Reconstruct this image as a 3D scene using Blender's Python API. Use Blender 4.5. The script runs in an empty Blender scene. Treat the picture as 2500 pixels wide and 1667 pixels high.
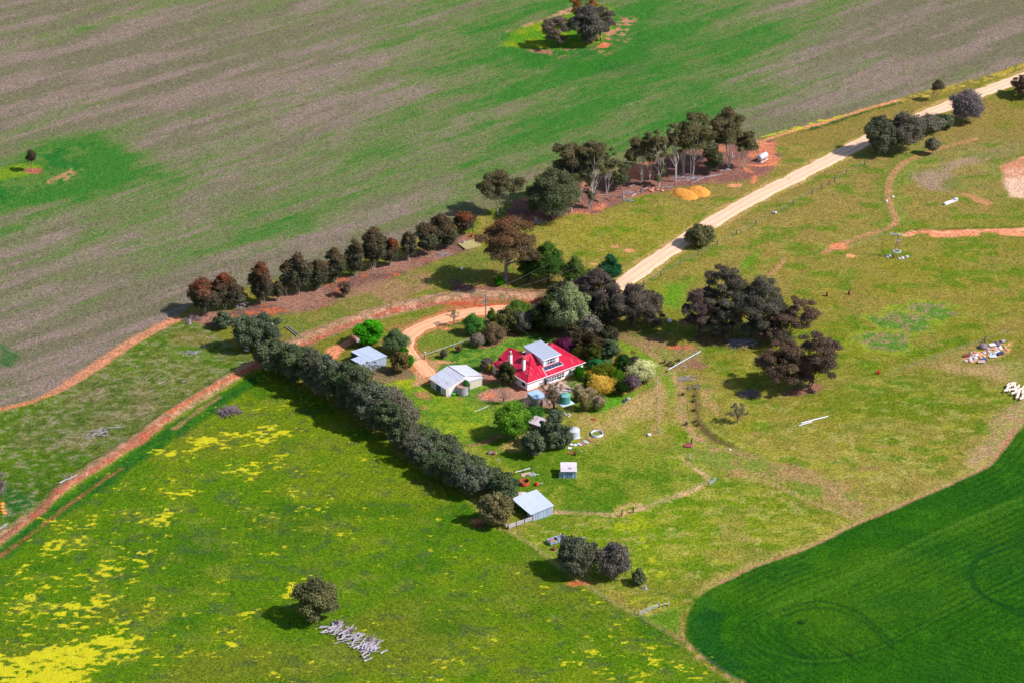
import bpy, bmesh, math, random
import numpy as np
from mathutils import Vector, Matrix
S = bpy.context.scene
# ------------------------------------------------------------------ camera
DIST = 677.0; DEP = math.radians(27.5); HFOV = math.radians(22.0)
CAMX, CAMY, CAMZ = 0.0, -DIST*math.cos(DEP), DIST*math.sin(DEP)
cd = bpy.data.cameras.new('camera'); cam = bpy.data.objects.new('camera', cd)
S.collection.objects.link(cam)
cam.location = (CAMX, CAMY, CAMZ); cam.rotation_euler = (math.pi/2-DEP, 0, 0)
cd.angle = HFOV; cd.clip_start = 1.0; cd.clip_end = 30000.0
S.camera = cam
# ------------------------------------------------------------------ light
SUN_EL = math.radians(45.0); SUN_AZ = math.radians(-14.0)     # azimuth measured from +x towards +y
sv = Vector((math.cos(SUN_EL)*math.cos(SUN_AZ), math.cos(SUN_EL)*math.sin(SUN_AZ), math.sin(SUN_EL)))
w = bpy.data.worlds.new('World'); S.world = w; w.use_nodes = True
nt = w.node_tree; bg = nt.nodes['Background']
sky = nt.nodes.new('ShaderNodeTexSky'); sky.sky_type = 'NISHITA'; sky.sun_disc = False
sky.sun_elevation = SUN_EL; sky.sun_rotation = math.pi/2 - SUN_AZ; sky.altitude = 300
nt.links.new(sky.outputs[0], bg.inputs[0]); bg.inputs[1].default_value = 0.12
sl = bpy.data.lights.new('sun', 'SUN'); sl.energy = 4.9; sl.angle = math.radians(0.5); sl.color = (1.0, 0.965, 0.93)
so = bpy.data.objects.new('sun', sl); S.collection.objects.link(so)
so.rotation_euler = sv.to_track_quat('Z', 'Y').to_euler()
S.view_settings.view_transform = 'Standard'; S.view_settings.look = 'None'
S.view_settings.exposure = 0.18; S.view_settings.gamma = 1.0

# ------------------------------------------------------------------ survey helpers
# The survey of the farm was taken off the photograph: g() turns a photo pixel (2500 px wide) into a ground point.
FPX = 1250/math.tan(HFOV/2)
def g(u, v, z=0.0):
    x = (u-1250)/FPX; y = -(v-833.5)/FPX
    dy = math.cos(DEP)+y*math.sin(DEP); dz = -math.sin(DEP)+y*math.cos(DEP)
    t = (z-CAMZ)/dz
    return (CAMX+t*x, CAMY+t*dy)
def scl(v):
    y = g(1250, v)[1]
    f = (y-CAMY)*math.cos(DEP)+CAMZ*math.sin(DEP)
    el = math.atan2(CAMZ, y-CAMY)
    return FPX/f, el
def Zm(x0, y0, k):
    return lambda *p: [(x0+a/k, y0+b/k) for a, b in p]
z1 = Zm(800, 650, 2.766); z2 = Zm(1150, 780, 6.72); z3 = Zm(800, 770, 5.873); z4 = Zm(1180, 950, 5.873)
z5 = Zm(1150, 1100, 3.92); zA = Zm(440, 480, 2.94); zB = Zm(1150, 240, 2.94); zC = Zm(1550, 600, 3.92)
zD = Zm(1900, 120, 3.137); zE = Zm(600, 1350, 4.704); zF = Zm(1900, 600, 3.137); zG = Zm(0, 780, 2.529)
zH = Zm(1250, 0, 6.72); zI = Zm(1550, 1000, 2.35); zJ = Zm(1700, 0, 2.94); zK = Zm(0, 0, 1.8816)
zL = Zm(1350, 800, 5.2275); zM = Zm(1440, 380, 5.6); zN = Zm(1100, 500, 2.9875); zO = Zm(0, 1100, 2.766)
zQ = Zm(2330, 800, 8.96); zS = Zm(2380, 900, 13.07); zT = Zm(0, 300, 7.84)
zW = Zm(2150, 540, 13.06)
def W(pts, z=0.0): return [g(u, v, z) for u, v in pts]
def lin(c):
    return tuple(((x/255/12.92) if x/255 <= 0.04045 else ((x/255+0.055)/1.055)**2.4) for x in c)
K = 0.92
def A(*c): return tuple(K*x for x in lin(c))
def spline(pts, step=2.0):
    P = [np.array(p, float) for p in pts]; P = [2*P[0]-P[1]]+P+[2*P[-1]-P[-2]]; out = []
    for i in range(1, len(P)-2):
        n = max(2, int(np.linalg.norm(P[i+1]-P[i])/step))
        for k in range(n):
            t = k/n
            out.append(0.5*(2*P[i]+(P[i+1]-P[i-1])*t+(2*P[i-1]-5*P[i]+4*P[i+1]-P[i+2])*t*t+(-P[i-1]+3*P[i]-3*P[i+1]+P[i+2])*t**3))
    out.append(P[-2]); return out

# ------------------------------------------------------------------ numpy noise
def _h(ix, iy, s):
    n = (ix.astype(np.int64)*374761393+iy.astype(np.int64)*668265263+s*974711) & 0xffffffff
    n = ((n ^ (n >> 13))*1274126177) & 0xffffffff
    n = ((n ^ (n >> 16))*2246822519) & 0xffffffff
    return ((n >> 8) & 0xffff).astype(np.float32)/65535.0
def vn(x, y, s=0):
    ix = np.floor(x); iy = np.floor(y); fx = (x-ix).astype(np.float32); fy = (y-iy).astype(np.float32)
    fx = fx*fx*(3-2*fx); fy = fy*fy*(3-2*fy)
    a = _h(ix, iy, s); b = _h(ix+1, iy, s); c = _h(ix, iy+1, s); d = _h(ix+1, iy+1, s)
    return (a*(1-fx)+b*fx)*(1-fy)+(c*(1-fx)+d*fx)*fy
def fbm(x, y, s=0, o=4, p=0.5):
    r = 0; a = 1; t = 0
    for i in range(o):
        r = r+a*vn(x*2**i+17.3*i, y*2**i-9.1*i, s+i); t += a; a *= p
    return r/t
def sst(e0, e1, x):
    t = np.clip((x-e0)/(e1-e0), 0, 1); return t*t*(3-2*t)

# ------------------------------------------------------------------ mesh / object helpers
COL = S.collection
def mesh_np(name, V, F, mat, smooth=False, cols=None, parent=None, attrs=None):
    """V (n,3), F (m,k) with one k"""
    V = np.asarray(V, np.float32); F = np.asarray(F, np.int32); m, k = F.shape
    me = bpy.data.meshes.new(name); me.vertices.add(len(V)); me.vertices.foreach_set('co', V.ravel())
    me.loops.add(m*k); me.loops.foreach_set('vertex_index', F.ravel())
    me.polygons.add(m); me.polygons.foreach_set('loop_start', np.arange(0, m*k, k, dtype=np.int32))
    me.polygons.foreach_set('loop_total', np.full(m, k, np.int32))
    me.polygons.foreach_set('use_smooth', np.full(m, smooth, bool))
    if cols is not None:
        a = me.attributes.new('Col', 'FLOAT_COLOR', 'POINT')
        c = np.ones((len(V), 4), np.float32); c[:, :3] = cols; a.data.foreach_set('color', c.ravel())
    for n_, arr in (attrs or {}).items():
        a = me.attributes.new(n_, 'FLOAT', 'POINT'); a.data.foreach_set('value', np.asarray(arr, np.float32).ravel())
    me.update(calc_edges=True); me.materials.append(mat)
    o = bpy.data.objects.new(name, me); COL.objects.link(o)
    if parent: o.parent = parent
    return o
def tag(o, label, cat, group=None):
    o['label'] = label; o['category'] = cat
    if group: o['group'] = group
    return o
def thing(name, label, cat, loc=(0, 0, 0), rz=0.0, group=None):
    o = bpy.data.objects.new(name, None); COL.objects.link(o); o.empty_display_size = 0.5
    o.location = loc; o.rotation_euler = (0, 0, rz)
    return tag(o, label, cat, group)
class MB:
    """collects shapes; build() links them as one mesh object"""
    def __init__(s): s.v = []; s.f = []
    def add(s, v, f):
        n = len(s.v); s.v += [tuple(p) for p in v]; s.f += [tuple(i+n for i in q) for q in f]; return s
    def box(s, x0, x1, y0, y1, z0, z1, rz=0, c=None):
        v = [(x, y, z) for z in (z0, z1) for x, y in ((x0, y0), (x1, y0), (x1, y1), (x0, y1))]
        if rz:
            cx, cy = c or ((x0+x1)/2, (y0+y1)/2); q, r = math.cos(rz), math.sin(rz)
            v = [(cx+(x-cx)*q-(y-cy)*r, cy+(x-cx)*r+(y-cy)*q, z) for x, y, z in v]
        return s.add(v, [(3, 2, 1, 0), (4, 5, 6, 7), (0, 1, 5, 4), (1, 2, 6, 5), (2, 3, 7, 6), (3, 0, 4, 7)])
    def slab(s, pts, th, down=True):
        n = len(pts); a = [tuple(p) for p in pts]; b = [(x, y, z-th) for x, y, z in pts]
        return s.add(a+b, [tuple(range(n)), tuple(range(2*n-1, n-1, -1))]+[(i, i+n, (i+1) % n+n, (i+1) % n) for i in range(n)])
    def hexa(s, lo, hi):
        n = len(lo)
        return s.add(list(lo)+list(hi), [tuple(range(n-1, -1, -1)), tuple(range(n, 2*n))]+[(i, (i+1) % n, (i+1) % n+n, i+n) for i in range(n)])
    def tube(s, pts, rad, n=6, cap=True):
        P = [Vector(p) for p in pts]
        R = rad if isinstance(rad, (list, tuple)) else [rad]*len(P)
        rings = []; base = len(s.v)
        for i, p in enumerate(P):
            d = (P[min(i+1, len(P)-1)]-P[max(i-1, 0)])
            d = d.normalized() if d.length > 1e-6 else Vector((0, 0, 1))
            up = Vector((0, 0, 1)) if abs(d.z) < 0.95 else Vector((1, 0, 0))
            a = d.cross(up).normalized(); b = d.cross(a)
            for k in range(n):
                t = 2*math.pi*k/n; s.v.append(tuple(p+(a*math.cos(t)+b*math.sin(t))*R[i]))
        for i in range(len(P)-1):
            for k in range(n):
                o0 = base+i*n; o1 = o0+n
                s.f.append((o0+k, o0+(k+1) % n, o1+(k+1) % n, o1+k))
        if cap:
            s.f.append(tuple(base+k for k in range(n-1, -1, -1))); e = base+(len(P)-1)*n
            s.f.append(tuple(e+k for k in range(n)))
        return s
    def cyl(s, cx, cy, z0, z1, r, n=24, r1=None):
        return s.lathe(cx, cy, [(0, z0), (r, z0), (r if r1 is None else r1, z1), (0, z1)], n)
    def lathe(s, cx, cy, prof, n=24):
        base = len(s.v); m = len(prof)
        for k in range(n):
            t = 2*math.pi*k/n
            for r, z in prof: s.v.append((cx+r*math.cos(t), cy+r*math.sin(t), z))
        for k in range(n):
            for i in range(m-1):
                a = base+k*m+i; b = base+((k+1) % n)*m+i
                if prof[i][0] == 0: s.f.append((a, b+1, a+1))
                elif prof[i+1][0] == 0: s.f.append((a, b, a+1))
                else: s.f.append((a, b, b+1, a+1))
        return s
    def build(s, name, mat, parent=None, smooth=False, loc=None, rz=None, weld=False):
        me = bpy.data.meshes.new(name); me.from_pydata(s.v, [], s.f)
        if weld or smooth:
            bm = bmesh.new(); bm.from_mesh(me); bmesh.ops.remove_doubles(bm, verts=bm.verts, dist=1e-4)
            bmesh.ops.recalc_face_normals(bm, faces=bm.faces); bm.to_mesh(me); bm.free()
        else:
            bm = bmesh.new(); bm.from_mesh(me); bmesh.ops.recalc_face_normals(bm, faces=bm.faces); bm.to_mesh(me); bm.free()
        me.materials.append(mat)
        if smooth: me.polygons.foreach_set('use_smooth', [True]*len(me.polygons))
        o = bpy.data.objects.new(name, me); COL.objects.link(o)
        if parent: o.parent = parent
        if loc: o.location = loc
        if rz is not None: o.rotation_euler = (0, 0, rz)
        return o
def copy_tree(o, parent=None):
    c = o.copy(); COL.objects.link(c)
    if parent: c.parent = parent
    for ch in list(o.children): copy_tree(ch, c)
    return c

# ------------------------------------------------------------------ materials
def newmat(name):
    m = bpy.data.materials.new(name); m.use_nodes = True; t = m.node_tree; t.nodes.clear()
    o = t.nodes.new('ShaderNodeOutputMaterial'); return m, t, o
def N(t, ty, **kw):
    n = t.nodes.new(ty)
    for k, v in kw.items():
        if k.startswith('i_'): n.inputs[k[2:].replace('_', ' ')].default_value = v
        else: setattr(n, k, v)
    return n
def mixc(t, fac, a, b, mode='MIX'):
    n = t.nodes.new('ShaderNodeMix'); n.data_type = 'RGBA'; n.blend_type = mode
    for i, v in ((0, fac), (6, a), (7, b)):
        if hasattr(v, 'links'): t.links.new(v, n.inputs[i])
        else: n.inputs[i].default_value = v if i == 0 else (*v[:3], 1)
    return n.outputs[2]
def mth(t, op, a, b=0.0, c=None, clamp=False):
    n = t.nodes.new('ShaderNodeMath'); n.operation = op; n.use_clamp = clamp
    for i, v in enumerate((a, b, c)):
        if v is None: continue
        if hasattr(v, 'links'): t.links.new(v, n.inputs[i])
        else: n.inputs[i].default_value = v
    return n.outputs[0]
def noise(t, vec, scale, detail=3, rough=0.55):
    n = N(t, 'ShaderNodeTexNoise'); n.inputs['Scale'].default_value = scale
    n.inputs['Detail'].default_value = detail; n.inputs['Roughness'].default_value = rough
    if vec is not None: t.links.new(vec, n.inputs['Vector'])
    return n.outputs['Fac']
def mapping(t, vec, scale=(1, 1, 1), rz=0.0):
    n = N(t, 'ShaderNodeMapping'); n.inputs['Scale'].default_value = scale; n.inputs['Rotation'].default_value = (0, 0, rz)
    t.links.new(vec, n.inputs['Vector']); return n.outputs[0]
def plain(name, col, rough=0.8, metal=0.0, var=0.25, nscale=1.5, dirt=None, dirt_amt=0.35, bump=0.0):
    """solid colour with procedural wear"""
    m, t, o = newmat(name); b = N(t, 'ShaderNodeBsdfPrincipled'); co = N(t, 'ShaderNodeTexCoord').outputs['Object']
    n = noise(t, co, nscale, 5, 0.65)
    lo = tuple(x*(1-var) for x in col); hi = tuple(min(1, x*(1+var)) for x in col)
    f = mth(t, 'MULTIPLY_ADD', n, 2.4, -0.7, clamp=True)
    c = mixc(t, f, lo, hi)
    if dirt:
        n2 = noise(t, mapping(t, co, (1, 1, .35)), nscale*2.3, 6, 0.7)
        c = mixc(t, mth(t, 'MULTIPLY_ADD', n2, 5.0, -2.6-1.2*(0.5-dirt_amt), clamp=True), c, dirt)
    t.links.new(c, b.inputs['Base Color']); b.inputs['Roughness'].default_value = rough; b.inputs['Metallic'].default_value = metal
    b.inputs['Specular IOR Level'].default_value = 0.3
    if bump:
        bp = N(t, 'ShaderNodeBump'); bp.inputs['Distance'].default_value = bump
        t.links.new(noise(t, co, nscale*6, 4), bp.inputs['Height']); t.links.new(bp.outputs[0], b.inputs['Normal'])
    t.links.new(b.outputs[0], o.inputs[0]); return m
def corrugated(name, col, axis='X', pitch=0.6, rust=None, rust_amt=0.3, rough=0.55, metal=0.0, sheet=0.12, depth=0.03):
    """painted or galvanised corrugated iron: ribs as bump, sheets of uneven tone, streaks of rust along the fall"""
    m, t, o = newmat(name); b = N(t, 'ShaderNodeBsdfPrincipled'); co = N(t, 'ShaderNodeTexCoord').outputs['Object']
    sp = N(t, 'ShaderNodeSeparateXYZ'); t.links.new(co, sp.inputs[0]); ax = sp.outputs['XY'.index(axis)]
    sh = N(t, 'ShaderNodeTexWhiteNoise'); sh.noise_dimensions = '1D'
    t.links.new(mth(t, 'FLOOR', mth(t, 'DIVIDE', ax, 0.85)), sh.inputs['W'])
    wv = mth(t, 'SINE', mth(t, 'MULTIPLY', ax, 2*math.pi/pitch))
    n = noise(t, co, 0.9, 5, 0.6)
    f = mth(t, 'ADD', mth(t, 'MULTIPLY', n, 0.9), mth(t, 'MULTIPLY', sh.outputs[0], 0.45), clamp=True)
    c = mixc(t, f, tuple(x*(1-sheet*2) for x in col), tuple(min(1, x*(1+sheet)) for x in col))
    c = mixc(t, mth(t, 'MULTIPLY_ADD', wv, 0.10, 0.10), c, tuple(x*0.55 for x in col))
    if rust:
        s3 = (2.2, .35, .35) if axis == 'X' else (.35, 2.2, .35)
        n2 = noise(t, mapping(t, co, s3), 1.0, 5, 0.7)
        c = mixc(t, mth(t, 'MULTIPLY', mth(t, 'MULTIPLY_ADD', n2, 7.0, -5.2+2.2*rust_amt, clamp=True), 0.8), c, rust)
    t.links.new(c, b.inputs['Base Color']); b.inputs['Roughness'].default_value = rough; b.inputs['Metallic'].default_value = metal
    b.inputs['Specular IOR Level'].default_value = 0.35
    bp = N(t, 'ShaderNodeBump'); bp.inputs['Distance'].default_value = depth; bp.inputs['Strength'].default_value = 0.8
    t.links.new(wv, bp.inputs['Height']); t.links.new(bp.outputs[0], b.inputs['Normal'])
    t.links.new(b.outputs[0], o.inputs[0]); return m
# ================================================================== GROUND
def axis(a, b, st, far):
    c = list(np.arange(a, b+st/2, st)); lo = []; hi = []; d = st; x = c[0]
    while x > -far: d *= 1.25; x -= d; lo.append(x)
    d = st; x = c[-1]
    while x < far: d *= 1.25; x += d; hi.append(x)
    return np.array(lo[::-1]+c+hi, np.float32)
GX = axis(-186, 186, 0.5, 9000); GY = axis(-162, 262, 0.5, 9000)
X, Y = np.meshgrid(GX, GY); SH = X.shape
Xf = X.ravel(); Yf = Y.ravel()
ROW = math.atan2(*(np.subtract(g(1157, 575), g(464, 775))[::-1]))     # the lie of the tree row and of the stubble
cr, sr = math.cos(ROW), math.sin(ROW)
R2_ = ROW+math.radians(6.5); XR = Xf*math.cos(R2_)+Yf*math.sin(R2_); YR = -Xf*math.sin(R2_)+Yf*math.cos(R2_)
wob = (fbm(Xf/9, Yf/9, 5, 3)-0.5); wob2 = (fbm(Xf/2.2, Yf/2.2, 9, 3)-0.5)
big = fbm(Xf/38, Yf/38, 11, 4); mid = fbm(Xf/7.5, Yf/7.5, 21, 4); fine = fbm(Xf/1.6, Yf/1.6, 31, 3)
col = np.zeros((len(Xf), 3), np.float32); flower = np.zeros(len(Xf), np.float32); stub = np.zeros(len(Xf), np.float32)
HZ = np.zeros(len(Xf), np.float32)
def sel(P, m):
    P = np.array(P); return np.nonzero((Xf > P[:, 0].min()-m) & (Xf < P[:, 0].max()+m) & (Yf > P[:, 1].min()-m) & (Yf < P[:, 1].max()+m))[0]
def dline(P, idx, closed=False):
    x = Xf[idx]; y = Yf[idx]; best = np.full(len(idx), 1e9, np.float32); P = [np.array(p, np.float32) for p in P]
    n = len(P)
    for i in range(n if closed else n-1):
        a = P[i]; b = P[(i+1) % n]; d = b-a; L = float(d@d)+1e-9
        t = np.clip(((x-a[0])*d[0]+(y-a[1])*d[1])/L, 0, 1)
        q = (x-a[0]-t*d[0])**2+(y-a[1]-t*d[1])**2
        best = np.minimum(best, q)
    return np.sqrt(best)
def inside(P, idx):
    x = Xf[idx]; y = Yf[idx]; r = np.zeros(len(idx), bool); n = len(P)
    for i in range(n):
        x1, y1 = P[i]; x2, y2 = P[(i+1) % n]
        if y1 == y2: continue
        c = ((y1 > y) != (y2 > y)) & (x < (x2-x1)*(y-y1)/(y2-y1)+x1); r ^= c
    return r
def sdf(P, soft, namp):
    idx = sel(P, soft+namp+1); d = dline(P, idx, True); ins = inside(P, idx)
    d = np.where(ins, d, -d)+namp*wob[idx]*2.2+min(namp, 1.0)*wob2[idx]*1.2
    return idx, d
def mixcol(idx, m, c): col[idx] = col[idx]*(1-m[:, None])+np.asarray(c, np.float32)*m[:, None]
def two(idx, c1, c2, n=None, lo=0.4, hi=0.6):
    n = mid if n is None else n
    t = sst(lo, hi, n[idx])[:, None]; return np.array(c1, np.float32)*(1-t)+np.array(c2, np.float32)*t
def poly(pts, c1, c2=None, soft=1.5, namp=1.5, alpha=1.0, n=None, lo=0.4, hi=0.6, brk=None):
    P = W(pts); idx, d = sdf(P, soft, namp); m = sst(-soft, soft, d)*alpha
    if brk is not None: m = m*sst(brk, brk+0.15, fine[idx]*0.5+mid[idx]*0.5)
    c = np.array(c1) if c2 is None else two(idx, c1, c2, n, lo, hi)
    mixcol(idx, m, c); return idx, d, m
def stroke(pts, wd, c1, c2=None, soft=0.6, namp=0.6, alpha=1.0, brk=None, n=None):
    P = spline(W(pts), 3.0); idx = sel(P, wd+soft+namp+2); d = wd/2-dline(P, idx)+namp*wob[idx]*2+min(namp, .6)*wob2[idx]*1.4
    m = sst(-soft, soft, d)*alpha
    if brk is not None: m = m*sst(brk, brk+0.12, fine[idx]*0.6+mid[idx]*0.4)
    c = np.array(c1) if c2 is None else two(idx, c1, c2, fine if n is None else n)
    mixcol(idx, m, c); return idx, d, m
def spot(u, v, rx, ry, c1, c2=None, alpha=0.9, soft=0.35, brk=None):
    x0, y0 = g(u, v); idx = sel([(x0, y0)], max(rx, ry)*1.6)
    d = np.sqrt(((Xf[idx]-x0)/rx)**2+((Yf[idx]-y0)/ry)**2)+wob2[idx]*.9+wob[idx]*.5
    m = (1-sst(1-soft, 1+soft, d))*alpha
    if brk is not None: m = m*sst(brk, brk+0.15, fine[idx])
    mixcol(idx, m, np.array(c1) if c2 is None else two(idx, c1, c2, fine)); return idx, m
# --- the stubble field (upper left): mauve stubble with streaks of green along the rows
sA = fbm(XR/36+wob, YR/7.5+wob*.6, 41, 5, .62); sB = fbm(XR/22, YR/2.2, 51, 4); sC = fbm(XR/110, YR/26, 61, 3)
def px_field_():
    return 0
def px_field():   # greener towards the right and around the creek line
    f = np.zeros(len(Xf), np.float32)
    for (u, v, rx, ry, a) in ((1560, 230, 62, 46, .13), (1350, 330, 55, 30, .09), (1480, 60, 46, 40, .15), (1850, 60, 50, 40, .09), (120, 440, 22, 16, .5), (215, 385, 14, 20, .35), (640, 560, 60, 14, .05), (1120, 90, 45, 40, .10),
                         (100, 150, 70, 60, -.12), (430, 260, 60, 40, -.08), (220, 880, 60, 26, -.16), (2250, 60, 55, 38, -.14), (2420, 100, 30, 30, -.12), (700, 130, 60, 50, -.08), (350, 720, 60, 20, -.06), (900, 600, 50, 12, -.05), (1960, 250, 40, 9, -.12)):
        x0, y0 = g(u, v); dx = (Xf-x0)*cr+(Yf-y0)*sr; dy = -(Xf-x0)*sr+(Yf-y0)*cr
        f += a*np.exp(-((dx/rx)**2+(dy/ry)**2))
    return f
sD = fbm(XR/9, YR/1.1, 57, 3); gr = sA*0.42+sB*0.22+sC*0.20+sD*.16+mid*.14+px_field()
gmask = sst(0.44, 0.72, gr); dmask = sst(0.61, 0.84, gr)*.9
c_st = np.array(A(136, 119, 107)); c_st2 = np.array(A(112, 107, 82)); c_gr = np.array(A(104, 120, 66)); c_gr2 = np.array(A(50, 112, 34))
t = sst(.35, .65, fbm(XR/30, YR/5, 71, 4))[:, None]
col[:] = c_st*(1-t)+c_st2*t
col[:] = col*(1-gmask[:, None])+c_gr*gmask[:, None]
col[:] = col*(1-dmask[:, None])+c_gr2*dmask[:, None]
stub[:] = 0.85-0.55*gmask-0.25*dmask
# --- everything south of the tree row: paddocks
EDGE = [(-900, 1300), (0, 998)]+zG((150, 520), (330, 450), (500, 350), (750, 180), (1060, 10))+[(470, 740), (640, 690), (800, 645), (900, 610), (1000, 585), (1100, 550), (1200, 508)]+zB((300, 740), (640, 650), (1000, 540), (1200, 490), (1500, 400), (1700, 360), (2050, 290), (2350, 230))+zJ((1200, 790), (1650, 660), (2000, 580), (2352, 450))+[(3200, -40), (3600, 2400), (-900, 2400)]
OL1 = A(136, 119, 58); OL2 = A(114, 116, 38)
idx, d, m = poly(EDGE, OL1, OL2, soft=1.0, namp=0.8, n=big*.5+mid*.5, lo=.38, hi=.62)
stub[idx] *= (1-m)
# colour drift over the right-hand pasture
for (u, v, rx, ry, c, a) in ((1900, 560, 50, 34, A(142, 124, 66), .7), (2250, 700, 45, 26, A(134, 124, 44), .7), (1750, 470, 40, 20, A(132, 118, 60), .6), (2050, 850, 40, 22, A(122, 128, 22), .7), (1950, 1050, 45, 16, A(136, 138, 28), .7),
                             (2250, 980, 30, 20, A(92, 116, 14), .8), (1800, 1250, 34, 14, A(118, 134, 12), .8), (2100, 1130, 34, 10, A(150, 140, 62), .6), (1600, 1250, 28, 16, A(98, 128, 14), .85), (1700, 1350, 26, 10, A(140, 150, 34), .7),
                             (1420, 1180, 30, 20, A(104, 134, 22), .85), (1560, 1100, 26, 14, A(116, 138, 26), .8), (1500, 570, 26, 18, A(140, 136, 40), .8), (2350, 560, 30, 10, A(120, 126, 40), .7), (2330, 650, 34, 14, A(118, 122, 28), .6),
                             (1480, 1330, 26, 16, A(104, 132, 14), .9), (2360, 400, 30, 24, A(136, 124, 78), .6)):
    x0, y0 = g(u, v); q = ((Xf-x0)/rx)**2+((Yf-y0)/ry)**2; idx = np.nonzero(q < 9)[0]
    mixcol(idx, np.exp(-q[idx])*a*sst(.2, .6, mid[idx]+.15), c)
# clumps of yellower and greener growth everywhere in the pasture
pid = sel(W([(1250, 1100), (2600, 450), (2600, 1300), (1200, 1667)]), 30)
ins = inside(W(EDGE), pid); pid = pid[ins]
q = fbm(Xf[pid]/5, Yf[pid]/2.6, 81, 4); mixcol(pid, sst(.50, .72, q)*(.22+.38*sst(0, -50, Yf[pid])), A(156, 152, 58)); mixcol(pid, sst(.52, .70, fbm(Xf[pid]/6, Yf[pid]/4, 91, 4))*.7, A(82, 118, 12)); mixcol(pid, sst(.55, .72, fbm(Xf[pid]/2.4, Yf[pid]/1.6, 97, 3))*(.2+.3*sst(0, -50, Yf[pid])), A(170, 160, 88))
mixcol(pid, sst(.60, .72, fbm(Xf[pid]/12, Yf[pid]/9, 95, 4))*.4, A(146, 126, 66))
# --- litter under the tree row and red earth of the grove
poly(zA((60, 900), (100, 850), (480, 790), (700, 720), (1100, 610), (1380, 500), (1640, 430), (1900, 330), (2000, 270), (2120, 300), (2100, 400), (1900, 450), (1700, 530), (1500, 610), (1400, 660), (1200, 760), (980, 820), (840, 850), (560, 870), (300, 930)), A(150, 110, 92), A(118, 88, 78), soft=1.5, namp=2)
poly(zA((60, 900), (100, 850), (480, 790), (700, 720), (1100, 610), (1380, 500), (1640, 430), (1900, 330), (2000, 270), (2120, 300), (2100, 400), (1900, 450), (1700, 530), (1500, 610), (1400, 660), (1200, 760), (980, 820), (840, 850), (560, 870), (300, 930)), A(196, 102, 66), soft=1.5, namp=2, alpha=.8, brk=.55)
poly(zB((200, 880), (250, 800), (300, 735), (640, 645), (1000, 535), (1200, 480), (1500, 395), (1700, 350), (2050, 285), (2180, 300), (2200, 470), (2050, 560), (1850, 600), (1450, 640), (1100, 740), (900, 830), (700, 840), (500, 915), (350, 905)), A(196, 122, 90), A(128, 92, 82), soft=1.2, namp=2, lo=.42, hi=.56)
poly(zB((430, 830), (620, 700), (900, 640), (1200, 600), (1500, 520), (1800, 440), (2050, 430), (2150, 500), (1950, 600), (1450, 650), (1100, 720), (700, 830), (500, 900)), A(112, 82, 82), A(150, 104, 86), soft=1.8, namp=3, alpha=.8)
# the reddish shoulder between row and bank
poly(zA((560, 870), (980, 820), (1400, 660), (1900, 440), (2350, 330), (2352, 480), (2100, 640), (1900, 640), (1500, 760), (1250, 830), (860, 1010), (700, 920)), A(132, 122, 58), A(110, 118, 48), soft=2, namp=2)
poly(zA((1150, 690), (1500, 600), (1780, 560), (1800, 650), (1500, 760), (1200, 820), (1050, 790)), A(156, 118, 92), A(128, 120, 62), soft=2, namp=2, alpha=.7)
poly(zN((0, 540), (200, 590), (700, 620), (720, 720), (300, 720), (0, 690)), A(150, 100, 82), A(118, 84, 76), soft=1.2, namp=1.5)
# --- bank of the old channel: pale crest, red cut face
BANK = zA((2700, 730), (2350, 715), (2100, 710), (1900, 725), (1700, 770), (1450, 830), (1250, 890), (1050, 960), (870, 1040), (720, 1110))+zG((1650, 255), (1500, 310), (1350, 400), (1200, 490), (1050, 580), (900, 690), (700, 830), (500, 960), (350, 1060), (200, 1200), (0, 1340), (-300, 1560))
BRED = zA((2700, 760), (2352, 745), (2100, 745), (1900, 760), (1700, 790), (1450, 850), (1250, 915), (1050, 990), (930, 1050), (760, 1110))
stroke(BANK, 6.0, A(186, 142, 112), A(150, 124, 88), soft=1.0, namp=.8)
TRKR = zG((1040, 620), (850, 760), (600, 930), (450, 1020), (350, 1090), (220, 1210), (0, 1370), (-300, 1590))
# --- paddock B between the stubble and the bank
PB = [(-900, 1340), (0, 1003)]+zG((150, 530), (330, 460), (520, 350), (770, 185), (1060, 20), (1200, 20), (1350, 90), (1450, 190), (1600, 235), (1500, 290), (1350, 380), (1200, 465), (1050, 560), (900, 665), (700, 805), (500, 930), (350, 1030), (200, 1170), (0, 1310))+[(-900, 1700)]
poly(PB, A(86, 116, 26), A(104, 114, 48), soft=.8, namp=.6, n=big*.4+mid*.6)
poly(zG((300, 560), (500, 380), (850, 370), (1050, 480), (900, 650), (650, 800), (450, 850), (150, 780), (100, 640)), A(120, 108, 72), A(86, 104, 42), soft=4, namp=3, alpha=.75)
poly(zG((0, 840), (300, 800), (650, 830), (450, 980), (200, 1150), (0, 1180)), A(84, 112, 12), A(70, 106, 16), soft=3, namp=3, alpha=.85)
poly(zG((40, 1040), (180, 1080), (200, 1150), (60, 1230), (0, 1200)), A(26, 92, 34), soft=2, namp=2, alpha=.8)
poly(zG((1000, 60), (1350, 90), (1300, 180), (1050, 160)), A(134, 116, 66), A(100, 116, 36), soft=2, namp=2, alpha=.7)
i_ = sel(W(PB), 1); i_ = i_[inside(W(PB), i_)]; q = fbm(Xf[i_]/1.6, Yf[i_]/1.1, 301, 2); mixcol(i_, sst(.56, .72, q)*.5, A(150, 138, 112)); mixcol(i_, (1-sst(.28, .42, q))*.5, A(50, 72, 20))
for p in (((0, 552), (150, 520), (330, 450), (500, 350), (750, 180), (900, 90), (1060, 10), (1080, -5)),):
    stroke([(-200, 1060)]+zG(*p[:4]), 2.0, A(200, 132, 88), A(176, 120, 80), soft=.5, namp=.4)
    stroke(zG(*p[2:]) , 3.2, A(204, 138, 104), A(180, 128, 94), soft=.6, namp=.5)
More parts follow.
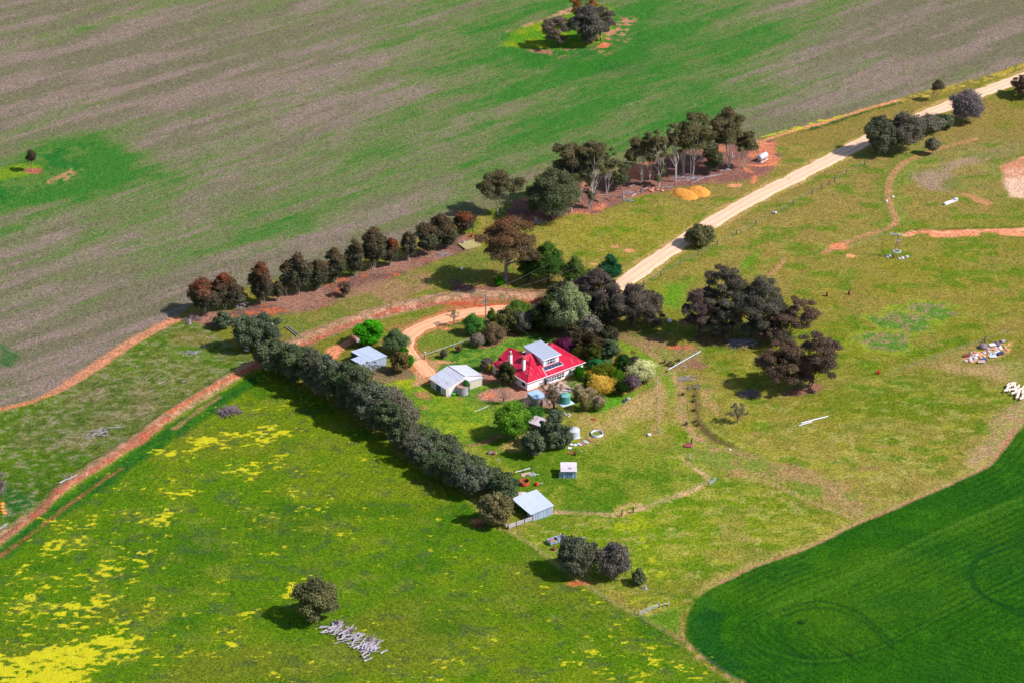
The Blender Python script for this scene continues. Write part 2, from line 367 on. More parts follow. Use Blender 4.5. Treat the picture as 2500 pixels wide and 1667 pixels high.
poly([(-10, 1002)]+zG((150, 512), (330, 436), (345, 460), (150, 545), (0, 575)), A(150, 150, 30), soft=1, namp=2, alpha=.5, brk=.5)
# --- the flowering paddock C
PC = [(-900, 2000), (-300, 1620), (0, 1352)]+zG((200, 1225), (350, 1110), (500, 1000), (700, 880), (900, 740), (1050, 635), (1200, 540), (1350, 450), (1500, 350), (1640, 290))+[(700, 925), (800, 985), (900, 1050), (1010, 1140), (1100, 1190), (1210, 1290), (1240, 1300)]+z5((600, 920), (900, 1160), (1100, 1290), (1350, 1450))+zI((30, 1190), (290, 1350), (560, 1560))+[(2100, 1950), (900, 2300), (-900, 2300)]
idC, dC, mC = poly(PC, A(86, 124, 8), A(110, 132, 16), soft=.8, namp=.5, n=big*.6+mid*.4)
ic = idC[dC > 0.5]
q = fbm(Xf[ic]/26, Yf[ic]/18, 101, 4); mixcol(ic, sst(.52, .72, q)*.7, A(112, 120, 30)); mixcol(ic, sst(.54, .74, fbm(Xf[ic]/17, Yf[ic]/12, 111, 4))*.7, A(60, 106, 10))
q = fbm(Xf[ic]/5, Yf[ic]/4, 121, 3); mixcol(ic, sst(.58, .75, q)*.45, A(124, 134, 46)); mixcol(ic, sst(.6, .75, fbm(Xf[ic]/3.2, Yf[ic]/2.2, 131, 3))*.5, A(70, 88, 52))
def rows(idx, dd, period, c, a, s):
    wv = 0.5+0.5*np.sin(dd*2*math.pi/period+wob2[idx]*1.2); br = sst(.35, .65, fbm(Xf[idx]/14, Yf[idx]/14, s, 3))
    mixcol(idx, sst(.55, .95, wv)*a*br, c)
P_ = W(z5((360, 760), (900, 1160), (1350, 1450))+zI((290, 1350), (900, 1900)))
rows(ic, dline(P_, ic), 1.9, A(44, 78, 18), .2, 141)
poly(zG((1640, 300), (1350, 460), (1050, 650), (700, 895), (350, 1130), (0, 1390), (-300, 1640), (-300, 1760), (0, 1490), (350, 1250), (700, 1010), (1100, 720), (1400, 520), (1600, 400)), A(22, 92, 26), A(48, 108, 20), soft=1.2, namp=1.2, alpha=.9, n=fine)
stroke(zG((1350, 480), (1200, 580), (1080, 670)), 1.3, A(158, 128, 84), soft=.5, namp=.5, alpha=.8)
stroke(zG((750, 920), (550, 1050), (350, 1200), (200, 1320), (0, 1460), (-300, 1690)), 1.3, A(160, 104, 66), A(110, 100, 40), soft=.5, namp=.5, alpha=.85)
stroke(TRKR, 1.9, A(172, 94, 72), A(156, 106, 80), soft=.5, namp=.9, brk=.30)
stroke(BRED, 1.7, A(172, 92, 68), A(156, 104, 82), soft=.6, namp=.8, brk=.32)
stroke(zG((1600, 285), (1350, 410), (1200, 495), (1050, 590)), 1.6, A(190, 106, 72), soft=.5, namp=.5, alpha=.8)
def flow(pts, dens, soft=2.0, namp=3.0):
    P = W(pts); idx, d = sdf(P, soft, namp); flower[idx] = np.maximum(flower[idx], sst(-soft-2.5, soft+3, d+(mid[idx]-.5)*9)*dens)
flow(zO((-400, 1400), (60, 1350), (350, 1260), (600, 1250), (850, 1180), (940, 1340), (850, 1450), (650, 1520), (500, 1640), (-400, 1800)), .86)
flow(zO((-300, 1130), (0, 850), (200, 680), (450, 480), (560, 420), (700, 400), (745, 440), (650, 540), (540, 640), (300, 760), (100, 900), (-300, 1240)), .76)
flow(zO((880, 340), (1000, 380), (1230, 400), (1200, 500), (1080, 520), (960, 460), (850, 420)), .72)
flow(zO((500, 780), (830, 740), (820, 900), (780, 1050), (580, 1090), (560, 900)), .70)
flow(zO((880, 990), (1060, 1040), (1020, 1180), (930, 1150)), .6)
flow(zO((0, 1000), (500, 760), (950, 560), (1000, 1100), (800, 1250), (0, 1350)), .46, 4, 5)
flow(zO((1500, 130), (1930, 20), (1950, 100), (1700, 120), (1560, 180)), .72)
flow(zG((700, 1040), (950, 870), (1150, 740), (1350, 700), (1340, 770), (1000, 910), (740, 1070)), .56)
flow(zG((1380, 690), (1770, 680), (1770, 770), (1600, 775), (1450, 720)), .58)
flow(zG((1350, 900), (1560, 880), (1570, 940), (1450, 1000), (1380, 950)), .66)
flow(zG((1180, 990), (1250, 1000), (1250, 1040), (1080, 1080), (1080, 1040)), .62)
flow(zE((640, 260), (730, 270), (600, 420), (480, 570), (400, 560), (370, 400), (480, 350)), .78, 1, 1)
flow(zE((20, 520), (300, 520), (320, 680), (60, 700)), .45); flow(zE((220, 1240), (420, 1300), (600, 1440), (600, 1600), (280, 1500)), .55)
flow(zO((1400, 1130), (1500, 1240), (1640, 1300), (1610, 1420), (1500, 1350), (1420, 1230)), .58); flow(zE((2100, 1310), (2300, 1250), (2352, 1500), (2180, 1500)), .5)
flow(zE((1700, 1350), (1900, 1380), (1950, 1520), (1700, 1520)), .42); flow(zO((1880, 880), (1960, 900), (1960, 1030), (1880, 1010)), .5)
flow([(800, 1000), (980, 1110), (1000, 1140), (900, 1080), (800, 1040)], .3, 2, 2)
flow([(1350, 1560), (1700, 1560), (1800, 1700), (1300, 1700)], .33, 4, 4)
flower[ic] = np.maximum(flower[ic], .06+.26*sst(.3, .7, big[ic])*sst(-20, -60, Xf[ic])*sst(-50, -80, Yf[ic])+.10*mid[ic])
fx, fy = g(700, 1350)
# --- home garden, lawns and the paddock east of the belt
LAWN = A(86, 122, 40); LAWN2 = A(114, 134, 46)
poly(z1((640, 1100), (560, 900), (320, 790), (340, 740), (560, 700), (600, 650), (700, 620), (960, 510), (1280, 440), (1500, 470), (1750, 560), (1780, 760), (1900, 900), (1700, 980), (1500, 1010), (1300, 1060), (1200, 1130), (1000, 1190), (850, 1230)), LAWN, LAWN2, soft=1, namp=1, n=mid)
poly(z1((950, 1190), (1250, 1130), (1700, 1180), (2000, 1130), (2300, 1300), (2352, 1500), (1900, 1700), (1250, 1650), (1000, 1400)), A(86, 118, 20), A(124, 134, 40), soft=2, namp=2, n=mid*.6+fine*.4)
poly(z1((720, 800), (850, 880), (1100, 1000), (1100, 1120), (900, 1200), (760, 1120), (640, 1000), (560, 840)), A(160, 172, 34), A(108, 148, 26), soft=2.5, namp=2, alpha=.75, n=fine*.5+mid*.5)
poly(z3((680, 900), (1000, 870), (1250, 900), (1200, 1060), (900, 1030), (700, 1000)), A(168, 172, 20), A(126, 150, 26), soft=1.2, namp=1, alpha=.85, n=fine)
i_, d_, m_ = poly(z1((700, 640), (960, 530), (1250, 480), (1420, 480), (1560, 560), (1100, 640), (800, 700)), A(112, 142, 48), A(66, 112, 32), soft=1, namp=1, n=fine, alpha=.9)
poly(z3((1060, 1050), (1500, 1180), (2000, 1250), (2100, 1500), (1500, 1560), (1180, 1400)), A(112, 142, 34), A(76, 118, 30), soft=2, namp=2, alpha=.6, n=fine)
ig = sel(W(z1((560, 820), (1200, 900), (1200, 1250), (600, 1200))), 2); ig = ig[inside(W(z1((560, 820), (1150, 930), (1120, 1180), (850, 1230), (600, 1080))), ig)]
a_ = math.radians(-52); rows(ig, Xf[ig]*math.sin(a_)-Yf[ig]*math.cos(a_), 1.5, A(70, 112, 28), .5, 151)
# inside of the driveway loop, litter under the garden, yard
poly(z3((1240, 560), (1215, 420), (1280, 250), (1450, 120), (1700, 50), (2100, 30), (2349, 60), (2349, 200), (2030, 330), (1700, 450), (1500, 520), (1360, 580)), A(124, 122, 52), A(108, 124, 40), soft=.8, namp=.6)
spot(*z3((1700, 190))[0], 1.4, 1.2, A(214, 132, 92))
stroke(z2((150, 450), (330, 430), (470, 350), (540, 280), (800, 260)), 1.6, A(166, 116, 96), A(140, 100, 84), namp=.5)
poly(z2((100, 1230), (330, 1140), (640, 1110), (900, 1180), (880, 1290), (640, 1330), (300, 1340), (150, 1310)), A(176, 128, 108), A(150, 104, 88), soft=.5, namp=.5)
spot(*z2((300, 1240))[0], 1.6, 1.6, A(214, 130, 96), A(188, 110, 84))
poly(z2((880, 1200), (1250, 1060), (1640, 980), (1560, 1040), (1480, 1260), (1400, 1420), (1200, 1480), (1060, 1440), (860, 1330)), A(178, 138, 122), A(146, 108, 96), soft=.6, namp=.6)
poly(z2((120, 850), (420, 800), (560, 1000), (900, 1180), (760, 1190), (560, 1060), (400, 1000), (200, 1060), (160, 960)), A(186, 132, 108), A(160, 112, 92), soft=.4, namp=.3)
poly(z2((400, 780), (800, 960), (900, 1160), (780, 1180), (560, 1050), (430, 900)), A(140, 96, 88), soft=.3, namp=.2)
poly(z1((330, 690), (600, 660), (560, 760), (380, 790), (300, 760)), A(134, 100, 84), A(110, 88, 70), soft=1, namp=1, alpha=.8)
poly(z1((1680, 1010), (1900, 940), (2150, 830), (2260, 760), (2352, 840), (2230, 1000), (2000, 1090), (1880, 1160), (1750, 1220), (1640, 1150)), A(172, 146, 92), A(146, 140, 62), soft=1.5, namp=2, alpha=.9)
poly(z4((200, 850), (450, 700), (560, 560), (740, 640), (620, 800), (520, 900), (350, 900)), A(170, 148, 84), A(138, 138, 52), soft=1, namp=1, alpha=.85)
poly(z1((1850, 850), (2000, 870), (2150, 800), (2220, 770), (2050, 900), (1880, 980), (1760, 1000)), A(88, 142, 30), soft=.8, namp=.8)
stroke(z1((950, 1210), (1050, 1190), (1150, 1150)), 1.2, A(160, 118, 84))
poly(z1((1400, 180), (1700, 250), (1900, 420), (2200, 430), (2352, 420), (2250, 560), (2000, 520), (1850, 480), (1500, 480)), A(120, 92, 76), A(96, 100, 52), soft=2, namp=2, alpha=.8)
poly(zL((700, 100), (900, 60), (1250, 100), (1500, 200), (1900, 260), (1900, 380), (1600, 520), (1400, 420), (1100, 260)), A(150, 122, 82), A(126, 130, 56), soft=2, namp=2)
poly(zL((750, 130), (900, 150), (1200, 350), (1500, 560), (1600, 800), (1550, 1000), (1450, 900), (1400, 700), (1250, 480), (1000, 330), (760, 230)), A(112, 142, 34), A(140, 144, 60), soft=1.5, namp=1.5)
spot(*zL((1640, 250))[0], 3.2, 1.6, A(204, 104, 66), A(160, 110, 80)); spot(*zL((1820, 470))[0], 3, 2.4, A(134, 92, 82), None, .7)
stroke(zL((1560, 640), (1650, 750), (1660, 950), (1640, 1100), (1700, 1230), (1850, 1400), (2050, 1560)), 1.8, A(178, 136, 98), A(148, 138, 76), namp=.6)
stroke(zL((1330, 620), (1350, 900), (1370, 1150), (1290, 1260), (1300, 1350)), 1.0, A(166, 134, 92), namp=.4, alpha=.7)
poly(zL((1880, 780), (2080, 760), (2091, 1100), (1950, 1000), (1900, 900)), A(176, 142, 96), A(140, 144, 50), soft=2, namp=2, alpha=.8)
DITCH = zL((1800, 780), (1815, 950), (1825, 1100), (1870, 1240), (1990, 1370), (2091, 1450))+zI((400, 120), (460, 170), (560, 210))
stroke(DITCH, 1.5, A(122, 96, 68), A(98, 88, 52), soft=.8, namp=.7, alpha=.8)
for dx_ in (-5, 5):
    stroke([(u+dx_, v) for u, v in zL((1250, 330), (1450, 480), (1560, 640), (1600, 850), (1600, 1050), (1680, 1240), (1850, 1400))+zI((330, 190), (420, 280), (560, 350), (800, 430), (1050, 540), (1250, 620))], .7, A(166, 140, 92), namp=.2, alpha=.7, soft=.4)
    stroke([(u+dx_, v) for u, v in zI((420, 200), (600, 260), (900, 340), (1200, 460), (1500, 540), (1650, 540))], .7, A(160, 138, 86), namp=.2, alpha=.6, soft=.4)
for k_ in range(10):
    stroke(zL((1380+k_*9, 480+k_*40), (1440+k_*9, 560+k_*42)), 1.2, A(150, 132, 84), namp=.5, alpha=.5, brk=.4)
for q_, c_ in (((1280, 760, 1, 1), 0),): pass
# creek flat
poly(zI((250, 240), (420, 210), (620, 250), (900, 330), (1150, 430), (1380, 550), (1330, 620), (1150, 560), (900, 430), (700, 370), (450, 330)), A(158, 132, 86), A(116, 132, 50), soft=2, namp=3, alpha=.85)
for a_, b_, r1, r2 in ((840, 325, 4, 1.8), (970, 355, 4, 2), (650, 260, 3.5, 1.4), (580, 300, 2.5, 1.4), (590, 375, 2.4, 1.3), (695, 130, 2.2, .9), (1190, 415, 2.4, 1), (1260, 440, 3, 1.4), (745, 188, 1, .5), (1420, 210, 2, .7), (1330, 335, 3, 1)):
    spot(*zI((a_, b_))[0], r1, r2, A(176, 120, 92), A(150, 120, 80), .6, .5, .35)
# --- dark green crop field E
PE = zI((2900, -560), (2233, 80), (2120, 230), (2050, 320), (1950, 370), (1650, 500), (1300, 650), (1000, 790), (700, 900), (450, 1020), (340, 1090), (290, 1180), (280, 1290), (330, 1380), (450, 1480), (600, 1575), (900, 1800), (3000, 2600), (4200, 600))
stroke(zI((2900, -620), (2233, 10), (2100, 190), (2020, 300)), 8, A(168, 140, 100), A(150, 140, 78), soft=2, namp=2)
stroke(zI((2050, 300), (1950, 370), (1650, 495), (1300, 645), (1000, 785), (700, 895), (500, 990), (400, 1050)), 3.6, A(150, 140, 70), A(168, 146, 84), soft=1.2, namp=1, alpha=.85)
stroke(zI((2900, -580), (2233, 60), (2120, 220), (2050, 310), (1950, 370), (1650, 500), (1300, 650), (1000, 790), (700, 900), (500, 990)), 1.5, A(176, 126, 94), A(160, 136, 92), soft=.4, namp=.5)
idE, dE, mE = poly(PE, A(38, 90, 2), A(56, 100, 6), soft=.5, namp=.4, n=big)
ie = idE[dE > 0.4]; de = dE[dE > 0.4]
mixcol(ie, sst(.5, .7, fbm(Xf[ie]/15, Yf[ie]/11, 161, 4))*.6, A(30, 84, 12)); mixcol(ie, sst(.55, .75, fbm(Xf[ie]/4, Yf[ie]/3, 171, 3))*.35, A(62, 116, 12))
dtrue = dline(W(PE), ie); rows(ie, dtrue, 1.9, A(12, 66, 10), .55, 181)
poly(zI((290, 1200), (330, 1110), (420, 1060), (500, 1150), (480, 1300), (600, 1450), (560, 1520), (350, 1380)), A(28, 88, 22), soft=2, namp=2, alpha=.5)
stroke(zI((2233, 500), (1850, 655), (1400, 865), (1000, 1045), (760, 1150)), 1.2, A(70, 112, 22), namp=.3, alpha=.75, soft=.6)
stroke(zI((2233, 540), (1850, 695), (1400, 905), (1050, 1065), (800, 1190)), 1.2, A(66, 110, 22), namp=.3, alpha=.6, soft=.6)
LOOP = ((760, 1150), (650, 1195), (590, 1250), (620, 1320), (750, 1390), (950, 1450), (1150, 1450), (1350, 1400), (1600, 1280), (1850, 1150), (2233, 960))
for off, cc, al in ((0, A(10, 60, 12), .6), (26, A(60, 108, 20), .6), (50, A(12, 62, 14), .55)):
    stroke(zI(*[(x*(1-off/900)+980*off/900 if i < 7 else x, y-off*.6 if 4 <= i else y+off*.35) for i, (x, y) in enumerate(LOOP)]), .7, cc, namp=.15, alpha=al*.8, soft=.35)
for off in (0, 34):
    stroke(zI((860, 1150+off), (1000, 1100+off), (1150, 1110+off), (1280, 1160+off), (1380, 1240+off), (1480, 1330+off)), .9, A(8, 58, 16), namp=.2, alpha=.6, soft=.4)
    stroke(zI((800+off, 1220), (810+off, 1300), (880+off, 1380), (960+off, 1415)), .9, A(8, 58, 16), namp=.2, alpha=.5, soft=.4)
    stroke(zI((2233, 735+off), (2080, 780+off), (1960+off*.4, 850), (1910+off*.8, 930), (1940+off*.6, 1020), (2050, 1090+off*.2), (2233, 1190-off)), .9, A(8, 62, 16), namp=.2, alpha=.6, soft=.4)
    stroke(zI((1980, 1300+off), (2233, 1430+off)), .8, A(12, 64, 14), namp=.2, alpha=.4)
for k in range(9):
    o_ = k*20; stroke(zI((430+o_*.55, 1150+o_*.15), (330+o_, 1200+o_*.1), (320+o_, 1290), (380+o_, 1390), (500+o_, 1490)), .7, A(10, 66, 18), namp=.15, alpha=.5, soft=.4)
stroke(zI((600, 1560), (480, 1500), (360, 1410), (290, 1340)), 1.6, A(170, 140, 92), A(120, 120, 40), namp=.5)
stroke(zI((290, 1345), (150, 1265), (30, 1190)), .8, A(60, 92, 30), namp=.2, alpha=.6)
spot(*zI((950, 1220))[0], 1.0, .9, A(14, 40, 14)); stroke(zI((1210, 1390), (1250, 1415)), .7, A(14, 40, 14), namp=.2)
poly(zI((50, 1190), (200, 1130), (290, 1120), (270, 1300), (150, 1250)), A(76, 128, 12), soft=1, namp=1, alpha=.8)
# --- paths, scars and tracks in the pasture
for P_, wd in ((z5((790, 585), (1100, 600), (1440, 615)), 1.1), (z5((1400, 590), (1550, 580), (1760, 500), (1980, 430), (2180, 350), (2280, 290)), 1.5), (z5((2290, 290), (2230, 230), (2120, 150), (2020, 60)), 1.2), (z5((1400, 560), (1500, 520), (1620, 510)), 1.4)):
    stroke(P_, wd, A(196, 160, 112), A(166, 150, 84), soft=.5, namp=.5)
stroke(z5((780, 250), (960, 330), (1150, 440), (1330, 560)), .7, A(52, 104, 14), namp=.2)
stroke(z5((360, 760), (600, 920), (900, 1160), (1100, 1290), (1350, 1450), (1560, 1567)), .9, A(150, 142, 76), namp=.4, alpha=.7)
stroke(z5((1600, 720), (1650, 860), (1740, 1060), (1800, 1180)), 1.3, A(176, 180, 30), namp=.8, alpha=.6, brk=.4)
for a_, b_, r1, r2 in ((1540, 680, 4.5, 3), (1500, 740, 3, 1.4), (1700, 1450, 5, 2), (1650, 1160, 5, 2)): spot(*z5((a_, b_))[0], r1, r2, A(166, 174, 30), None, .6, .8, .35)
spot(*z5((1035, 1262))[0], 2.3, 1.2, A(210, 120, 76)); spot(*z5((75, 670))[0], 1.9, 1.4, A(206, 136, 96)); spot(*z5((100, 715))[0], 1.8, 1.0, A(120, 70, 60))
TR = zD((1500, 690), (1250, 760), (1080, 820), (950, 880), (870, 980), (840, 1080), (860, 1200), (905, 1310), (850, 1370), (600, 1450), (350, 1560))
stroke([(x-14, y-3) for x, y in TR[1:8]], 5, A(96, 122, 34), soft=2, namp=1, alpha=.5); stroke([(x+14, y+4) for x, y in TR[2:8]], 5, A(112, 136, 50), soft=2, namp=1, alpha=.5)
TR_LATE = TR
poly(zD((1050, 950), (1300, 860), (1650, 760), (1882, 690), (1882, 780), (1600, 850), (1350, 930), (1340, 1100), (1150, 1090), (1000, 1000)), A(160, 134, 116), A(128, 122, 76), soft=2, namp=2, alpha=.75)
poly(zD((1720, 900), (1882, 830), (1990, 900), (1990, 1130), (1882, 1140), (1780, 1130), (1750, 1080)), A(228, 186, 160), A(204, 140, 108), soft=1, namp=2, alpha=.9)
poly(zD((1380, 1100), (1500, 1110), (1640, 1180), (1620, 1200), (1500, 1180)), A(200, 136, 98), soft=1, namp=1, alpha=.7)
for p in (((980, 1425), (1040, 1405)), ((1110, 1395), (1180, 1390)), ((1180, 1405), (1340, 1400)), ((1350, 1400), (1520, 1398)), ((1590, 1390), (1640, 1390)), ((1665, 1388), (1882, 1385)), ((1882, 1385), (2000, 1380))):
    stroke(zD(*p), 2.6, A(230, 166, 130), A(220, 134, 98), soft=.5, namp=.7)
stroke(zD((1200, 1425), (1330, 1425)), 3, A(226, 146, 108), namp=.8); stroke(zD((1380, 1415), (1500, 1415)), 3, A(226, 146, 108), namp=.8); stroke(zD((1720, 1410), (1860, 1415)), 3.5, A(230, 150, 110), namp=.8)
stroke(TR, 2.1, A(182, 134, 94), A(160, 126, 80), soft=.5, namp=.4, alpha=.95)
stroke(zD((1050, 1385), (1882, 1362)), 1.6, A(90, 96, 34), namp=.4, alpha=.6)
spot(*zC((1960, 10))[0], 2.4, 2, A(222, 136, 100)); spot(*zC((2065, 97))[0], 1.2, 1, A(228, 160, 120)); stroke(zC((1290, 280), (1360, 230), (1430, 120)), .9, A(176, 130, 92), namp=.3)
poly(zC((1000, 220), (1050, 150), (1200, 20), (1230, 30), (1100, 170), (1060, 240)), A(98, 138, 30), soft=1, namp=1, alpha=.8)
poly(zC((150, 400), (400, 330), (560, 350), (450, 600), (290, 620), (180, 500)), A(96, 142, 26), A(130, 140, 40), soft=3, namp=2, alpha=.9)
for a_, b_, rx, ry in ((1150, 505, 10, 9), (970, 585, 10, 9), (820, 735, 9, 8)):
    spot(*zF((a_, b_))[0], rx*.95, ry*.85, A(132, 148, 40), None, .8, .12); spot(*zF((a_, b_))[0], rx*.75, ry*.62, A(80, 126, 44), A(136, 122, 84), .9, .18)
poly(zF((850, 1010), (1150, 870), (1450, 760), (1600, 720), (1500, 900), (1300, 960), (1100, 920), (900, 990)), A(152, 130, 76), soft=1.5, namp=2, alpha=.7)
poly(zF((1300, 920), (1500, 900), (1750, 900), (1882, 880), (1882, 1060), (1750, 1050), (1500, 1000), (1350, 980)), A(172, 142, 98), A(150, 140, 76), soft=2, namp=2, alpha=.8)
poly(zF((1400, 860), (1600, 760), (1800, 730), (1780, 800), (1650, 860), (1450, 900)), A(206, 150, 106), A(150, 140, 66), soft=.8, namp=1, n=fine)
for a_, b_, rx, ry in ((940, 150, 14, 5), (1200, 80, 18, 7)): pass
poly(zC((900, 640), (1000, 560), (1090, 540), (1110, 620), (1000, 700), (920, 720)), A(214, 112, 74), A(150, 96, 72), soft=.8, namp=1)
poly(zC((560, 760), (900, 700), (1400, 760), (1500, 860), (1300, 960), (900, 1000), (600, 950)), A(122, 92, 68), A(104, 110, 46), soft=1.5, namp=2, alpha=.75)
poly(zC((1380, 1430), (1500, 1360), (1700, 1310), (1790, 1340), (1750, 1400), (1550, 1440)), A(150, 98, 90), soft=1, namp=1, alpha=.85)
# grass verge of the main road, headland of the far field
stroke(zJ((430, 1030), (620, 965), (800, 915), (950, 870), (1200, 790), (1450, 720)), 1.6, A(214, 146, 102), A(190, 138, 88), soft=.4, namp=.4, brk=None)
stroke(zJ((470, 985), (700, 930), (900, 870), (1050, 830)), 1.6, A(196, 190, 40), soft=.6, namp=.6, brk=.42)
stroke(zJ((640, 975), (900, 910), (1200, 810), (1500, 730)), 1.5, A(60, 84, 34), soft=.6, namp=.8, brk=.42)
stroke(zJ((1500, 720), (1800, 640), (2100, 560), (2352, 480)), 4, A(132, 112, 62), A(170, 150, 60), soft=1, namp=1, brk=.4)
# far island grove: red cultivated collar, yellow-green tussock inside
poly(zH((0, 560), (100, 470), (400, 370), (620, 300), (1050, 200), (1500, 60), (1700, 250), (1700, 480), (1500, 640), (1200, 770), (700, 830), (400, 790), (0, 780), (-200, 760)), A(126, 146, 26), A(86, 134, 24), soft=1.5, namp=2)
poly(zH((-100, 520), (400, 350), (700, 230), (1000, 130), (1060, 160), (950, 220), (700, 300), (400, 380)), A(196, 142, 118), A(120, 118, 70), soft=1, namp=1.5, n=fine)
stroke(zH((750, 890), (1000, 850), (1250, 800), (1500, 740), (1650, 660), (1770, 520), (1850, 350)), 9, A(196, 134, 110), soft=2, namp=3, alpha=.85, brk=.5)
stroke(zH((1000, 930), (1300, 860), (1550, 800), (1750, 720)), 9, A(190, 130, 104), soft=3, namp=4, alpha=.8, brk=.58)
poly(zH((1400, 780), (1500, 700), (1640, 720), (1560, 790)), A(222, 124, 88), soft=.6, namp=.6)
poly(zH((220, 820), (440, 820), (660, 830), (660, 900), (500, 880)), A(180, 118, 98), soft=.8, namp=1)
poly(zH((300, 860), (1500, 820), (2000, 700), (2200, 250), (2352, 250), (2352, 1210), (900, 1210), (0, 950), (0, 800)), A(24, 98, 34), A(40, 108, 26), soft=6, namp=5, alpha=.45)
# around the lone tree
poly(zT((0, 860), (500, 780), (850, 440), (1150, 440), (1700, 420), (1600, 700), (1550, 1000), (1300, 1200), (600, 1380), (0, 1520), (-500, 1500)), A(34, 104, 36), A(92, 120, 52), soft=2.5, namp=2.5, alpha=.8, n=fine*.5+mid*.5)
poly(zT((0, 860), (600, 780), (900, 800), (800, 900), (500, 1000), (0, 1130), (-300, 1100)), A(112, 140, 26), soft=1.5, namp=1.5, alpha=.85)
spot(*zT((640, 920))[0], 2.6, 2.0, A(170, 96, 80))
for k in range(7): stroke(zT((800+40*k, 1180-20*k), (1150+35*k, 1130-35*k), (1400+20*k, 1010-40*k)), .8, A(190, 136, 104), namp=.4, alpha=.6, brk=.48)
poly([(0, 838), (20, 850), (50, 868), (25, 895), (0, 890)], A(28, 98, 30), soft=1, namp=1, alpha=.7)
# ruts beside the sawdust, scrapes in front of the grove
for c_ in (((940, 990), (960, 1040), (1050, 1080)), ((1000, 980), (1030, 1040), (1080, 1070))): stroke(zB(*c_), .5, A(110, 104, 50), namp=.1, alpha=.6)
for a_, b_, r in ((1130, 1090, 1.6), (1035, 1065, 1.1), (1895, 627, 1.9), (945, 1092, .7), (880, 1192, 1)): spot(*zB((a_, b_))[0], r, r*.7, A(222, 150, 112))
stroke(zB((1980, 480), (2080, 485), (2180, 470)), 1.2, A(222, 130, 92), namp=.5)
stroke(zB((1960, 500), (2040, 560), (2020, 610)), 1.0, A(214, 126, 90), namp=.5, brk=.4)
# graded shoulders under the roads (the roads themselves are sheets of their own)
MAIN = [(3300, -110), (2800, 78), (2640, 135)]+zD((1870, 218), (1600, 318), (1300, 435), (1050, 535), (700, 690), (400, 845), (100, 1000))+zB((2352, 562), (2100, 682), (1900, 792), (1700, 912), (1600, 975), (1400, 1110), (1250, 1215), (1130, 1300))+[(1500, 705), (1440, 728)]
DRIVE = [(1470, 718), (1400, 740)]+z1((1420, 282), (1250, 285), (1050, 300), (900, 322), (760, 362), (620, 418), (540, 480), (525, 540), (560, 600), (610, 650), (660, 700), (690, 745))
stroke(MAIN, 7.6, A(178, 146, 92), A(150, 140, 60), soft=.6, namp=1.2)
stroke(DRIVE[1:], 6.6, A(200, 122, 82), A(180, 128, 84), soft=.5, namp=.8)
stroke(zN((0, 715), (200, 730), (400, 735), (700, 700)), 3.0, A(196, 90, 58), A(180, 100, 70), soft=.8, namp=.8)
poly(zA((1480, 950), (1700, 870), (1900, 800), (2200, 740), (2352, 730), (2352, 760), (2100, 780), (1900, 810), (1650, 900), (1500, 970)), A(176, 110, 76), A(140, 116, 66), soft=.8, namp=1, alpha=.8)
poly(z3((0, 480), (120, 420), (300, 350), (420, 330), (380, 400), (260, 450), (160, 560), (120, 620), (0, 560)), A(214, 140, 100), soft=.5, namp=.5)
poly(z3((1280, 640), (1450, 640), (1640, 700), (1560, 830), (1420, 900), (1330, 1010), (1220, 1000), (1260, 860), (1300, 740)), A(206, 146, 110), A(176, 138, 96), soft=.8, namp=1)
poly(z3((1420, 640), (1600, 640), (1900, 660), (1880, 680), (1600, 700), (1620, 760), (1500, 740)), A(200, 142, 104), A(150, 140, 60), soft=.4, namp=.6)
spot(*z3((1370, 1130))[0], 2.2, 1.6, A(170, 120, 84), None, .8); spot(*z3((1440, 1195))[0], .6, .5, A(176, 120, 88)); spot(*z3((1385, 1320))[0], .8, .7, A(176, 130, 88)); spot(*z3((1890, 1200))[0], .7, .5, A(180, 120, 90))
fl_f = flower+(fbm(Xf/4.5+wob*2, Yf/3, 401, 3)-.5)*.8+(fbm(Xf/1.3, Yf/.75, 405, 2)-.5)*1.5
flower = np.where(flower > .02, sst(.26, 1.0, fl_f)*.84+.05, 0).astype(np.float32)
# --- relief
HZ += (fbm(Xf/70, Yf/70, 201, 3)-.5)*0.9*0
mic = (fbm(Xf/1.3, Yf/1.3, 211, 2)-.5)*0.22+(fbm(Xf/3.1, Yf/3.1, 213, 2)-.5)*0.22
road = np.ones(len(Xf), np.float32)
for P_, wd in ((MAIN, 4.5), (DRIVE, 4.2)):
    P_ = spline(W(P_), 3); i_ = sel(P_, wd+3); road[i_] = np.minimum(road[i_], sst(wd*.75, wd+2, dline(P_, i_)))
hs = sel([(-45, -40), (25, -5)], 4); road[hs] *= 0.35
HZ += mic*road
def relief(pts, fn, wd):
    P_ = spline(W(pts), 3); i_ = sel(P_, wd); d_ = dline(P_, i_); HZ[i_] += fn(d_)*road[i_]
relief(BANK[:-3], lambda d_: 0.75*np.exp(-(d_/1.9)**2), 8)
relief(TRKR, lambda d_: 0.45*np.exp(-(d_/1.3)**2), 6)
relief(BRED, lambda d_: -0.35*np.exp(-(d_/1.1)**2), 6)
relief(DITCH, lambda d_: -0.6*np.exp(-(d_/.9)**2), 6)
relief([(x, y-6) for x, y in DITCH], lambda d_: 0.45*np.exp(-(d_/1.2)**2), 6)
def H(x, y):
    i = int(np.clip(np.searchsorted(GX, x)-1, 0, len(GX)-2)); j = int(np.clip(np.searchsorted(GY, y)-1, 0, len(GY)-2))
    fx_ = (x-GX[i])/(GX[i+1]-GX[i]); fy_ = (y-GY[j])/(GY[j+1]-GY[j]); Z = HZ.reshape(SH)
    return float((Z[j, i]*(1-fx_)+Z[j, i+1]*fx_)*(1-fy_)+(Z[j+1, i]*(1-fx_)+Z[j+1, i+1]*fx_)*fy_)

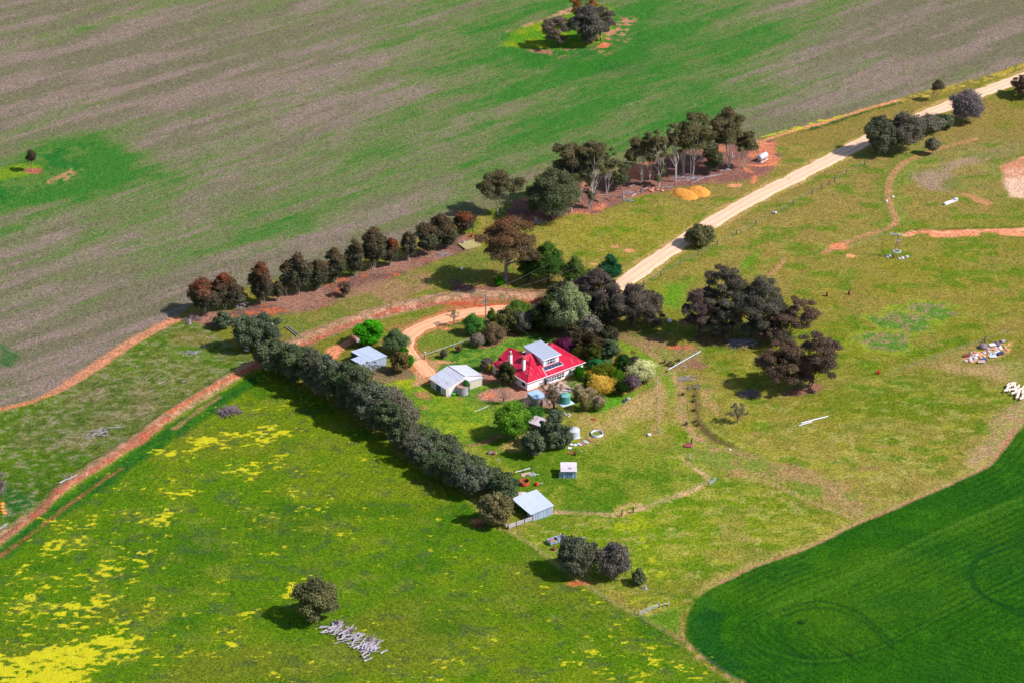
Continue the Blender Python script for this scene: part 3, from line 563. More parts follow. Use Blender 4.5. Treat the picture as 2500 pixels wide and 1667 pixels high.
GAIN = np.full(len(Xf), 1.12, np.float32); GAIN[ie] = 1.10; GAIN[ic] = 1.0; GAIN[stub > .15] = 1.07; GAIN[ig] = 1.05
col *= GAIN[:, None]
gm, t, o = newmat('ground_cover')
b = N(t, 'ShaderNodeBsdfPrincipled'); b.inputs['Roughness'].default_value = 0.95; b.inputs['Specular IOR Level'].default_value = 0.08
co = N(t, 'ShaderNodeTexCoord').outputs['Object']
vc = N(t, 'ShaderNodeAttribute'); vc.attribute_name = 'Col'
fa = N(t, 'ShaderNodeAttribute'); fa.attribute_name = 'flower'; sa = N(t, 'ShaderNodeAttribute'); sa.attribute_name = 'stub'
warp = N(t, 'ShaderNodeTexNoise'); warp.inputs['Scale'].default_value = 0.25; t.links.new(co, warp.inputs['Vector'])
va = N(t, 'ShaderNodeVectorMath'); va.operation = 'SCALE'; t.links.new(warp.outputs['Color'], va.inputs[0]); va.inputs['Scale'].default_value = 1.5
vb = N(t, 'ShaderNodeVectorMath'); vb.operation = 'ADD'; t.links.new(co, vb.inputs[0]); t.links.new(va.outputs[0], vb.inputs[1]); cw = vb.outputs[0]
n1 = noise(t, cw, 1.75, 5, 0.74); n2 = noise(t, mapping(t, cw, (.5, 1.3, 1), -ROW), 1.9, 4, 0.75); n3 = noise(t, cw, 0.3, 4, .6)
dark = mixc(t, 1.0, vc.outputs['Color'], (0.52, 0.60, 0.55), 'MULTIPLY')
light = mixc(t, 1.0, vc.outputs['Color'], (1.42, 1.33, 1.35), 'MULTIPLY')
c = mixc(t, mth(t, 'MULTIPLY_ADD', n1, 5.4, -2.2, clamp=True), dark, light)
c = mixc(t, mth(t, 'MULTIPLY_ADD', n3, 2.4, -.95, clamp=True), c, mixc(t, 1.0, c, (1.06, 0.98, 0.94), 'MULTIPLY'))
# stubble: straw-pale flecks and dark mauve soil between
sf = mth(t, 'MULTIPLY', mth(t, 'MULTIPLY_ADD', n2, 7.0, -3.9, clamp=True), sa.outputs['Fac'])
c = mixc(t, mth(t, 'MULTIPLY', sf, .62), c, A(196, 180, 166))
sd = mth(t, 'MULTIPLY', mth(t, 'MULTIPLY_ADD', n2, -7.0, 2.9, clamp=True), sa.outputs['Fac'])
c = mixc(t, mth(t, 'MULTIPLY', sd, .6), c, A(66, 66, 44))
# flowers: crisp yellow heads where the stand is dense
nf = noise(t, mapping(t, cw, (.8, 1.25, 1), .5), 2.6, 4, 0.72)
ff = mth(t, 'MULTIPLY_ADD', mth(t, 'SUBTRACT', fa.outputs['Fac'], mth(t, 'MULTIPLY_ADD', nf, 2.2, -.66)), 3.6, 0.0, clamp=True)
c = mixc(t, mth(t, 'MULTIPLY', ff, .84), c, mixc(t, n1, A(206, 192, 24), A(244, 232, 48)))
t.links.new(c, b.inputs['Base Color'])
bp = N(t, 'ShaderNodeBump'); bp.inputs['Distance'].default_value = 0.38; bp.inputs['Strength'].default_value = 0.9
t.links.new(mth(t, 'ADD', n1, mth(t, 'MULTIPLY', noise(t, cw, 3.5, 3, .6), .4)), bp.inputs['Height']); t.links.new(bp.outputs[0], b.inputs['Normal'])
t.links.new(b.outputs[0], o.inputs[0])
ny, nx = SH; ii = np.arange(nx*ny).reshape(ny, nx)
F_ = np.stack([ii[:-1, :-1], ii[:-1, 1:], ii[1:, 1:], ii[1:, :-1]], -1).reshape(-1, 4)
gobj = mesh_np('ground', np.stack([Xf, Yf, HZ], 1), F_, gm, True, col, attrs={'flower': flower, 'stub': stub})
gobj['kind'] = 'structure'

# ------------------------------------------------------------------ roads as sheets of their own
def roadmat(name, c1, c2, c3):
    m, t, o = newmat(name); b = N(t, 'ShaderNodeBsdfPrincipled'); b.inputs['Roughness'].default_value = .95; b.inputs['Specular IOR Level'].default_value = .1
    at = N(t, 'ShaderNodeAttribute'); at.attribute_name = 'across'; al = N(t, 'ShaderNodeAttribute'); al.attribute_name = 'along'
    co = N(t, 'ShaderNodeTexCoord').outputs['Object']; cx = N(t, 'ShaderNodeCombineXYZ')
    t.links.new(mth(t, 'MULTIPLY', al.outputs['Fac'], .12), cx.inputs[0]); t.links.new(mth(t, 'MULTIPLY', at.outputs['Fac'], 2.2), cx.inputs[1])
    st = noise(t, cx.outputs[0], 1.0, 5, .65); n = noise(t, co, .9, 5, .7)
    c = mixc(t, mth(t, 'MULTIPLY_ADD', st, 3.2, -1.2, clamp=True), c1, c2)
    c = mixc(t, mth(t, 'MULTIPLY_ADD', n, 4.0, -2.2, clamp=True), c, c3)
    rt = mth(t, 'SUBTRACT', 1.0, mth(t, 'DIVIDE', mth(t, 'ABSOLUTE', mth(t, 'SUBTRACT', mth(t, 'ABSOLUTE', at.outputs['Fac']), 1.05)), .42), clamp=True)
    c = mixc(t, mth(t, 'MULTIPLY', mth(t, 'MULTIPLY', rt, st), .9), c, tuple(x*.72 for x in c3))
    t.links.new(c, b.inputs['Base Color']); bp = N(t, 'ShaderNodeBump'); bp.inputs['Distance'].default_value = .12
    t.links.new(mth(t, 'ADD', st, mth(t, 'MULTIPLY', noise(t, co, 3, 4), .5)), bp.inputs['Height']); t.links.new(bp.outputs[0], b.inputs['Normal'])
    t.links.new(b.outputs[0], o.inputs[0]); return m
def strip(name, pts, wf, mat, seed, amp=.5, zoff=.05):
    P = spline(W(pts), 0.6); n = len(P); M = 11; V = []; ac = []; al = []; L = 0
    s = np.arange(n, dtype=np.float32)
    el_ = (fbm(s/5, s*0+seed, seed, 4)-.5)*amp*2; er_ = (fbm(s/5, s*0+seed+5, seed+3, 4)-.5)*amp*2
    for i in range(n):
        d = P[min(i+1, n-1)]-P[max(i-1, 0)]; d = d/(np.linalg.norm(d)+1e-9); nn = np.array([-d[1], d[0]]); w2 = wf(i/(n-1))/2
        if i: L += np.linalg.norm(P[i]-P[i-1])
        for k in range(M):
            tt = -1+2*k/(M-1); off = tt*w2+(el_[i] if tt > 0 else er_[i])*abs(tt)
            x, y = P[i]+nn*off; e = abs(tt) > .95
            V.append((x, y, H(x, y)+(zoff if not e else -.04)+(.05*(1-tt*tt)))); ac.append(off); al.append(L)
    F = [(i*M+k, (i+1)*M+k, (i+1)*M+k+1, i*M+k+1) for i in range(n-1) for k in range(M-1)]
    o = mesh_np(name, V, F, mat, True, attrs={'across': ac, 'along': al}); o['kind'] = 'structure'; return o
m_road = roadmat('pale_gravel', A(236, 192, 158), A(250, 212, 180), A(214, 160, 126))
m_drv = roadmat('orange_gravel', A(232, 168, 126), A(246, 190, 150), A(206, 138, 100))
strip('road', MAIN, lambda t: 5.8, m_road, 3)
strip('driveway', DRIVE, lambda t: 4.9-1.0*sst(.7, 1, t), m_drv, 8)
# ================================================================== VEGETATION
def leafmat(name):
    m, t, o = newmat(name); at = N(t, 'ShaderNodeAttribute'); at.attribute_name = 'Col'
    d = N(t, 'ShaderNodeBsdfDiffuse'); tr = N(t, 'ShaderNodeBsdfTranslucent'); gl = N(t, 'ShaderNodeBsdfGlossy'); gl.inputs['Roughness'].default_value = .55
    t.links.new(at.outputs['Color'], d.inputs[0]); t.links.new(mixc(t, 1, at.outputs['Color'], (1.0, 1.15, .6), 'MULTIPLY'), tr.inputs[0])
    gl.inputs[0].default_value = (.55, .58, .6, 1)
    a = N(t, 'ShaderNodeMixShader'); a.inputs[0].default_value = .22; t.links.new(d.outputs[0], a.inputs[1]); t.links.new(tr.outputs[0], a.inputs[2])
    b = N(t, 'ShaderNodeMixShader'); b.inputs[0].default_value = .0; t.links.new(a.outputs[0], b.inputs[1]); t.links.new(gl.outputs[0], b.inputs[2])
    t.links.new(b.outputs[0], o.inputs[0]); return m
M_LEAF = leafmat('foliage')
M_BARK = {k: plain('bark_'+k, A(*c), .9, var=.35, nscale=2.0) for k, c in dict(pale=(196, 184, 176), grey=(140, 128, 124), dark=(84, 68, 62), twig=(150, 128, 124), pink=(176, 140, 128)).items()}
# kind: crown base fraction, clump radius as share of half width, clump count, flatten, leaf size, cover, (lit colour, second colour, top colour, top amount), stems, bark
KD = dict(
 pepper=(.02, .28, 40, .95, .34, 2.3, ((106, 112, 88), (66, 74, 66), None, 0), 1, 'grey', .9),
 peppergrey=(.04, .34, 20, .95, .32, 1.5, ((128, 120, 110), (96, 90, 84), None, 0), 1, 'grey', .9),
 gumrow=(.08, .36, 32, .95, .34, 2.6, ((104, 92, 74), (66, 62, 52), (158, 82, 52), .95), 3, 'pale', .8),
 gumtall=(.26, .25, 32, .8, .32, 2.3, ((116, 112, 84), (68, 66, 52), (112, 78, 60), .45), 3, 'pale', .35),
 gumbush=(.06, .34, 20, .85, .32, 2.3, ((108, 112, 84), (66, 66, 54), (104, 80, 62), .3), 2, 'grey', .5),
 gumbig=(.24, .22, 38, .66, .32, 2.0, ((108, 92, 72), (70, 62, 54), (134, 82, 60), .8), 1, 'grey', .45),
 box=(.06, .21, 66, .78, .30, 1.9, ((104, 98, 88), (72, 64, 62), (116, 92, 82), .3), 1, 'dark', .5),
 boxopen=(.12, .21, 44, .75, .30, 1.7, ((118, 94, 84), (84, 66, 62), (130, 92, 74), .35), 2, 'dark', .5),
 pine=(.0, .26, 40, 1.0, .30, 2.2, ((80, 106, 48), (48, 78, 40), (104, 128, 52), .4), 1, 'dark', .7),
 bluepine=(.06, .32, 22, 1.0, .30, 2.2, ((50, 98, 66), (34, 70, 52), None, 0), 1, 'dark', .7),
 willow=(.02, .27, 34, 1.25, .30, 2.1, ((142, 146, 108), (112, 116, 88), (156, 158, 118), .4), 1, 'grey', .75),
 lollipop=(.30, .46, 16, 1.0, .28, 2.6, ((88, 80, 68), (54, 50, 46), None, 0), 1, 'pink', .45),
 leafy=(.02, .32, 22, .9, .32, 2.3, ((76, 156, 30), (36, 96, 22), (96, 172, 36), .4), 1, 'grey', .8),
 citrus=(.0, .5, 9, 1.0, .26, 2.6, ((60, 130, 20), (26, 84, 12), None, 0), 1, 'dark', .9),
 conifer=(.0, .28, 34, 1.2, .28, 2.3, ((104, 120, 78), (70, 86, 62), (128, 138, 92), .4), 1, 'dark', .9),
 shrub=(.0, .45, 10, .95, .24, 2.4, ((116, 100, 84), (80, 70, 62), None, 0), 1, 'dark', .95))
RNG = np.random.default_rng(7); LB = np.array((1.38, 1.46, 1.30))
def quad_leaves(c, nrm, size, droop):
    n = len(c); r = RNG.normal(size=(n, 3)); r[:, 2] -= droop*1.6
    a = np.cross(nrm, r); a /= np.linalg.norm(a, axis=1)[:, None]+1e-9; b = np.cross(nrm, a)
    s = size*(.6+.8*RNG.random(n))[:, None]; a = a*s*.5; b = b*s*.5*(1.15+.5*droop)
    V = np.stack([c-a*.5-b, c+a-b*.2, c+a*.4+b, c-a+b*.25], 1).reshape(-1, 3)
    return V, np.arange(4*n).reshape(-1, 4)
def crown_mesh(name, clumps, kd, H_, parent, cols=None, cover=None, size=None, droop=.4):
    cb, cr_, cn, fl, ls, cov, cc, ns, bk, _ = kd
    if cols: cc = cols
    if cover: cov = cover
    if size: ls = size
    ls *= .74
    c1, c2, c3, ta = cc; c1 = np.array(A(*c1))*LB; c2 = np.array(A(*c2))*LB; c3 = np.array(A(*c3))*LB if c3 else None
    Vs = []; Cs = []
    for (x, y, z, r) in clumps:
        n = int(max(24, min(2000, cov*4*math.pi*r*r*.80/(ls*ls*1.0))))
        d = RNG.normal(size=(n, 3)); d /= np.linalg.norm(d, axis=1)[:, None]; d[:, 2] = np.where(d[:, 2] < -.35, -d[:, 2]*.7, d[:, 2])
        bump = 1+.28*(vn(d[:, 0]*2.6+x, d[:, 1]*2.6+y+d[:, 2]*2.3, 3)-.5)*2
        rr = (.45+.57*RNG.random(n)**.6)*bump; rr = np.where(RNG.random(n) < .13, rr*(1.08+.38*RNG.random(n)), rr)
        p = np.stack([x+d[:, 0]*rr*r, y+d[:, 1]*rr*r, z+d[:, 2]*rr*r*fl], 1)+RNG.normal(size=(n, 3))*.06
        nm = d*1.0+RNG.normal(size=(n, 3))*.62; nm /= np.linalg.norm(nm, axis=1)[:, None]
        V, _f = quad_leaves(p, nm, ls, droop); Vs.append(V)
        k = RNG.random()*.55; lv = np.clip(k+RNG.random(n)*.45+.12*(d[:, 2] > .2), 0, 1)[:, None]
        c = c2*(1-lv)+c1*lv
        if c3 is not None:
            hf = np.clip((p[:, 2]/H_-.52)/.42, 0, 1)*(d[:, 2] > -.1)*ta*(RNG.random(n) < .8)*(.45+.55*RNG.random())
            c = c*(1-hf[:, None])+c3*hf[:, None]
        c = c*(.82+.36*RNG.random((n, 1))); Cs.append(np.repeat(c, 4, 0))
    V = np.concatenate(Vs); V[:, 2] = np.maximum(V[:, 2], .04)
    return mesh_np(name, V, np.arange(len(V)).reshape(-1, 4), M_LEAF, False, np.concatenate(Cs), parent)
def limb(mb, a, b, r0, r1, sag=.0, n=4, wig=.06):
    a = np.array(a); b = np.array(b); L = np.linalg.norm(b-a); P = []
    for i in range(n+1):
        t_ = i/n; p = a*(1-t_)+b*t_; p[2] += L*sag*4*t_*(1-t_)*.5
        if 0 < i < n: p = p+RNG.normal(size=3)*L*wig*np.array([1, 1, .6])
        P.append(tuple(p))
    mb.tube(P, [r0+(r1-r0)*i/n for i in range(n+1)], 5, False); return P
def tree(name, u, v, vtop, wpx, kind, label, cat='tree', group=None, uc=None, cols=None, cover=None, part='crown', stem='trunk', bulk=None, seed=None, nc=None):
    global RNG
    RNG = np.random.default_rng(int(seed if seed is not None else u*7+v*13) & 0x7fffffff)
    kd = KD[kind]; cb, cr_, cn, fl, ls, cov, cc, ns, bk, dense = kd
    if nc: cn = int(nc*1.5)
    s, el = scl(v); R = wpx/s/2; T = (v-vtop)/s; ce = math.cos(el); se = math.sin(el)
    if dense >= .7:
        x, y = g(u, v); y += R*.55; R2 = R*.85; T2 = T+0*R; q = max((T2*T2-R2*R2*se*se)/(2*T2), T2*.28)
        Ht = 2*q/ce*.92 if cb < .1 else (T-R*se*.35)/ce
        Ht = max(Ht, R*.75)
    else:
        x, y = g(u, v); Ht = (T-R*se*.35)/ce
    R *= {'gumrow': 1.1, 'gumtall': 1.42, 'gumbush': 1.35, 'box': 1.2, 'boxopen': 1.2}.get(kind, 1.14)*(1.04 if R > 2.6 else .92); off = 0 if uc is None else (uc-u)/s
    th = thing(name, label, cat, (x, y, H(x, y)), 0, group)
    zc = Ht*(cb+1)/2; az = Ht*(1-cb)/2; cl = []; rC = R*cr_
    for i in range(cn):
        for _ in range(30):
            d = RNG.normal(size=3); d /= np.linalg.norm(d)
            if dense < .5:
                rr = RNG.uniform(.35, 1.0); d[2] = d[2] if d[2] > -.55 else -d[2]
            else: rr = RNG.uniform(.35, 1.0)**.6
            r_ = rC*RNG.choice((.55, .75, .95, 1.15, 1.4))*RNG.uniform(.9, 1.1); rr *= .80+.42*float(vn(np.array(d[0]*1.7+u), np.array(d[1]*1.7+d[2]*1.3+v), 5))
            px_, py_, pz_ = d[0]*rr*(R-r_*.8), d[1]*rr*(R-r_*.8), zc+d[2]*rr*(az-r_*.7*fl)
            if kind in ('pine', 'conifer', 'bluepine'):
                hf = max(0, (pz_/Ht-.25)/.75); px_ *= 1-.62*hf; py_ *= 1-.62*hf; r_ *= 1-.35*hf
            elif kind == 'gumrow':
                hf = pz_/Ht; k_ = 1-.35*max(0, .45-hf)/.45-.35*max(0, hf-.7)/.3; px_ *= k_; py_ *= k_
            elif dense >= .9 and cb < .1:
                if pz_ < Ht*.25: k_ = .86; px_ *= k_; py_ *= k_
            if all((px_-a)**2+(py_-b)**2+(pz_-c)**2 > (min(r_, e)*.62)**2 for a, b, c, e in cl): break
        cl.append((px_+off, py_, pz_, r_))
    cl.append((off, 0, Ht-rC*.8*fl, rC*.9))
    if dense >= .7: cl += [(off+R*.30*math.cos(k*2.1), R*.30*math.sin(k*2.1), Ht*(.38+.12*(k % 2)), R*.45) for k in range(3)]
    droop = {'pepper': .9, 'peppergrey': .9, 'willow': 1.0, 'gumrow': .6, 'gumtall': .5}.get(kind, .25)
    if kind in ('pine', 'conifer'): droop = -.5
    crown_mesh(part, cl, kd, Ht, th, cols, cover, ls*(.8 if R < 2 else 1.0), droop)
    mb = MB(); tr_ = max(.05, min(.55, Ht*(.022 if ns == 1 else .013)))*(1.35 if kind in ('box', 'boxopen', 'gumbig') else 1)
    zf = Ht*max(cb, .22)
    if ns > 1:
        for k in range(ns):
            a_ = RNG.uniform(0, 6.28); sp = R*.5*RNG.uniform(.4, 1.1)
            top = (off*.8+sp*math.cos(a_), sp*math.sin(a_), Ht*RNG.uniform(.72, .88))
            P = limb(mb, (.25*math.cos(a_), .25*math.sin(a_), -.1), top, tr_*.75, tr_*.25, 0, 6, .02)
            for c_ in cl[k::ns][:7]:
                j = int(np.clip(c_[2]/top[2]*5-1.2, 1, 4)); limb(mb, P[j], c_[:3], tr_*.35, tr_*.08, .05, 3)
    else:
        mid_ = (off*.35+RNG.normal()*.02*Ht, RNG.normal()*.02*Ht, zf*1.15); P = limb(mb, (0, 0, -.15), mid_, tr_*1.15, tr_*.8, 0, 3, .02)
        top = (off, 0, Ht*.82); P2 = limb(mb, mid_, top, tr_*.75, tr_*.15, 0, 4, .04)
        for i, c_ in enumerate(cl[:18]):
            src = mid_ if c_[2] < Ht*.6 else P2[1 if i % 2 else 2]; limb(mb, src, c_[:3], tr_*.42, tr_*.07, .06, 4)
    mb.build(stem, M_BARK[bk], th); return th
def bare(name, u, v, vtop, wpx, label, cat='tree', bark='twig', n=16, leafy=0, cols=None, seed=None, group=None, part='branches', uc=None):
    """leafless or thin plant: stems that fork twice, sometimes with a thin veil of leaves"""
    global RNG
    RNG = np.random.default_rng(int(seed if seed is not None else u*5+v*11))
    s, el = scl(v); R = wpx/s/2; Ht = (v-vtop)/s/math.cos(el); x, y = g(u, v); off = 0 if uc is None else (uc-u)/s
    th = thing(name, label, cat, (x, y, H(x, y)), 0, group); tk = MB(); mb = MB(); r0 = max(.05, Ht*.022)
    tk_top = (off*.3, 0, Ht*.28); limb(tk, (0, 0, -.1), tk_top, r0*1.3, r0, 0, 3, .02); tips = []
    for i in range(n):
        a_ = 2*math.pi*i/n+RNG.normal()*.3; q = RNG.uniform(.25, 1); b_ = (off+R*q*math.cos(a_), R*q*math.sin(a_), Ht*(1.02-.42*q*q)*RNG.uniform(.85, 1))
        P = limb(mb, tk_top if i % 3 else (0, 0, Ht*.12), b_, r0*.5, r0*.12, .04, 5, .05); tips.append(b_)
        for j in (2, 3, 4):
            for _ in range(2):
                e = np.array(P[j])+RNG.normal(size=3)*R*.28+np.array([0, 0, R*.18]); limb(mb, P[j], e, r0*.22, .012, 0, 2, .05); tips.append(tuple(e))
    tk.build('trunk', M_BARK[bark], th); mb.build(part, M_BARK[bark], th)
    if leafy:
        cl = [(p[0], p[1], p[2], R*.17) for p in tips[::3]]
        crown_mesh('foliage', cl, KD['shrub'], Ht, th, cols, leafy, .2, .3)
    return th
ORD = ['first', 'second', 'third', 'fourth', 'fifth', 'sixth', 'seventh', 'eighth', 'ninth', 'tenth', 'eleventh', 'twelfth', 'thirteenth', 'fourteenth', 'fifteenth', 'sixteenth', 'seventeenth', 'eighteenth', 'nineteenth', 'twentieth', 'twenty-first', 'twenty-second', 'twenty-third', 'twenty-fourth', 'twenty-fifth', 'twenty-sixth']
# the windbreak row of russet-topped gums along the stubble field
rowg = 'row of russet-topped gums along the stubble field'
RT = [(500, 772, 682, 76, 'broad russet-topped gum at the lower-left end of the row'), (549, 760, 667, 54, 'orange-tipped gum, second from the lower-left end of the row'),
      (583, 752, 699, 42, 'short rust-brown gum above the white dead branches'), (640, 747, 639, 58, 'tall red-topped gum standing alone between two gaps of the row'),
      (680, 734, 684, 26, 'small dark gum beside the tall lone red-topped gum'), (700, 722, 641, 40, 'left one of the three close gums left of the small shade tree'),
      (729, 719, 619, 62, 'tallest of the three close gums with pale forked stems'), (777, 710, 634, 48, 'right one of the three close gums with a russet crown'),
      (817, 693, 604, 50, 'olive-topped gum just above the small shade tree'), (866, 677, 583, 44, 'slim two-tiered gum, third left of the rounded rusty one'),
      (911, 662, 558, 60, 'tall gum with open pale stems in the middle of the row'), (954, 652, 581, 44, 'rounded rusty gum right of the tall open-stemmed one'),
      (998, 638, 566, 42, 'narrow dark gum right of the rounded rusty one'), (1045, 625, 547, 54, 'dense green-brown gum, wider neighbour of the narrow dark one'),
      (1092, 608, 550, 50, 'rounded gum nearest the concrete slab, front of a pair'), (1078, 580, 526, 46, 'gum standing behind the rounded gum near the slab'),
      (1133, 574, 519, 50, 'russet gum at the upper-right end of the row, by the big gum')]
for i, (u, v, vt, wd, lb) in enumerate(RT):
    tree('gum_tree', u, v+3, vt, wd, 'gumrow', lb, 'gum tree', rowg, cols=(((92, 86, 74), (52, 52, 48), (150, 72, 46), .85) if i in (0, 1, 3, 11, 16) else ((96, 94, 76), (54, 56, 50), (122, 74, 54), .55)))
tree('small_tree', 842, 724, 686, 34, 'boxopen', 'small thin shade tree standing in front of the gum row', 'tree')
# the tall open gums of the upper grove
gg = 'tall gums of the grove above the sawdust heaps'
GT = [(1218, 526, 418, 87, 1226, 'detached open gum left of the grove, above the big spreading gum', 'gumtall', 15), (1351, 536, 408, 99, 1348, 'dense silver-olive gum with several pale stems at the left end of the grove', 'gumbush', 20),
      (1392, 500, 350, 78, 1386, 'tall gum behind the dense silver-olive one in the grove', 'gumtall', 18), (1437, 508, 341, 66, 1442, 'crowded tall gum in the middle of the left half of the grove', 'gumtall', 20),
      (1440, 506, 428, 34, 1438, 'short bushy gum under the crowded tall gum', 'gumbush', 10), (1480, 473, 360, 44, 1492, 'slender gum with one long pale stem, right of the crowded ones', 'gumtall', 10),
      (1563, 447, 334, 58, 1553, 'gum with two straight white stems in the middle of the grove', 'gumtall', 14), (1607, 457, 318, 46, 1600, 'dark-headed gum above the scattered red stones', 'gumtall', 14),
      (1610, 455, 392, 28, 1608, 'low bushy gum at the foot of the dark-headed gum', 'gumbush', 8), (1648, 443, 302, 48, 1640, 'slim gum with white forked stems behind the left sawdust heap', 'gumtall', 14),
      (1689, 430, 277, 80, 1690, 'high gum with a cluster of long bare white stems', 'gumtall', 16), (1735, 420, 354, 44, 1742, 'low dark gum between the two tallest gums', 'gumbush', 12),
      (1781, 410, 264, 84, 1772, 'tallest gum at the right end of the grove', 'gumtall', 22), (1813, 412, 320, 58, 1822, 'leaning gum beside the silver tank', 'gumtall', 13)]
GT += [(1416, 492, 372, 54, 1414, 'gum filling the back of the left half of the grove', 'gumtall', 14), (1515, 462, 392, 44, 1512, 'low gum between the two halves of the grove', 'gumbush', 8), (1585, 440, 322, 50, 1580, 'gum behind the two white-stemmed gums of the grove', 'gumtall', 14),
       (1668, 428, 296, 52, 1664, 'gum behind the slim white-forked gum of the grove', 'gumtall', 14), (1752, 400, 300, 50, 1744, 'gum behind the tallest gum of the grove', 'gumtall', 12), (1320, 520, 440, 60, 1316, 'olive gum on the left shoulder of the silver-olive gum', 'gumbush', 12)]
for u, v, vt, wd, uc, lb, kd_, n_ in GT: tree('gum_tree', u, v, vt, wd, kd_, lb, 'gum tree', gg, uc=uc, nc=n_)
# the big spreading gum and the pines round the drive
tree('gum_tree', 1236, 690, 525, 152, 'gumbig', 'big spreading gum with a brown crown and pale limbs above the channel bank', 'gum tree', uc=1234, nc=24, cover=1.7)
tree('garden_shrub', 1217, 702, 676, 26, 'citrus', 'small green bush at the foot of the big spreading gum', 'shrub')
tree('pine_tree', 1337, 706, 592, 102, 'pine', 'large dark green pine right of the big spreading gum', 'pine tree')
tree('pine_tree', 1290, 690, 598, 60, 'pine', 'dark pine tucked under the right side of the big gum', 'pine tree')
tree('pine_tree', 1402, 712, 624, 66, 'pine', 'smaller olive pine between the large pine and the dark brown trees', 'pine tree', cols=((96, 112, 56), (62, 80, 44), (112, 130, 60), .4))
tree('pine_tree', 1488, 700, 622, 62, 'bluepine', 'blue-green pine beside the end of the gravel road', 'pine tree')
BX = [(1462, 752, 648, 96, 1462, 'dark purplish tree behind the blue-green pine'), (1420, 745, 672, 60, 1422, 'dark tree between the olive pine and the pale willow-like tree'), (1500, 790, 690, 92, 1500, 'dark spreading tree right of the pale willow-like tree'),
      (1540, 795, 688, 116, 1556, 'grey-purple tree with a leaning dark trunk beside the gravel road'), (1595, 800, 742, 50, 1592, 'low grey-purple tree at the right edge of the dark clump')]
for u, v, vt, wd, uc, lb in BX: tree('box_tree', u, v, vt, wd, 'box', lb, 'tree', 'dark trees between road and garden', uc=uc, nc=24, cols=((104, 92, 88), (72, 62, 62), (112, 90, 84), .3))
tree('willow_tree', 1390, 828, 690, 100, 'willow', 'tall pale grey-green willow-like tree behind the house', 'tree')
tree('willow_tree', 1446, 838, 772, 56, 'peppergrey', 'small silvery tree right of the pale willow-like tree', 'tree')
tree('dark_tree', 1335, 822, 722, 56, 'pepper', 'tall near-black tree left of the pale willow-like tree', 'tree', cols=((74, 82, 46), (40, 44, 34), None, 0))
tree('dark_tree', 1302, 812, 762, 56, 'pepper', 'low near-black tree behind the house lawn', 'tree', cols=((64, 66, 46), (36, 40, 32), None, 0))
gl_ = 'shrubs between the driveway loop and the lawn'
tree('garden_tree', 1266, 792, 736, 78, 'conifer', 'wide green shrub tree at the back of the driveway loop', 'tree', gl_, cols=((98, 122, 52), (60, 82, 40), (120, 140, 62), .4))
tree('garden_tree', 1240, 815, 752, 56, 'pepper', 'brown-green shrub tree right of the power pole', 'tree', gl_, cols=((100, 100, 54), (64, 62, 44), None, 0))
tree('garden_tree', 1272, 820, 764, 52, 'pepper', 'grey-purple shrub tree at the lawn edge', 'tree', gl_, cols=((110, 104, 92), (72, 66, 64), None, 0))
tree('garden_tree', 1200, 792, 752, 30, 'conifer', 'thin olive conifer just right of the power pole', 'tree', gl_, cols=((98, 116, 48), (66, 84, 38), (110, 126, 54), .4))
tree('garden_conifer', 1154, 824, 766, 58, 'conifer', 'bright green feathery conifer left of the power pole', 'conifer', gl_, cols=((92, 138, 58), (44, 88, 48), (110, 154, 66), .5))
tree('round_shrub', 1204, 842, 795, 50, 'shrub', 'large rounded brown shrub at the edge of the lawn', 'shrub', gl_, cols=((130, 106, 82), (88, 70, 60), None, 0))
tree('round_shrub', 1166, 850, 815, 40, 'shrub', 'rounded silver-grey shrub left of the large brown one', 'shrub', gl_, cols=((146, 130, 120), (98, 84, 80), None, 0))
tree('small_shrub', 1083, 876, 854, 20, 'shrub', 'small dark grey bush by the garden rail', 'shrub', cols=((100, 94, 90), (60, 56, 56), None, 0))
tree('small_shrub', 1120, 862, 845, 18, 'shrub', 'small brown bush inside the garden rail', 'shrub', cols=((124, 96, 78), (84, 66, 58), None, 0))
tree('small_shrub', 1188, 908, 876, 40, 'shrub', 'purplish bush between garage and house', 'shrub', cols=((124, 104, 104), (80, 66, 70), None, 0), cover=1.6)
tree('small_shrub', 1194, 910, 888, 20, 'shrub', 'yellow-green bush beside the purplish bush at the house', 'shrub', cols=((168, 150, 40), (116, 104, 34), None, 0))
# trees by the open-fronted shed
tree('shade_tree', 902, 848, 784, 70, 'leafy', 'bright green leafy tree behind the open-fronted shed', 'tree')
tree('garden_conifer', 966, 872, 804, 68, 'conifer', 'grey-green feathery tree between shed and driveway', 'tree')
tree('shade_shrub', 974, 914, 860, 48, 'pepper', 'rounded brown shrub tree right of the open-fronted shed', 'shrub', cols=((118, 100, 62), (82, 64, 48), None, 0))
tree('leafy_shrub', 986, 880, 848, 26, 'citrus', 'bright green bush between the feathery tree and the brown shrub', 'shrub')
tree('leafy_shrub', 1001, 898, 866, 22, 'citrus', 'small bright green tree at the driveway bend', 'shrub', cols=((90, 150, 40), (46, 100, 26), None, 0))
bare('sapling', 909, 926, 880, 40, 'thin brown-leaved sapling in front of the open-fronted shed', 'tree', 'grey', 7, .7, ((110, 98, 60), (76, 64, 46), None, 0))
bare('sapling', 1108, 796, 757, 40, 'sparse young tree inside the driveway loop', 'tree', 'twig', 9, .45, ((120, 118, 66), (96, 92, 60), None, 0))
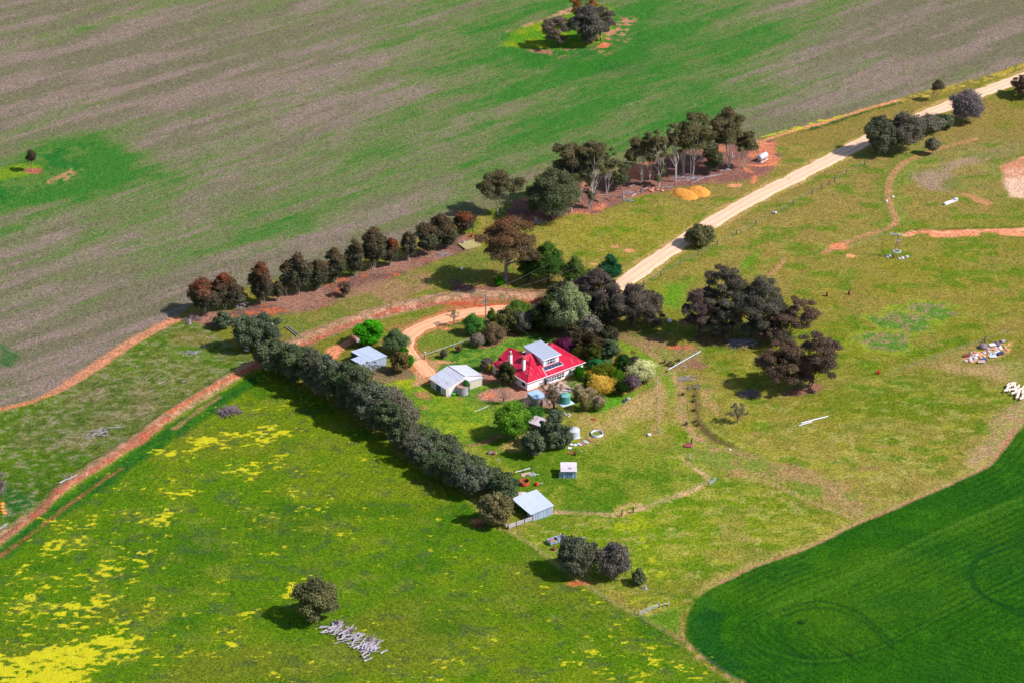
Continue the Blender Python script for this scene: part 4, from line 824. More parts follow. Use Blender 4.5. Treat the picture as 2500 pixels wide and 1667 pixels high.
# pepper trees at the head of the belt
tree('pepper_tree', 543, 806, 765, 46, 'pepper', 'small grey-olive tree below the lower-left end of the gum row', 'tree')
tree('pepper_tree', 600, 862, 772, 74, 'pepper', 'left half of the dark olive pair above the track', 'tree')
tree('pepper_tree', 645, 858, 764, 76, 'pepper', 'right half of the dark olive pair above the track', 'tree')
BT = [(672, 922, 840, 78), (716, 946, 828, 92), (700, 900, 842, 70), (762, 962, 838, 88), (745, 915, 846, 76), (800, 984, 866, 90), (800, 925, 862, 78), (845, 1006, 886, 88), (842, 955, 888, 74), (880, 1034, 912, 84), (880, 985, 915, 76),
      (912, 1058, 940, 84), (950, 1010, 938, 84), (948, 1078, 962, 86), (985, 1050, 972, 76), (985, 1108, 1012, 82), (1022, 1112, 1044, 84), (1030, 1142, 1062, 80), (1072, 1130, 1068, 84), (1070, 1172, 1092, 86), (1118, 1158, 1084, 84), (1115, 1196, 1112, 84),
      (1160, 1180, 1110, 76), (1155, 1216, 1134, 82), (1200, 1210, 1138, 84), (1230, 1232, 1160, 66)]
for u, v, vt, wd, lb in ((925, 1030, 935, 60, 'bare grey limbs showing on the upper side of the belt middle'), (1010, 1130, 1040, 50, 'bare grey limbs in the lower part of the belt'), (770, 960, 850, 50, 'bare grey limbs in the upper part of the belt')):
    bare('dead_tree', u, v, vt, wd, lb, 'tree', 'twig', 16, .5, ((112, 104, 92), (80, 74, 68), None, 0))
for i, (u, v, vt, wd) in enumerate(BT):
    grey = i in (12, 14); vt += (-9, 6, 2, -4, 10, -8, 4, -2, 9, -10, 3, -5, 4, -7, 6, -3, 8, -11, 2, 7, -8, 3, -6, 5, -9, 4)[i]; wd *= (1.12, .86, 1.1, .78, 1.0, .9, .7)[i % 7]; vt += (0, 10, 3, 16, -4, 8, 20)[i % 7]
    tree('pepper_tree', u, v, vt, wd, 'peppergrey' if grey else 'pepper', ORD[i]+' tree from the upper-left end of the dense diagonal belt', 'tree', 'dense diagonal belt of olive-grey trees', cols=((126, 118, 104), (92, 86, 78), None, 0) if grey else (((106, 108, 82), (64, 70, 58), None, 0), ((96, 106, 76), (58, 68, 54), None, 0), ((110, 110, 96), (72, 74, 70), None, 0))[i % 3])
tree('pepper_tree', 1212, 1290, 1205, 82, 'pepper', 'brownish drooping tree at the yard rails of the big shed', 'tree', cols=((136, 122, 88), (96, 84, 62), None, 0))
for u, v, vt, wd, lb in ((1372, 762, 690, 70, 'dark tree between the large pine and the pale willow-like tree'), (1436, 786, 716, 64, 'dark tree filling the gap right of the pale willow-like tree'), (1478, 806, 736, 60, 'low dark tree in front of the dark spreading tree'), (1345, 790, 728, 60, 'dark tree beside the driveway left of the pale willow-like tree'), (1488, 850, 800, 48, 'grey-brown tree at the back fence of the garden')):
    tree('dark_tree', u, v, vt, wd, 'pepper', lb, 'tree', 'dark trees between road and garden', cols=((86, 82, 66), (50, 48, 44), None, 0))
bare('bare_tree', 1908, 862, 806, 60, 'grey half-dead tree between the two clumps right of the centre', 'tree', 'twig', 18, .6, ((104, 90, 80), (78, 66, 60), None, 0))
tree('box_tree', 1880, 840, 770, 60, 'boxopen', 'small brown tree joining the huge grey-purple tree and the open rust-brown one', 'tree')
# garden round the house
ga = 'shrubbery right of the house'
tree('garden_tree', 1237, 946, 884, 48, 'pepper', 'dark round-headed tree in front of the red roof', 'tree', cols=((84, 82, 52), (52, 50, 38), None, 0))
tree('purple_shrub', 1376, 866, 830, 46, 'shrub', 'dark purple-leaved shrub behind the dormer', 'shrub', cols=((106, 44, 84), (66, 24, 56), None, 0))
GS = [(1405, 850, 800, 52, 'pepper', 'dark olive tree behind the purple-leaved shrub', ((92, 78, 62), (56, 46, 44), None, 0)), (1443, 880, 814, 56, 'pepper', 'tall brown-green tree behind the right end of the house', ((92, 76, 56), (52, 46, 38), None, 0)),
      (1418, 876, 842, 36, 'shrub', 'khaki bush just behind the right gutter of the house', ((122, 112, 62), (82, 76, 44), None, 0)), (1450, 892, 838, 44, 'pepper', 'dark green tree right of the khaki bush', ((84, 88, 38), (50, 56, 26), None, 0)),
      (1490, 884, 832, 46, 'pepper', 'grey-leaved tree at the back corner of the garden', ((108, 118, 88), (64, 72, 60), None, 0)), (1456, 908, 878, 36, 'shrub', 'blue-green bush right of the house corner', ((58, 130, 80), (34, 90, 56), None, 0)),
      (1484, 906, 880, 34, 'shrub', 'sage-green bush beside the blue-green one', ((104, 140, 92), (64, 96, 62), None, 0)), (1522, 908, 868, 48, 'shrub', 'dark green bush behind the cream-flowered shrub', ((56, 84, 40), (34, 54, 30), None, 0)),
      (1550, 905, 872, 42, 'shrub', 'dusky purple-grey bush behind the cream-flowered shrub', ((100, 78, 84), (64, 48, 58), None, 0)), (1480, 938, 893, 56, 'shrub', 'olive green bush above the yellow-flowered shrub', ((106, 110, 34), (70, 78, 24), None, 0)),
      (1508, 942, 904, 38, 'shrub', 'mid green bush between the yellow and purple-grey shrubs', ((86, 124, 34), (52, 84, 24), None, 0)), (1443, 934, 904, 32, 'shrub', 'small golden bush beside the green bush at the wall', ((212, 164, 66), (150, 112, 46), None, 0)),
      (1543, 952, 917, 44, 'shrub', 'mauve-grey twiggy bush below the cream-flowered shrub', ((128, 106, 118), (84, 66, 80), None, 0)), (1519, 968, 934, 40, 'shrub', 'blackish green bush at the outer hedge', ((40, 60, 24), (22, 36, 18), None, 0)),
      (1413, 928, 896, 34, 'citrus', 'glossy dark green bush against the white front wall', ((48, 112, 14), (20, 66, 10), None, 0)), (1435, 962, 912, 30, 'shrub', 'dark green bush left of the yellow-flowered shrub', ((70, 90, 34), (42, 58, 24), None, 0))]
for u, v, vt, wd, kd_, lb, cc in GS: tree('garden_shrub', u, v, vt, wd, kd_, lb, 'shrub', ga, cols=cc, part='foliage', stem='stem')
tree('flowering_shrub', 1463, 968, 921, 72, 'shrub', 'large shrub covered in yellow-gold flowers', 'shrub', ga, cols=((216, 172, 74), (140, 112, 50), (236, 196, 100), .6), part='foliage', stem='stem')
tree('flowering_shrub', 1573, 938, 888, 62, 'shrub', 'upright shrub covered in cream flowers at the outer corner of the garden', 'shrub', ga, cols=((204, 196, 150), (120, 120, 92), (224, 214, 170), .7), part='foliage', stem='stem')
def plume(u, v, vt, wd, lb, c):
    global RNG
    th = tree('plume_grass', u, v, vt+6, wd, 'shrub', lb, 'grass clump', 'clumps of feathery grass', cols=((116, 116, 66), (86, 84, 54), c, 1.0), part='leaves', stem='stem', cover=1.7)
    s, el = scl(v); R = wd/s/2; Ht = (v-vt)/s*.95; n = 260
    a_ = RNG.uniform(0, 6.28, n); q = RNG.random(n)**.6; L = Ht*(.65+.45*RNG.random(n)); b0 = np.stack([q*R*.3*np.cos(a_), q*R*.3*np.sin(a_), L*.5], 1)
    tp = np.stack([q*R*1.1*np.cos(a_), q*R*1.1*np.sin(a_), L*(1-.35*q*q)], 1); sd_ = np.stack([-np.sin(a_), np.cos(a_), 0*a_], 1)*.07
    V = np.stack([b0-sd_*.2, b0+sd_*.2, tp+sd_, tp-sd_], 1).reshape(-1, 3); cc = np.array(A(*c))*(.8+.6*RNG.random((n, 1))); C_ = np.stack([cc*.8, cc*.8, cc, cc], 1).reshape(-1, 3)
    mesh_np('plumes', V, np.arange(4*n).reshape(-1, 4), M_LEAF, False, C_, th)
plume(1413, 985, 935, 34, 'feathery pink-grey grass clump nearest the green tank', (196, 170, 156)); plume(1428, 1006, 956, 36, 'feathery tan grass clump at the garden corner', (186, 164, 130))
plume(1462, 1004, 964, 36, 'lower feathery grass clump right of the tan one', (178, 152, 140)); plume(1442, 982, 944, 30, 'feathery grass clump under the yellow-flowered shrub', (188, 164, 140))
bare('bare_shrub', 1229, 986, 945, 54, 'wide leafless reddish shrub on the garden bed', 'shrub', 'pink', 22)
bare('bare_shrub', 1283, 1002, 970, 46, 'leafless purple-grey shrub left of the small hut', 'shrub', 'twig', 18)
bare('bare_tree', 1353, 1006, 926, 64, 'dark-trunked half-bare tree beside the raised green tank', 'tree', 'dark', 18, .55, ((106, 92, 60), (84, 66, 56), None, 0), uc=1345)
bare('bare_shrub', 1395, 950, 928, 26, 'small leafless bush on the lawn in front of the windows', 'shrub', 'twig', 10)
tree('fig_tree', 1250, 1076, 985, 84, 'leafy', 'large green broad-leaved tree left of the rusty-roofed shed', 'tree', cols=((104, 142, 44), (58, 96, 34), (130, 156, 56), .5))
tree('garden_shrub', 1272, 1032, 1010, 20, 'shrub', 'small orange-leaved bush beside the large broad-leaved tree', 'shrub', cols=((206, 142, 40), (150, 96, 34), None, 0))
tree('garden_shrub', 1306, 1026, 998, 46, 'shrub', 'grassy green mound of shrub behind the rusty-roofed shed', 'shrub', cols=((74, 122, 46), (50, 90, 36), None, 0))
tree('garden_shrub', 1278, 1020, 990, 34, 'shrub', 'dull purple bush above the green shrub mound', 'shrub', cols=((110, 88, 86), (76, 58, 62), None, 0), cover=1.4)
tree('yard_tree', 1352, 1102, 1010, 66, 'pepper', 'dark tree in front of the conical-roofed silver tank', 'tree')
tree('yard_tree', 1378, 1098, 1040, 40, 'pepper', 'narrow dark tree touching the conical-roofed silver tank', 'tree')
tree('yard_tree', 1335, 1092, 1036, 44, 'pepper', 'dark tree half covering the rusty roof', 'tree', cols=((92, 84, 74), (60, 54, 52), None, 0))
tree('yard_tree', 1303, 1120, 1052, 54, 'pepper', 'rounded dark tree at the left of the yard clump', 'tree')
# right-hand trees
tree('box_tree', 1833, 822, 668, 130, 'box', 'huge spreading grey-purple tree with a thick black trunk', 'tree', uc=1850, nc=44, cols=((106, 100, 90), (72, 66, 64), (114, 98, 88), .3))
tree('box_tree', 1752, 815, 646, 108, 'box', 'high dark crown left of the thick black trunk', 'tree', uc=1762, nc=36)
tree('box_tree', 1706, 824, 700, 96, 'box', 'leftmost tree of the big grey-purple clump, purplish brown', 'tree', uc=1704, nc=28, cols=((104, 86, 88), (72, 56, 62), (112, 84, 80), .4))
tree('box_tree', 1768, 826, 752, 70, 'box', 'low tree in front of the big grey-purple clump', 'tree', uc=1764, nc=18)
tree('box_tree', 1926, 838, 726, 96, 'boxopen', 'open rust-brown tree right of the huge grey-purple tree', 'tree', uc=1944, nc=22)
tree('box_tree', 1945, 950, 834, 120, 'boxopen', 'left stem of the dark brown tree pair over the dark shadow', 'tree', uc=1910, nc=30, cols=((112, 90, 78), (78, 60, 58), (124, 92, 76), .4))
tree('box_tree', 1976, 948, 808, 108, 'boxopen', 'right stem of the dark brown tree pair with a high right branch', 'tree', uc=1988, nc=26, cols=((106, 86, 80), (72, 58, 58), (118, 90, 80), .3))
bare('bare_tree', 1801, 1031, 984, 46, 'small grey nearly leafless tree beside the ditch', 'tree', 'twig', 16, .7, ((120, 108, 96), (90, 80, 74), None, 0))
tree('road_tree', 1708, 607, 550, 64, 'pepper', 'rounded olive bush standing against the gravel road', 'tree', cols=((116, 112, 78), (80, 76, 60), None, 0), cover=1.7)
tree('pepper_tree', 2150, 386, 284, 76, 'pepper', 'left half of the large dark tree mass by the gravel road', 'tree', cols=((104, 104, 84), (72, 72, 64), None, 0))
tree('pepper_tree', 2205, 380, 276, 92, 'peppergrey', 'right half of the large dark tree mass by the gravel road', 'tree', cols=((118, 108, 100), (82, 76, 72), None, 0), cover=2.1)
tree('pepper_tree', 2274, 330, 284, 58, 'peppergrey', 'low mauve-grey tree between the two large roadside trees', 'tree')
tree('pepper_tree', 2312, 320, 280, 34, 'pepper', 'narrow dark tree beside the low mauve-grey one', 'tree')
tree('pepper_tree', 2363, 308, 226, 86, 'peppergrey', 'mauve-grey tree nearest the upper end of the gravel road', 'tree', cols=((136, 120, 128), (98, 86, 96), None, 0), cover=1.9)
tree('pepper_tree', 2276, 382, 336, 38, 'peppergrey', 'small grey bush at the start of the red path', 'shrub', cols=((128, 118, 104), (92, 84, 78), None, 0))
tree('pepper_tree', 2500, 236, 178, 66, 'boxopen', 'dark tree cut by the right edge above the gravel road', 'tree')
tree('small_tree', 2275, 247, 195, 30, 'lollipop', 'small upright tree beyond the gravel road', 'tree', uc=2286, cols=((104, 92, 76), (72, 64, 54), None, 0), cover=2.2)
# top grove, lone field tree, bottom bushes
tree('island_tree', 1361, 116, 40, 66, 'boxopen', 'left tree of the grove islanded in the far field', 'tree', uc=1359, nc=26, cols=((128, 108, 102), (88, 72, 72), None, 0))
tree('island_tree', 1436, 118, 14, 88, 'pepper', 'large right tree of the grove islanded in the far field', 'tree', cols=((114, 104, 98), (80, 72, 74), None, 0))
tree('island_tree', 1468, 100, 12, 58, 'boxopen', 'high grey crown behind the large tree of the far grove', 'tree', nc=22, cols=((112, 100, 96), (80, 70, 72), None, 0))
tree('island_tree', 1425, 66, -22, 70, 'boxopen', 'rearmost orange-brown gum of the far grove at the top edge', 'gum tree', nc=22, cols=((150, 96, 52), (92, 62, 44), (186, 112, 52), .6))
tree('lone_tree', 78, 419, 366, 26, 'lollipop', 'lone small dark tree in the stubble field on the left', 'tree', nc=18, cols=((88, 76, 66), (60, 52, 48), None, 0), cover=2.4)
tree('pepper_tree', 1412, 1412, 1316, 92, 'pepper', 'larger of the two round grey bushes below the metal trailer', 'tree', cols=((106, 104, 88), (72, 70, 62), None, 0))
tree('pepper_tree', 1501, 1416, 1330, 80, 'peppergrey', 'smaller mauve-grey bush right of the larger round one', 'tree', cols=((118, 106, 102), (82, 72, 74), None, 0), cover=1.8)
tree('pepper_tree', 1561, 1432, 1392, 40, 'pepper', 'small olive bush above the grey stump', 'shrub', cols=((112, 116, 84), (78, 84, 62), None, 0))
tree('pepper_tree', 770, 1526, 1420, 106, 'pepper', 'round olive-brown tree beside the long log heap', 'tree', cols=((118, 112, 78), (80, 80, 58), None, 0))
tree('pepper_tree', -6, 1226, 1154, 52, 'peppergrey', 'grey bush cut by the left edge above the track', 'tree')
# ================================================================== BUILDINGS
M_RED = corrugated('red_roof_iron', A(204, 24, 62), 'X', .25, A(226, 150, 168), .60, rough=.5, sheet=.16, depth=.03)
M_REDY = corrugated('red_roof_iron_side', A(204, 24, 62), 'Y', .25, A(226, 150, 168), .42, rough=.5, sheet=.10, depth=.02)
M_WHITE = plain('white_weatherboard', A(254, 254, 255), .7, var=.03, nscale=.8)
M_CREAM = corrugated('cream_boards', A(222, 208, 192), 'X', .5, A(170, 150, 134), .5, sheet=.06)
M_GALV = corrugated('pale_roof_iron', A(188, 198, 218), 'X', .6, A(160, 156, 170), .5, rough=.45, sheet=.12)
M_GALVY = corrugated('pale_roof_iron_side', A(212, 214, 228), 'X', .6, A(190, 110, 90), .62, rough=.45, sheet=.10)
M_GALVW = corrugated('galvanised_wall', A(168, 180, 204), 'X', .7, A(120, 116, 124), .5, rough=.5, sheet=.14)
M_GALVWY = corrugated('galvanised_wall_side', A(160, 170, 192), 'Y', .7, A(120, 110, 118), .5, rough=.5, sheet=.14)
M_RUSTY = corrugated('rusted_roof_iron', A(214, 200, 206), 'X', .5, A(186, 120, 100), .78, rough=.6, sheet=.12)
M_DARK = plain('dark_interior', A(40, 36, 44), .95, var=.3)
M_GLASS, t, o = newmat('window_glass'); b = N(t, 'ShaderNodeBsdfPrincipled'); b.inputs['Base Color'].default_value = (*A(44, 40, 60), 1); b.inputs['Roughness'].default_value = .12; t.links.new(b.outputs[0], o.inputs[0])
M_TIMBER = plain('weathered_timber', A(160, 150, 150), .9, var=.3, nscale=3)
M_DTIMB = plain('dark_timber', A(92, 72, 66), .9, var=.3, nscale=3)
M_CONC = plain('stained_concrete', A(176, 166, 178), .9, var=.22, nscale=1.2, dirt=A(110, 100, 120), dirt_amt=.5)
M_CONCP = plain('pink_concrete', A(196, 164, 150), .9, var=.15, nscale=1.2)
M_BRICK = plain('brick_paving', A(186, 122, 96), .9, var=.2, nscale=2)
M_TEAL = plain('green_tank_paint', A(84, 148, 136), .5, var=.12, nscale=1.5)
M_ZINC = plain('zinc', A(206, 212, 226), .45, var=.14, nscale=1.5, metal=.15)
M_WPIPE = plain('white_pipe', A(226, 224, 230), .5, var=.06)
M_RUST = plain('rust', A(170, 70, 52), .9, var=.3, nscale=2)
M_RUST2 = plain('faded_rust', A(176, 116, 104), .8, var=.25, nscale=1.2)
M_DRUM = plain('drum_rust', A(122, 56, 52), .8, var=.35, nscale=3)
M_REDP = plain('red_drum_paint', A(204, 40, 36), .6, var=.2, nscale=3)
M_LOG = plain('silver_deadwood', A(176, 166, 174), .9, var=.42, nscale=2.5, dirt=A(110, 96, 104), dirt_amt=.4)
M_LOGD = plain('dark_brushwood', A(136, 116, 122), .95, var=.45, nscale=2.5)
M_SAW = plain('sawdust', A(255, 172, 78), .95, var=.12, nscale=3, dirt=A(226, 130, 48), dirt_amt=.4, bump=.25)
M_STONE = plain('pale_stone', A(206, 196, 200), .9, var=.2, nscale=3)
M_BRICKR = plain('broken_brick', A(214, 150, 120), .9, var=.25, nscale=2)
M_WIRE = plain('fence_wire', A(150, 144, 140), .6, var=.1)
M_POLEG = plain('pole_teal_timber', A(104, 136, 142), .8, var=.2, nscale=1)
M_PVC = plain('solar_panel', A(60, 62, 88), .35, var=.15)
def hip(mb, x0, x1, y0, y1, z0, rz, xr0, xr1, yr):
    v = [(x0, y0, z0), (x1, y0, z0), (x1, y1, z0), (x0, y1, z0), (xr0, yr, rz), (xr1, yr, rz)]
    return mb.add(v, [(0, 1, 5, 4), (1, 2, 5), (2, 3, 4, 5), (3, 0, 4), (3, 2, 1, 0)])
def window(parent, x0, x1, y, z0, z1, nx_, nz_, frame=None, face='-y', name='window', t_=.09):
    """frame (with glazing bars) as a part and its pane as a sub-part; face is the outward direction"""
    fr = MB(); pn = MB()
    def bx(a0, a1, d0, d1, c0, c1, mb):
        if face == '-y': mb.box(a0, a1, y-d1, y-d0, c0, c1)
        else: mb.box(y-d1, y-d0, a0, a1, c0, c1)
    for i in range(nx_+1):
        c = x0+(x1-x0)*i/nx_; bx(c-t_/2, c+t_/2, .0, .08, z0, z1, fr)
    for k in range(nz_+1):
        c = z0+(z1-z0)*k/nz_; bx(x0-t_/2, x1+t_/2, .0, .075, c-t_/2, c+t_/2, fr)
    bx(x0, x1, .005, .03, z0, z1, pn)
    f = fr.build(name, frame or M_WHITE, parent); pn.build('pane', M_GLASS, f); return f
HA = math.radians(37.2); HO = g(*z2((925, 1175))[0])
hs_ = thing('farmhouse', 'white farmhouse with red hip roof and tall silver-roofed dormer', 'house', (HO[0], HO[1], 0), HA)
mb = MB(); mb.box(0, 17.6, 3, 12.6, -.2, 2.6); mb.box(0, 6.0, 0, 3.2, -.2, 2.597); mb.box(11.4, 17.6, 0, 3.2, -.2, 2.597); mb.box(5.9, 11.5, -.45, 3.2, -.2, 2.2); mb.box(1.6, 17, 12.6, 13.6, -.2, 2.5)
wl = mb.build('wall', M_WHITE, hs_)
mb = MB(); mb.box(-.06, 17.7, -.5, 12.7, -.2, .18); mb.build('plinth', M_BRICK, hs_)
window(hs_, 6.4, 11.2, -.45, .75, 2.0, 6, 2)
window(hs_, .7, 2.3, 0, .9, 1.95, 1, 1, face='-x'); window(hs_, 13.6, 14.7, 0, 1.0, 1.9, 1, 1)
a_ = MB(); a_.hexa([(5.2, -1.4, 1.72), (6.6, -1.4, 1.72), (6.6, -.46, 2.12), (5.2, -.46, 2.12)], [(5.2, -1.4, 1.78), (6.6, -1.4, 1.78), (6.6, -.46, 2.2), (5.2, -.46, 2.2)]); a_.build('door_canopy', plain('slate_blue_sheet', A(120, 128, 150), .6, var=.1), hs_)
a_ = MB(); a_.box(5.3, 6.1, -.03, .02, 0, 1.95); a_.build('door', M_DARK, hs_)
a_ = MB(); a_.hexa([(13.4, -.9, 1.55), (14.9, -.9, 1.55), (14.9, -.1, 2.0), (13.4, -.1, 2.0)], [(13.4, -.9, 1.6), (14.9, -.9, 1.6), (14.9, -.1, 2.06), (13.4, -.1, 2.06)]); a_.build('window_awning', plain('faded_pink_canvas', A(206, 180, 184), .8, var=.1), hs_)
rf = MB(); hip(rf, -.4, 18.0, -.45, 13.2, 2.6, 5.85, 6.2, 11.6, 6.4)
rf.slab([(5.6, -.75, 2.36), (11.8, -.75, 2.36), (11.8, -.2, 2.66), (5.6, -.2, 2.66)], .06)
ro = rf.build('roof', M_RED, hs_)
# left wing: ridge runs towards the back lawn, its end cut as a gable
a_ = MB(); a_.add([(-.3, 5.5, 2.63), (-.3, 11.9, 2.63), (1.3, 12.2, 3.42), (1.3, 13.7, 3.42), (4.65, 13.8, 5.10), (4.65, 5.6, 5.10), (6.6, 13.8, 4.0), (8.4, 7.0, 3.6), (4.65, 6.4, 5.0)], [(0, 1, 2, 3, 4, 5), (5, 4, 6, 7)])
a_.add([(4.65, 13.8, 5.08), (1.3, 13.7, 3.40), (1.3, 13.7, 2.4), (6.6, 13.8, 2.4), (6.6, 13.8, 3.98)], [(0, 1, 2, 3, 4)])
a_.build('wing_roof', M_REDY, hs_)
a_ = MB(); a_.slab([(-1.3, 10.6, 2.28), (1.5, 10.6, 3.02), (1.9, 13.6, 3.05), (-.6, 13.6, 2.30)], .08); a_.build('lean_to_roof', M_REDY, hs_)
a_ = MB(); a_.box(-1.0, 1.2, 10.8, 13.3, -.2, 2.2); a_.build('lean_to_wall', M_CREAM, hs_)
a_ = MB()
for y_ in (3.4, 5.4, 7.4, 9.4): a_.box(-.28, -.16, y_-.06, y_+.06, 0, 2.6)
a_.build('verandah_posts', M_WHITE, hs_)
# small gablet at the top of the hip
a_ = MB(); a_.add([(3.7, 5.0, 4.95), (3.7, 8.0, 4.95), (3.3, 6.5, 6.05), (7.0, 6.5, 6.05), (6.2, 4.7, 4.95), (6.2, 8.2, 4.95)], [(0, 4, 3, 2), (1, 2, 3, 5)]); g_ = a_.build('gablet', M_RED, hs_)
a_ = MB(); a_.add([(4.4, 5.2, 4.75), (4.4, 7.8, 4.75), (4.4, 6.5, 5.95)], [(0, 1, 2)]); a_.build('gablet_louvre', M_DARK, hs_)
a_ = MB(); a_.tube([(3.35, 6.5, 6.08), (3.72, 8.05, 4.98)], .07, 4); a_.build('barge_board', M_WHITE, hs_)
a_ = MB(); a_.tube([(-.4, -.45, 2.64), (6.2, 6.4, 5.9)], .09, 6); a_.tube([(18, -.45, 2.64), (11.6, 6.4, 5.9)], .08, 6); a_.tube([(4.65, 13.8, 5.13), (4.65, 7, 5.13)], .08, 6); a_.build('ridge_capping', plain('capping_red', A(214, 28, 60), .5, var=.08), hs_)
a_ = MB(); a_.box(-.5, 18.1, -.58, -.46, 2.5, 2.62); a_.box(-.52, -.40, -.58, 9, 2.5, 2.62); a_.build('gutter', M_WHITE, hs_)
# dormer
dz = MB(); X0, X1, Y0, Y1 = 6.75, 11.55, 2.2, 9.7
dz.hexa([(X0, Y0, 3.2), (X1, Y0, 3.2), (X1, Y1, 3.8), (X0, Y1, 3.8)], [(X0, Y0, 5.78), (X1, Y0, 5.78), (X1, Y1, 6.22), (X0, Y1, 6.22)])
d_ = dz.build('dormer', M_WHITE, hs_)
a_ = MB(); a_.slab([(6.35, 1.75, 5.88), (11.95, 1.75, 5.88), (11.95, 10.1, 6.40), (6.35, 10.1, 6.40)], .12); a_.build('dormer_roof', corrugated('dormer_roof_iron', A(178, 184, 202), 'X', .8, A(120, 122, 140), .3, rough=.4, sheet=.06), d_)
a_ = MB(); a_.box(6.33, 11.97, 1.66, 1.76, 5.72, 5.90); a_.box(6.25, 6.345, 1.7, 2.4, 5.72, 5.9); a_.build('fascia', M_WHITE, d_)
f = window(d_, 7.5, 10.7, 2.2, 4.0, 5.55, 3, 2)
a_ = MB()
for x_ in (7.6, 10.1): a_.box(x_, x_+.5, 2.13, 2.166, 4.05, 5.5)
a_.build('curtain', plain('net_curtain', A(170, 176, 204), .9, var=.15, nscale=4), f)
a_ = MB(); a_.slab([(6.3, .75, 3.42), (11.9, .75, 3.42), (11.9, 1.95, 3.86), (6.3, 1.95, 3.86)], .07); q_ = a_.build('panel_shelf', M_WHITE, hs_)
a_ = MB()
for k in range(5):
    xa = 6.36+k*1.10; a_.slab([(xa, .84, 3.47), (xa+1.06, .84, 3.47), (xa+1.06, 1.92, 3.867), (xa, 1.92, 3.867)], .03)
a_.build('dark_panels', M_PVC, q_)
a_ = MB(); a_.tube([(6.1, 2.0, 3.8), (5.9, .8, 3.25), (5.75, -.5, 2.66), (5.7, -.55, .2)], .09, 6); a_.build('downpipe', M_WHITE, hs_)
for (x_, y_, zb, zt, nm) in ((1.36, 8.7, 3.0, 6.55, 1), (1.99, 4.1, 3.0, 6.9, 0)):
    a_ = MB(); a_.box(x_-.33, x_+.33, y_-.33, y_+.33, zb, zt-.25); ch = a_.build('chimney', M_WHITE, hs_)
    a_ = MB(); a_.box(x_-.37, x_+.37, y_-.37, y_+.37, zt-.25, zt); a_.build('brick_cap', M_RUST, ch)
    if nm: a_ = MB(); a_.lathe(x_, y_, [(0, zt), (.22, zt), (.18, zt+.35), (.28, zt+.4), (.25, zt+.65), (0, zt+.75)], 12); a_.build('cowl', M_ZINC, ch)
a_ = MB(); a_.tube([(1.6, .9, 2.9), (1.6, .9, 4.6)], .05, 6); a_.build('vent_pipe', plain('vent_red', A(180, 50, 60), .6), hs_)
a_ = MB(); a_.tube([(11.2, 9.6, 6.2), (11.2, 9.6, 7.3)], .03, 5); a_.tube([(10.8, 9.6, 7.2), (11.6, 9.6, 7.25)], .02, 4); a_.build('aerial', M_WIRE, hs_)
# paved corner by the tank
a_ = MB(); a_.box(4.2, 9.8, -6.4, -.7, -.1, .06); pv = a_.build('paving', M_CONCP); pv.location = (HO[0], HO[1], .06); pv.rotation_euler = (0, 0, HA); pv['kind'] = 'structure'
a_ = MB(); a_.box(-1.5, .2, -.8, 7, -.1, .06); pv = a_.build('verandah_floor', M_BRICK, hs_)

# garage
GO = g(*z3((1700, 1165))[0]); ga_ = thing('garage', 'cream gabled garage with a rust-streaked pale iron roof and grey-green door', 'garage', (GO[0], GO[1], 0), math.radians(37))
a_ = MB(); a_.add([(0, 0, -.2), (10.6, 0, -.2), (10.6, 6.6, -.2), (0, 6.6, -.2), (0, 0, 2.4), (5.6, 0, 3.92), (10.6, 0, 2.4), (0, 6.6, 2.4), (5.6, 6.6, 3.92), (10.6, 6.6, 2.4)], [(0, 1, 6, 5, 4), (3, 7, 8, 9, 2), (0, 4, 7, 3), (1, 2, 9, 6)]); a_.build('wall', plain('cream_render', A(244, 228, 226), .85, var=.08, nscale=.8, dirt=A(190, 170, 166), dirt_amt=.1), ga_)
a_ = MB(); a_.slab([(-.35, -.25, 2.36), (5.62, -.25, 4.02), (5.62, 6.95, 4.02), (-.35, 6.95, 2.36)], .08); a_.build('roof', M_GALVY, ga_)
a_ = MB(); a_.slab([(5.6, -.05, 4.01), (11.2, .1, 2.48), (11.2, 6.95, 2.48), (5.6, 6.95, 4.01)], .08); a_.build('roof', M_GALVY, ga_)
a_ = MB(); a_.tube([(5.6, -.25, 4.05), (5.6, 6.95, 4.05)], .09, 6); a_.build('ridge_capping', M_ZINC, ga_)
a_ = MB(); a_.box(6.3, 10.7, -.45, -.02, 0, 2.15); a_.build('board_lean_to', M_CREAM, ga_)
a_ = MB(); a_.slab([(6.0, -.6, 2.5), (10.9, -.6, 2.1), (10.9, 0, 2.3), (6.0, 0, 2.7)], .06); a_.build('lean_to_roof', M_GALV, ga_)
a_ = MB(); a_.box(-.05, -.01, 2.2, 4.2, 0, 2.2); a_.build('door', plain('grey_green_door', A(84, 108, 120), .7, var=.12), ga_)
a_ = MB()
for y_ in (1.95, 4.2): a_.box(-.09, -.01, y_, y_+.2, 0, 2.25)
a_.box(-.09, -.01, 1.95, 4.4, 2.2, 2.32); a_.build('door_frame', M_WHITE, ga_)
a_ = MB()
for k in range(8):
    a_.box(-.03, -.005, .1, 1.9, .25+.26*k, .28+.26*k); a_.box(-.03, -.005, 4.5, 6.5, .25+.26*k, .28+.26*k)
a_.build('cladding_joints', M_CONC, ga_)
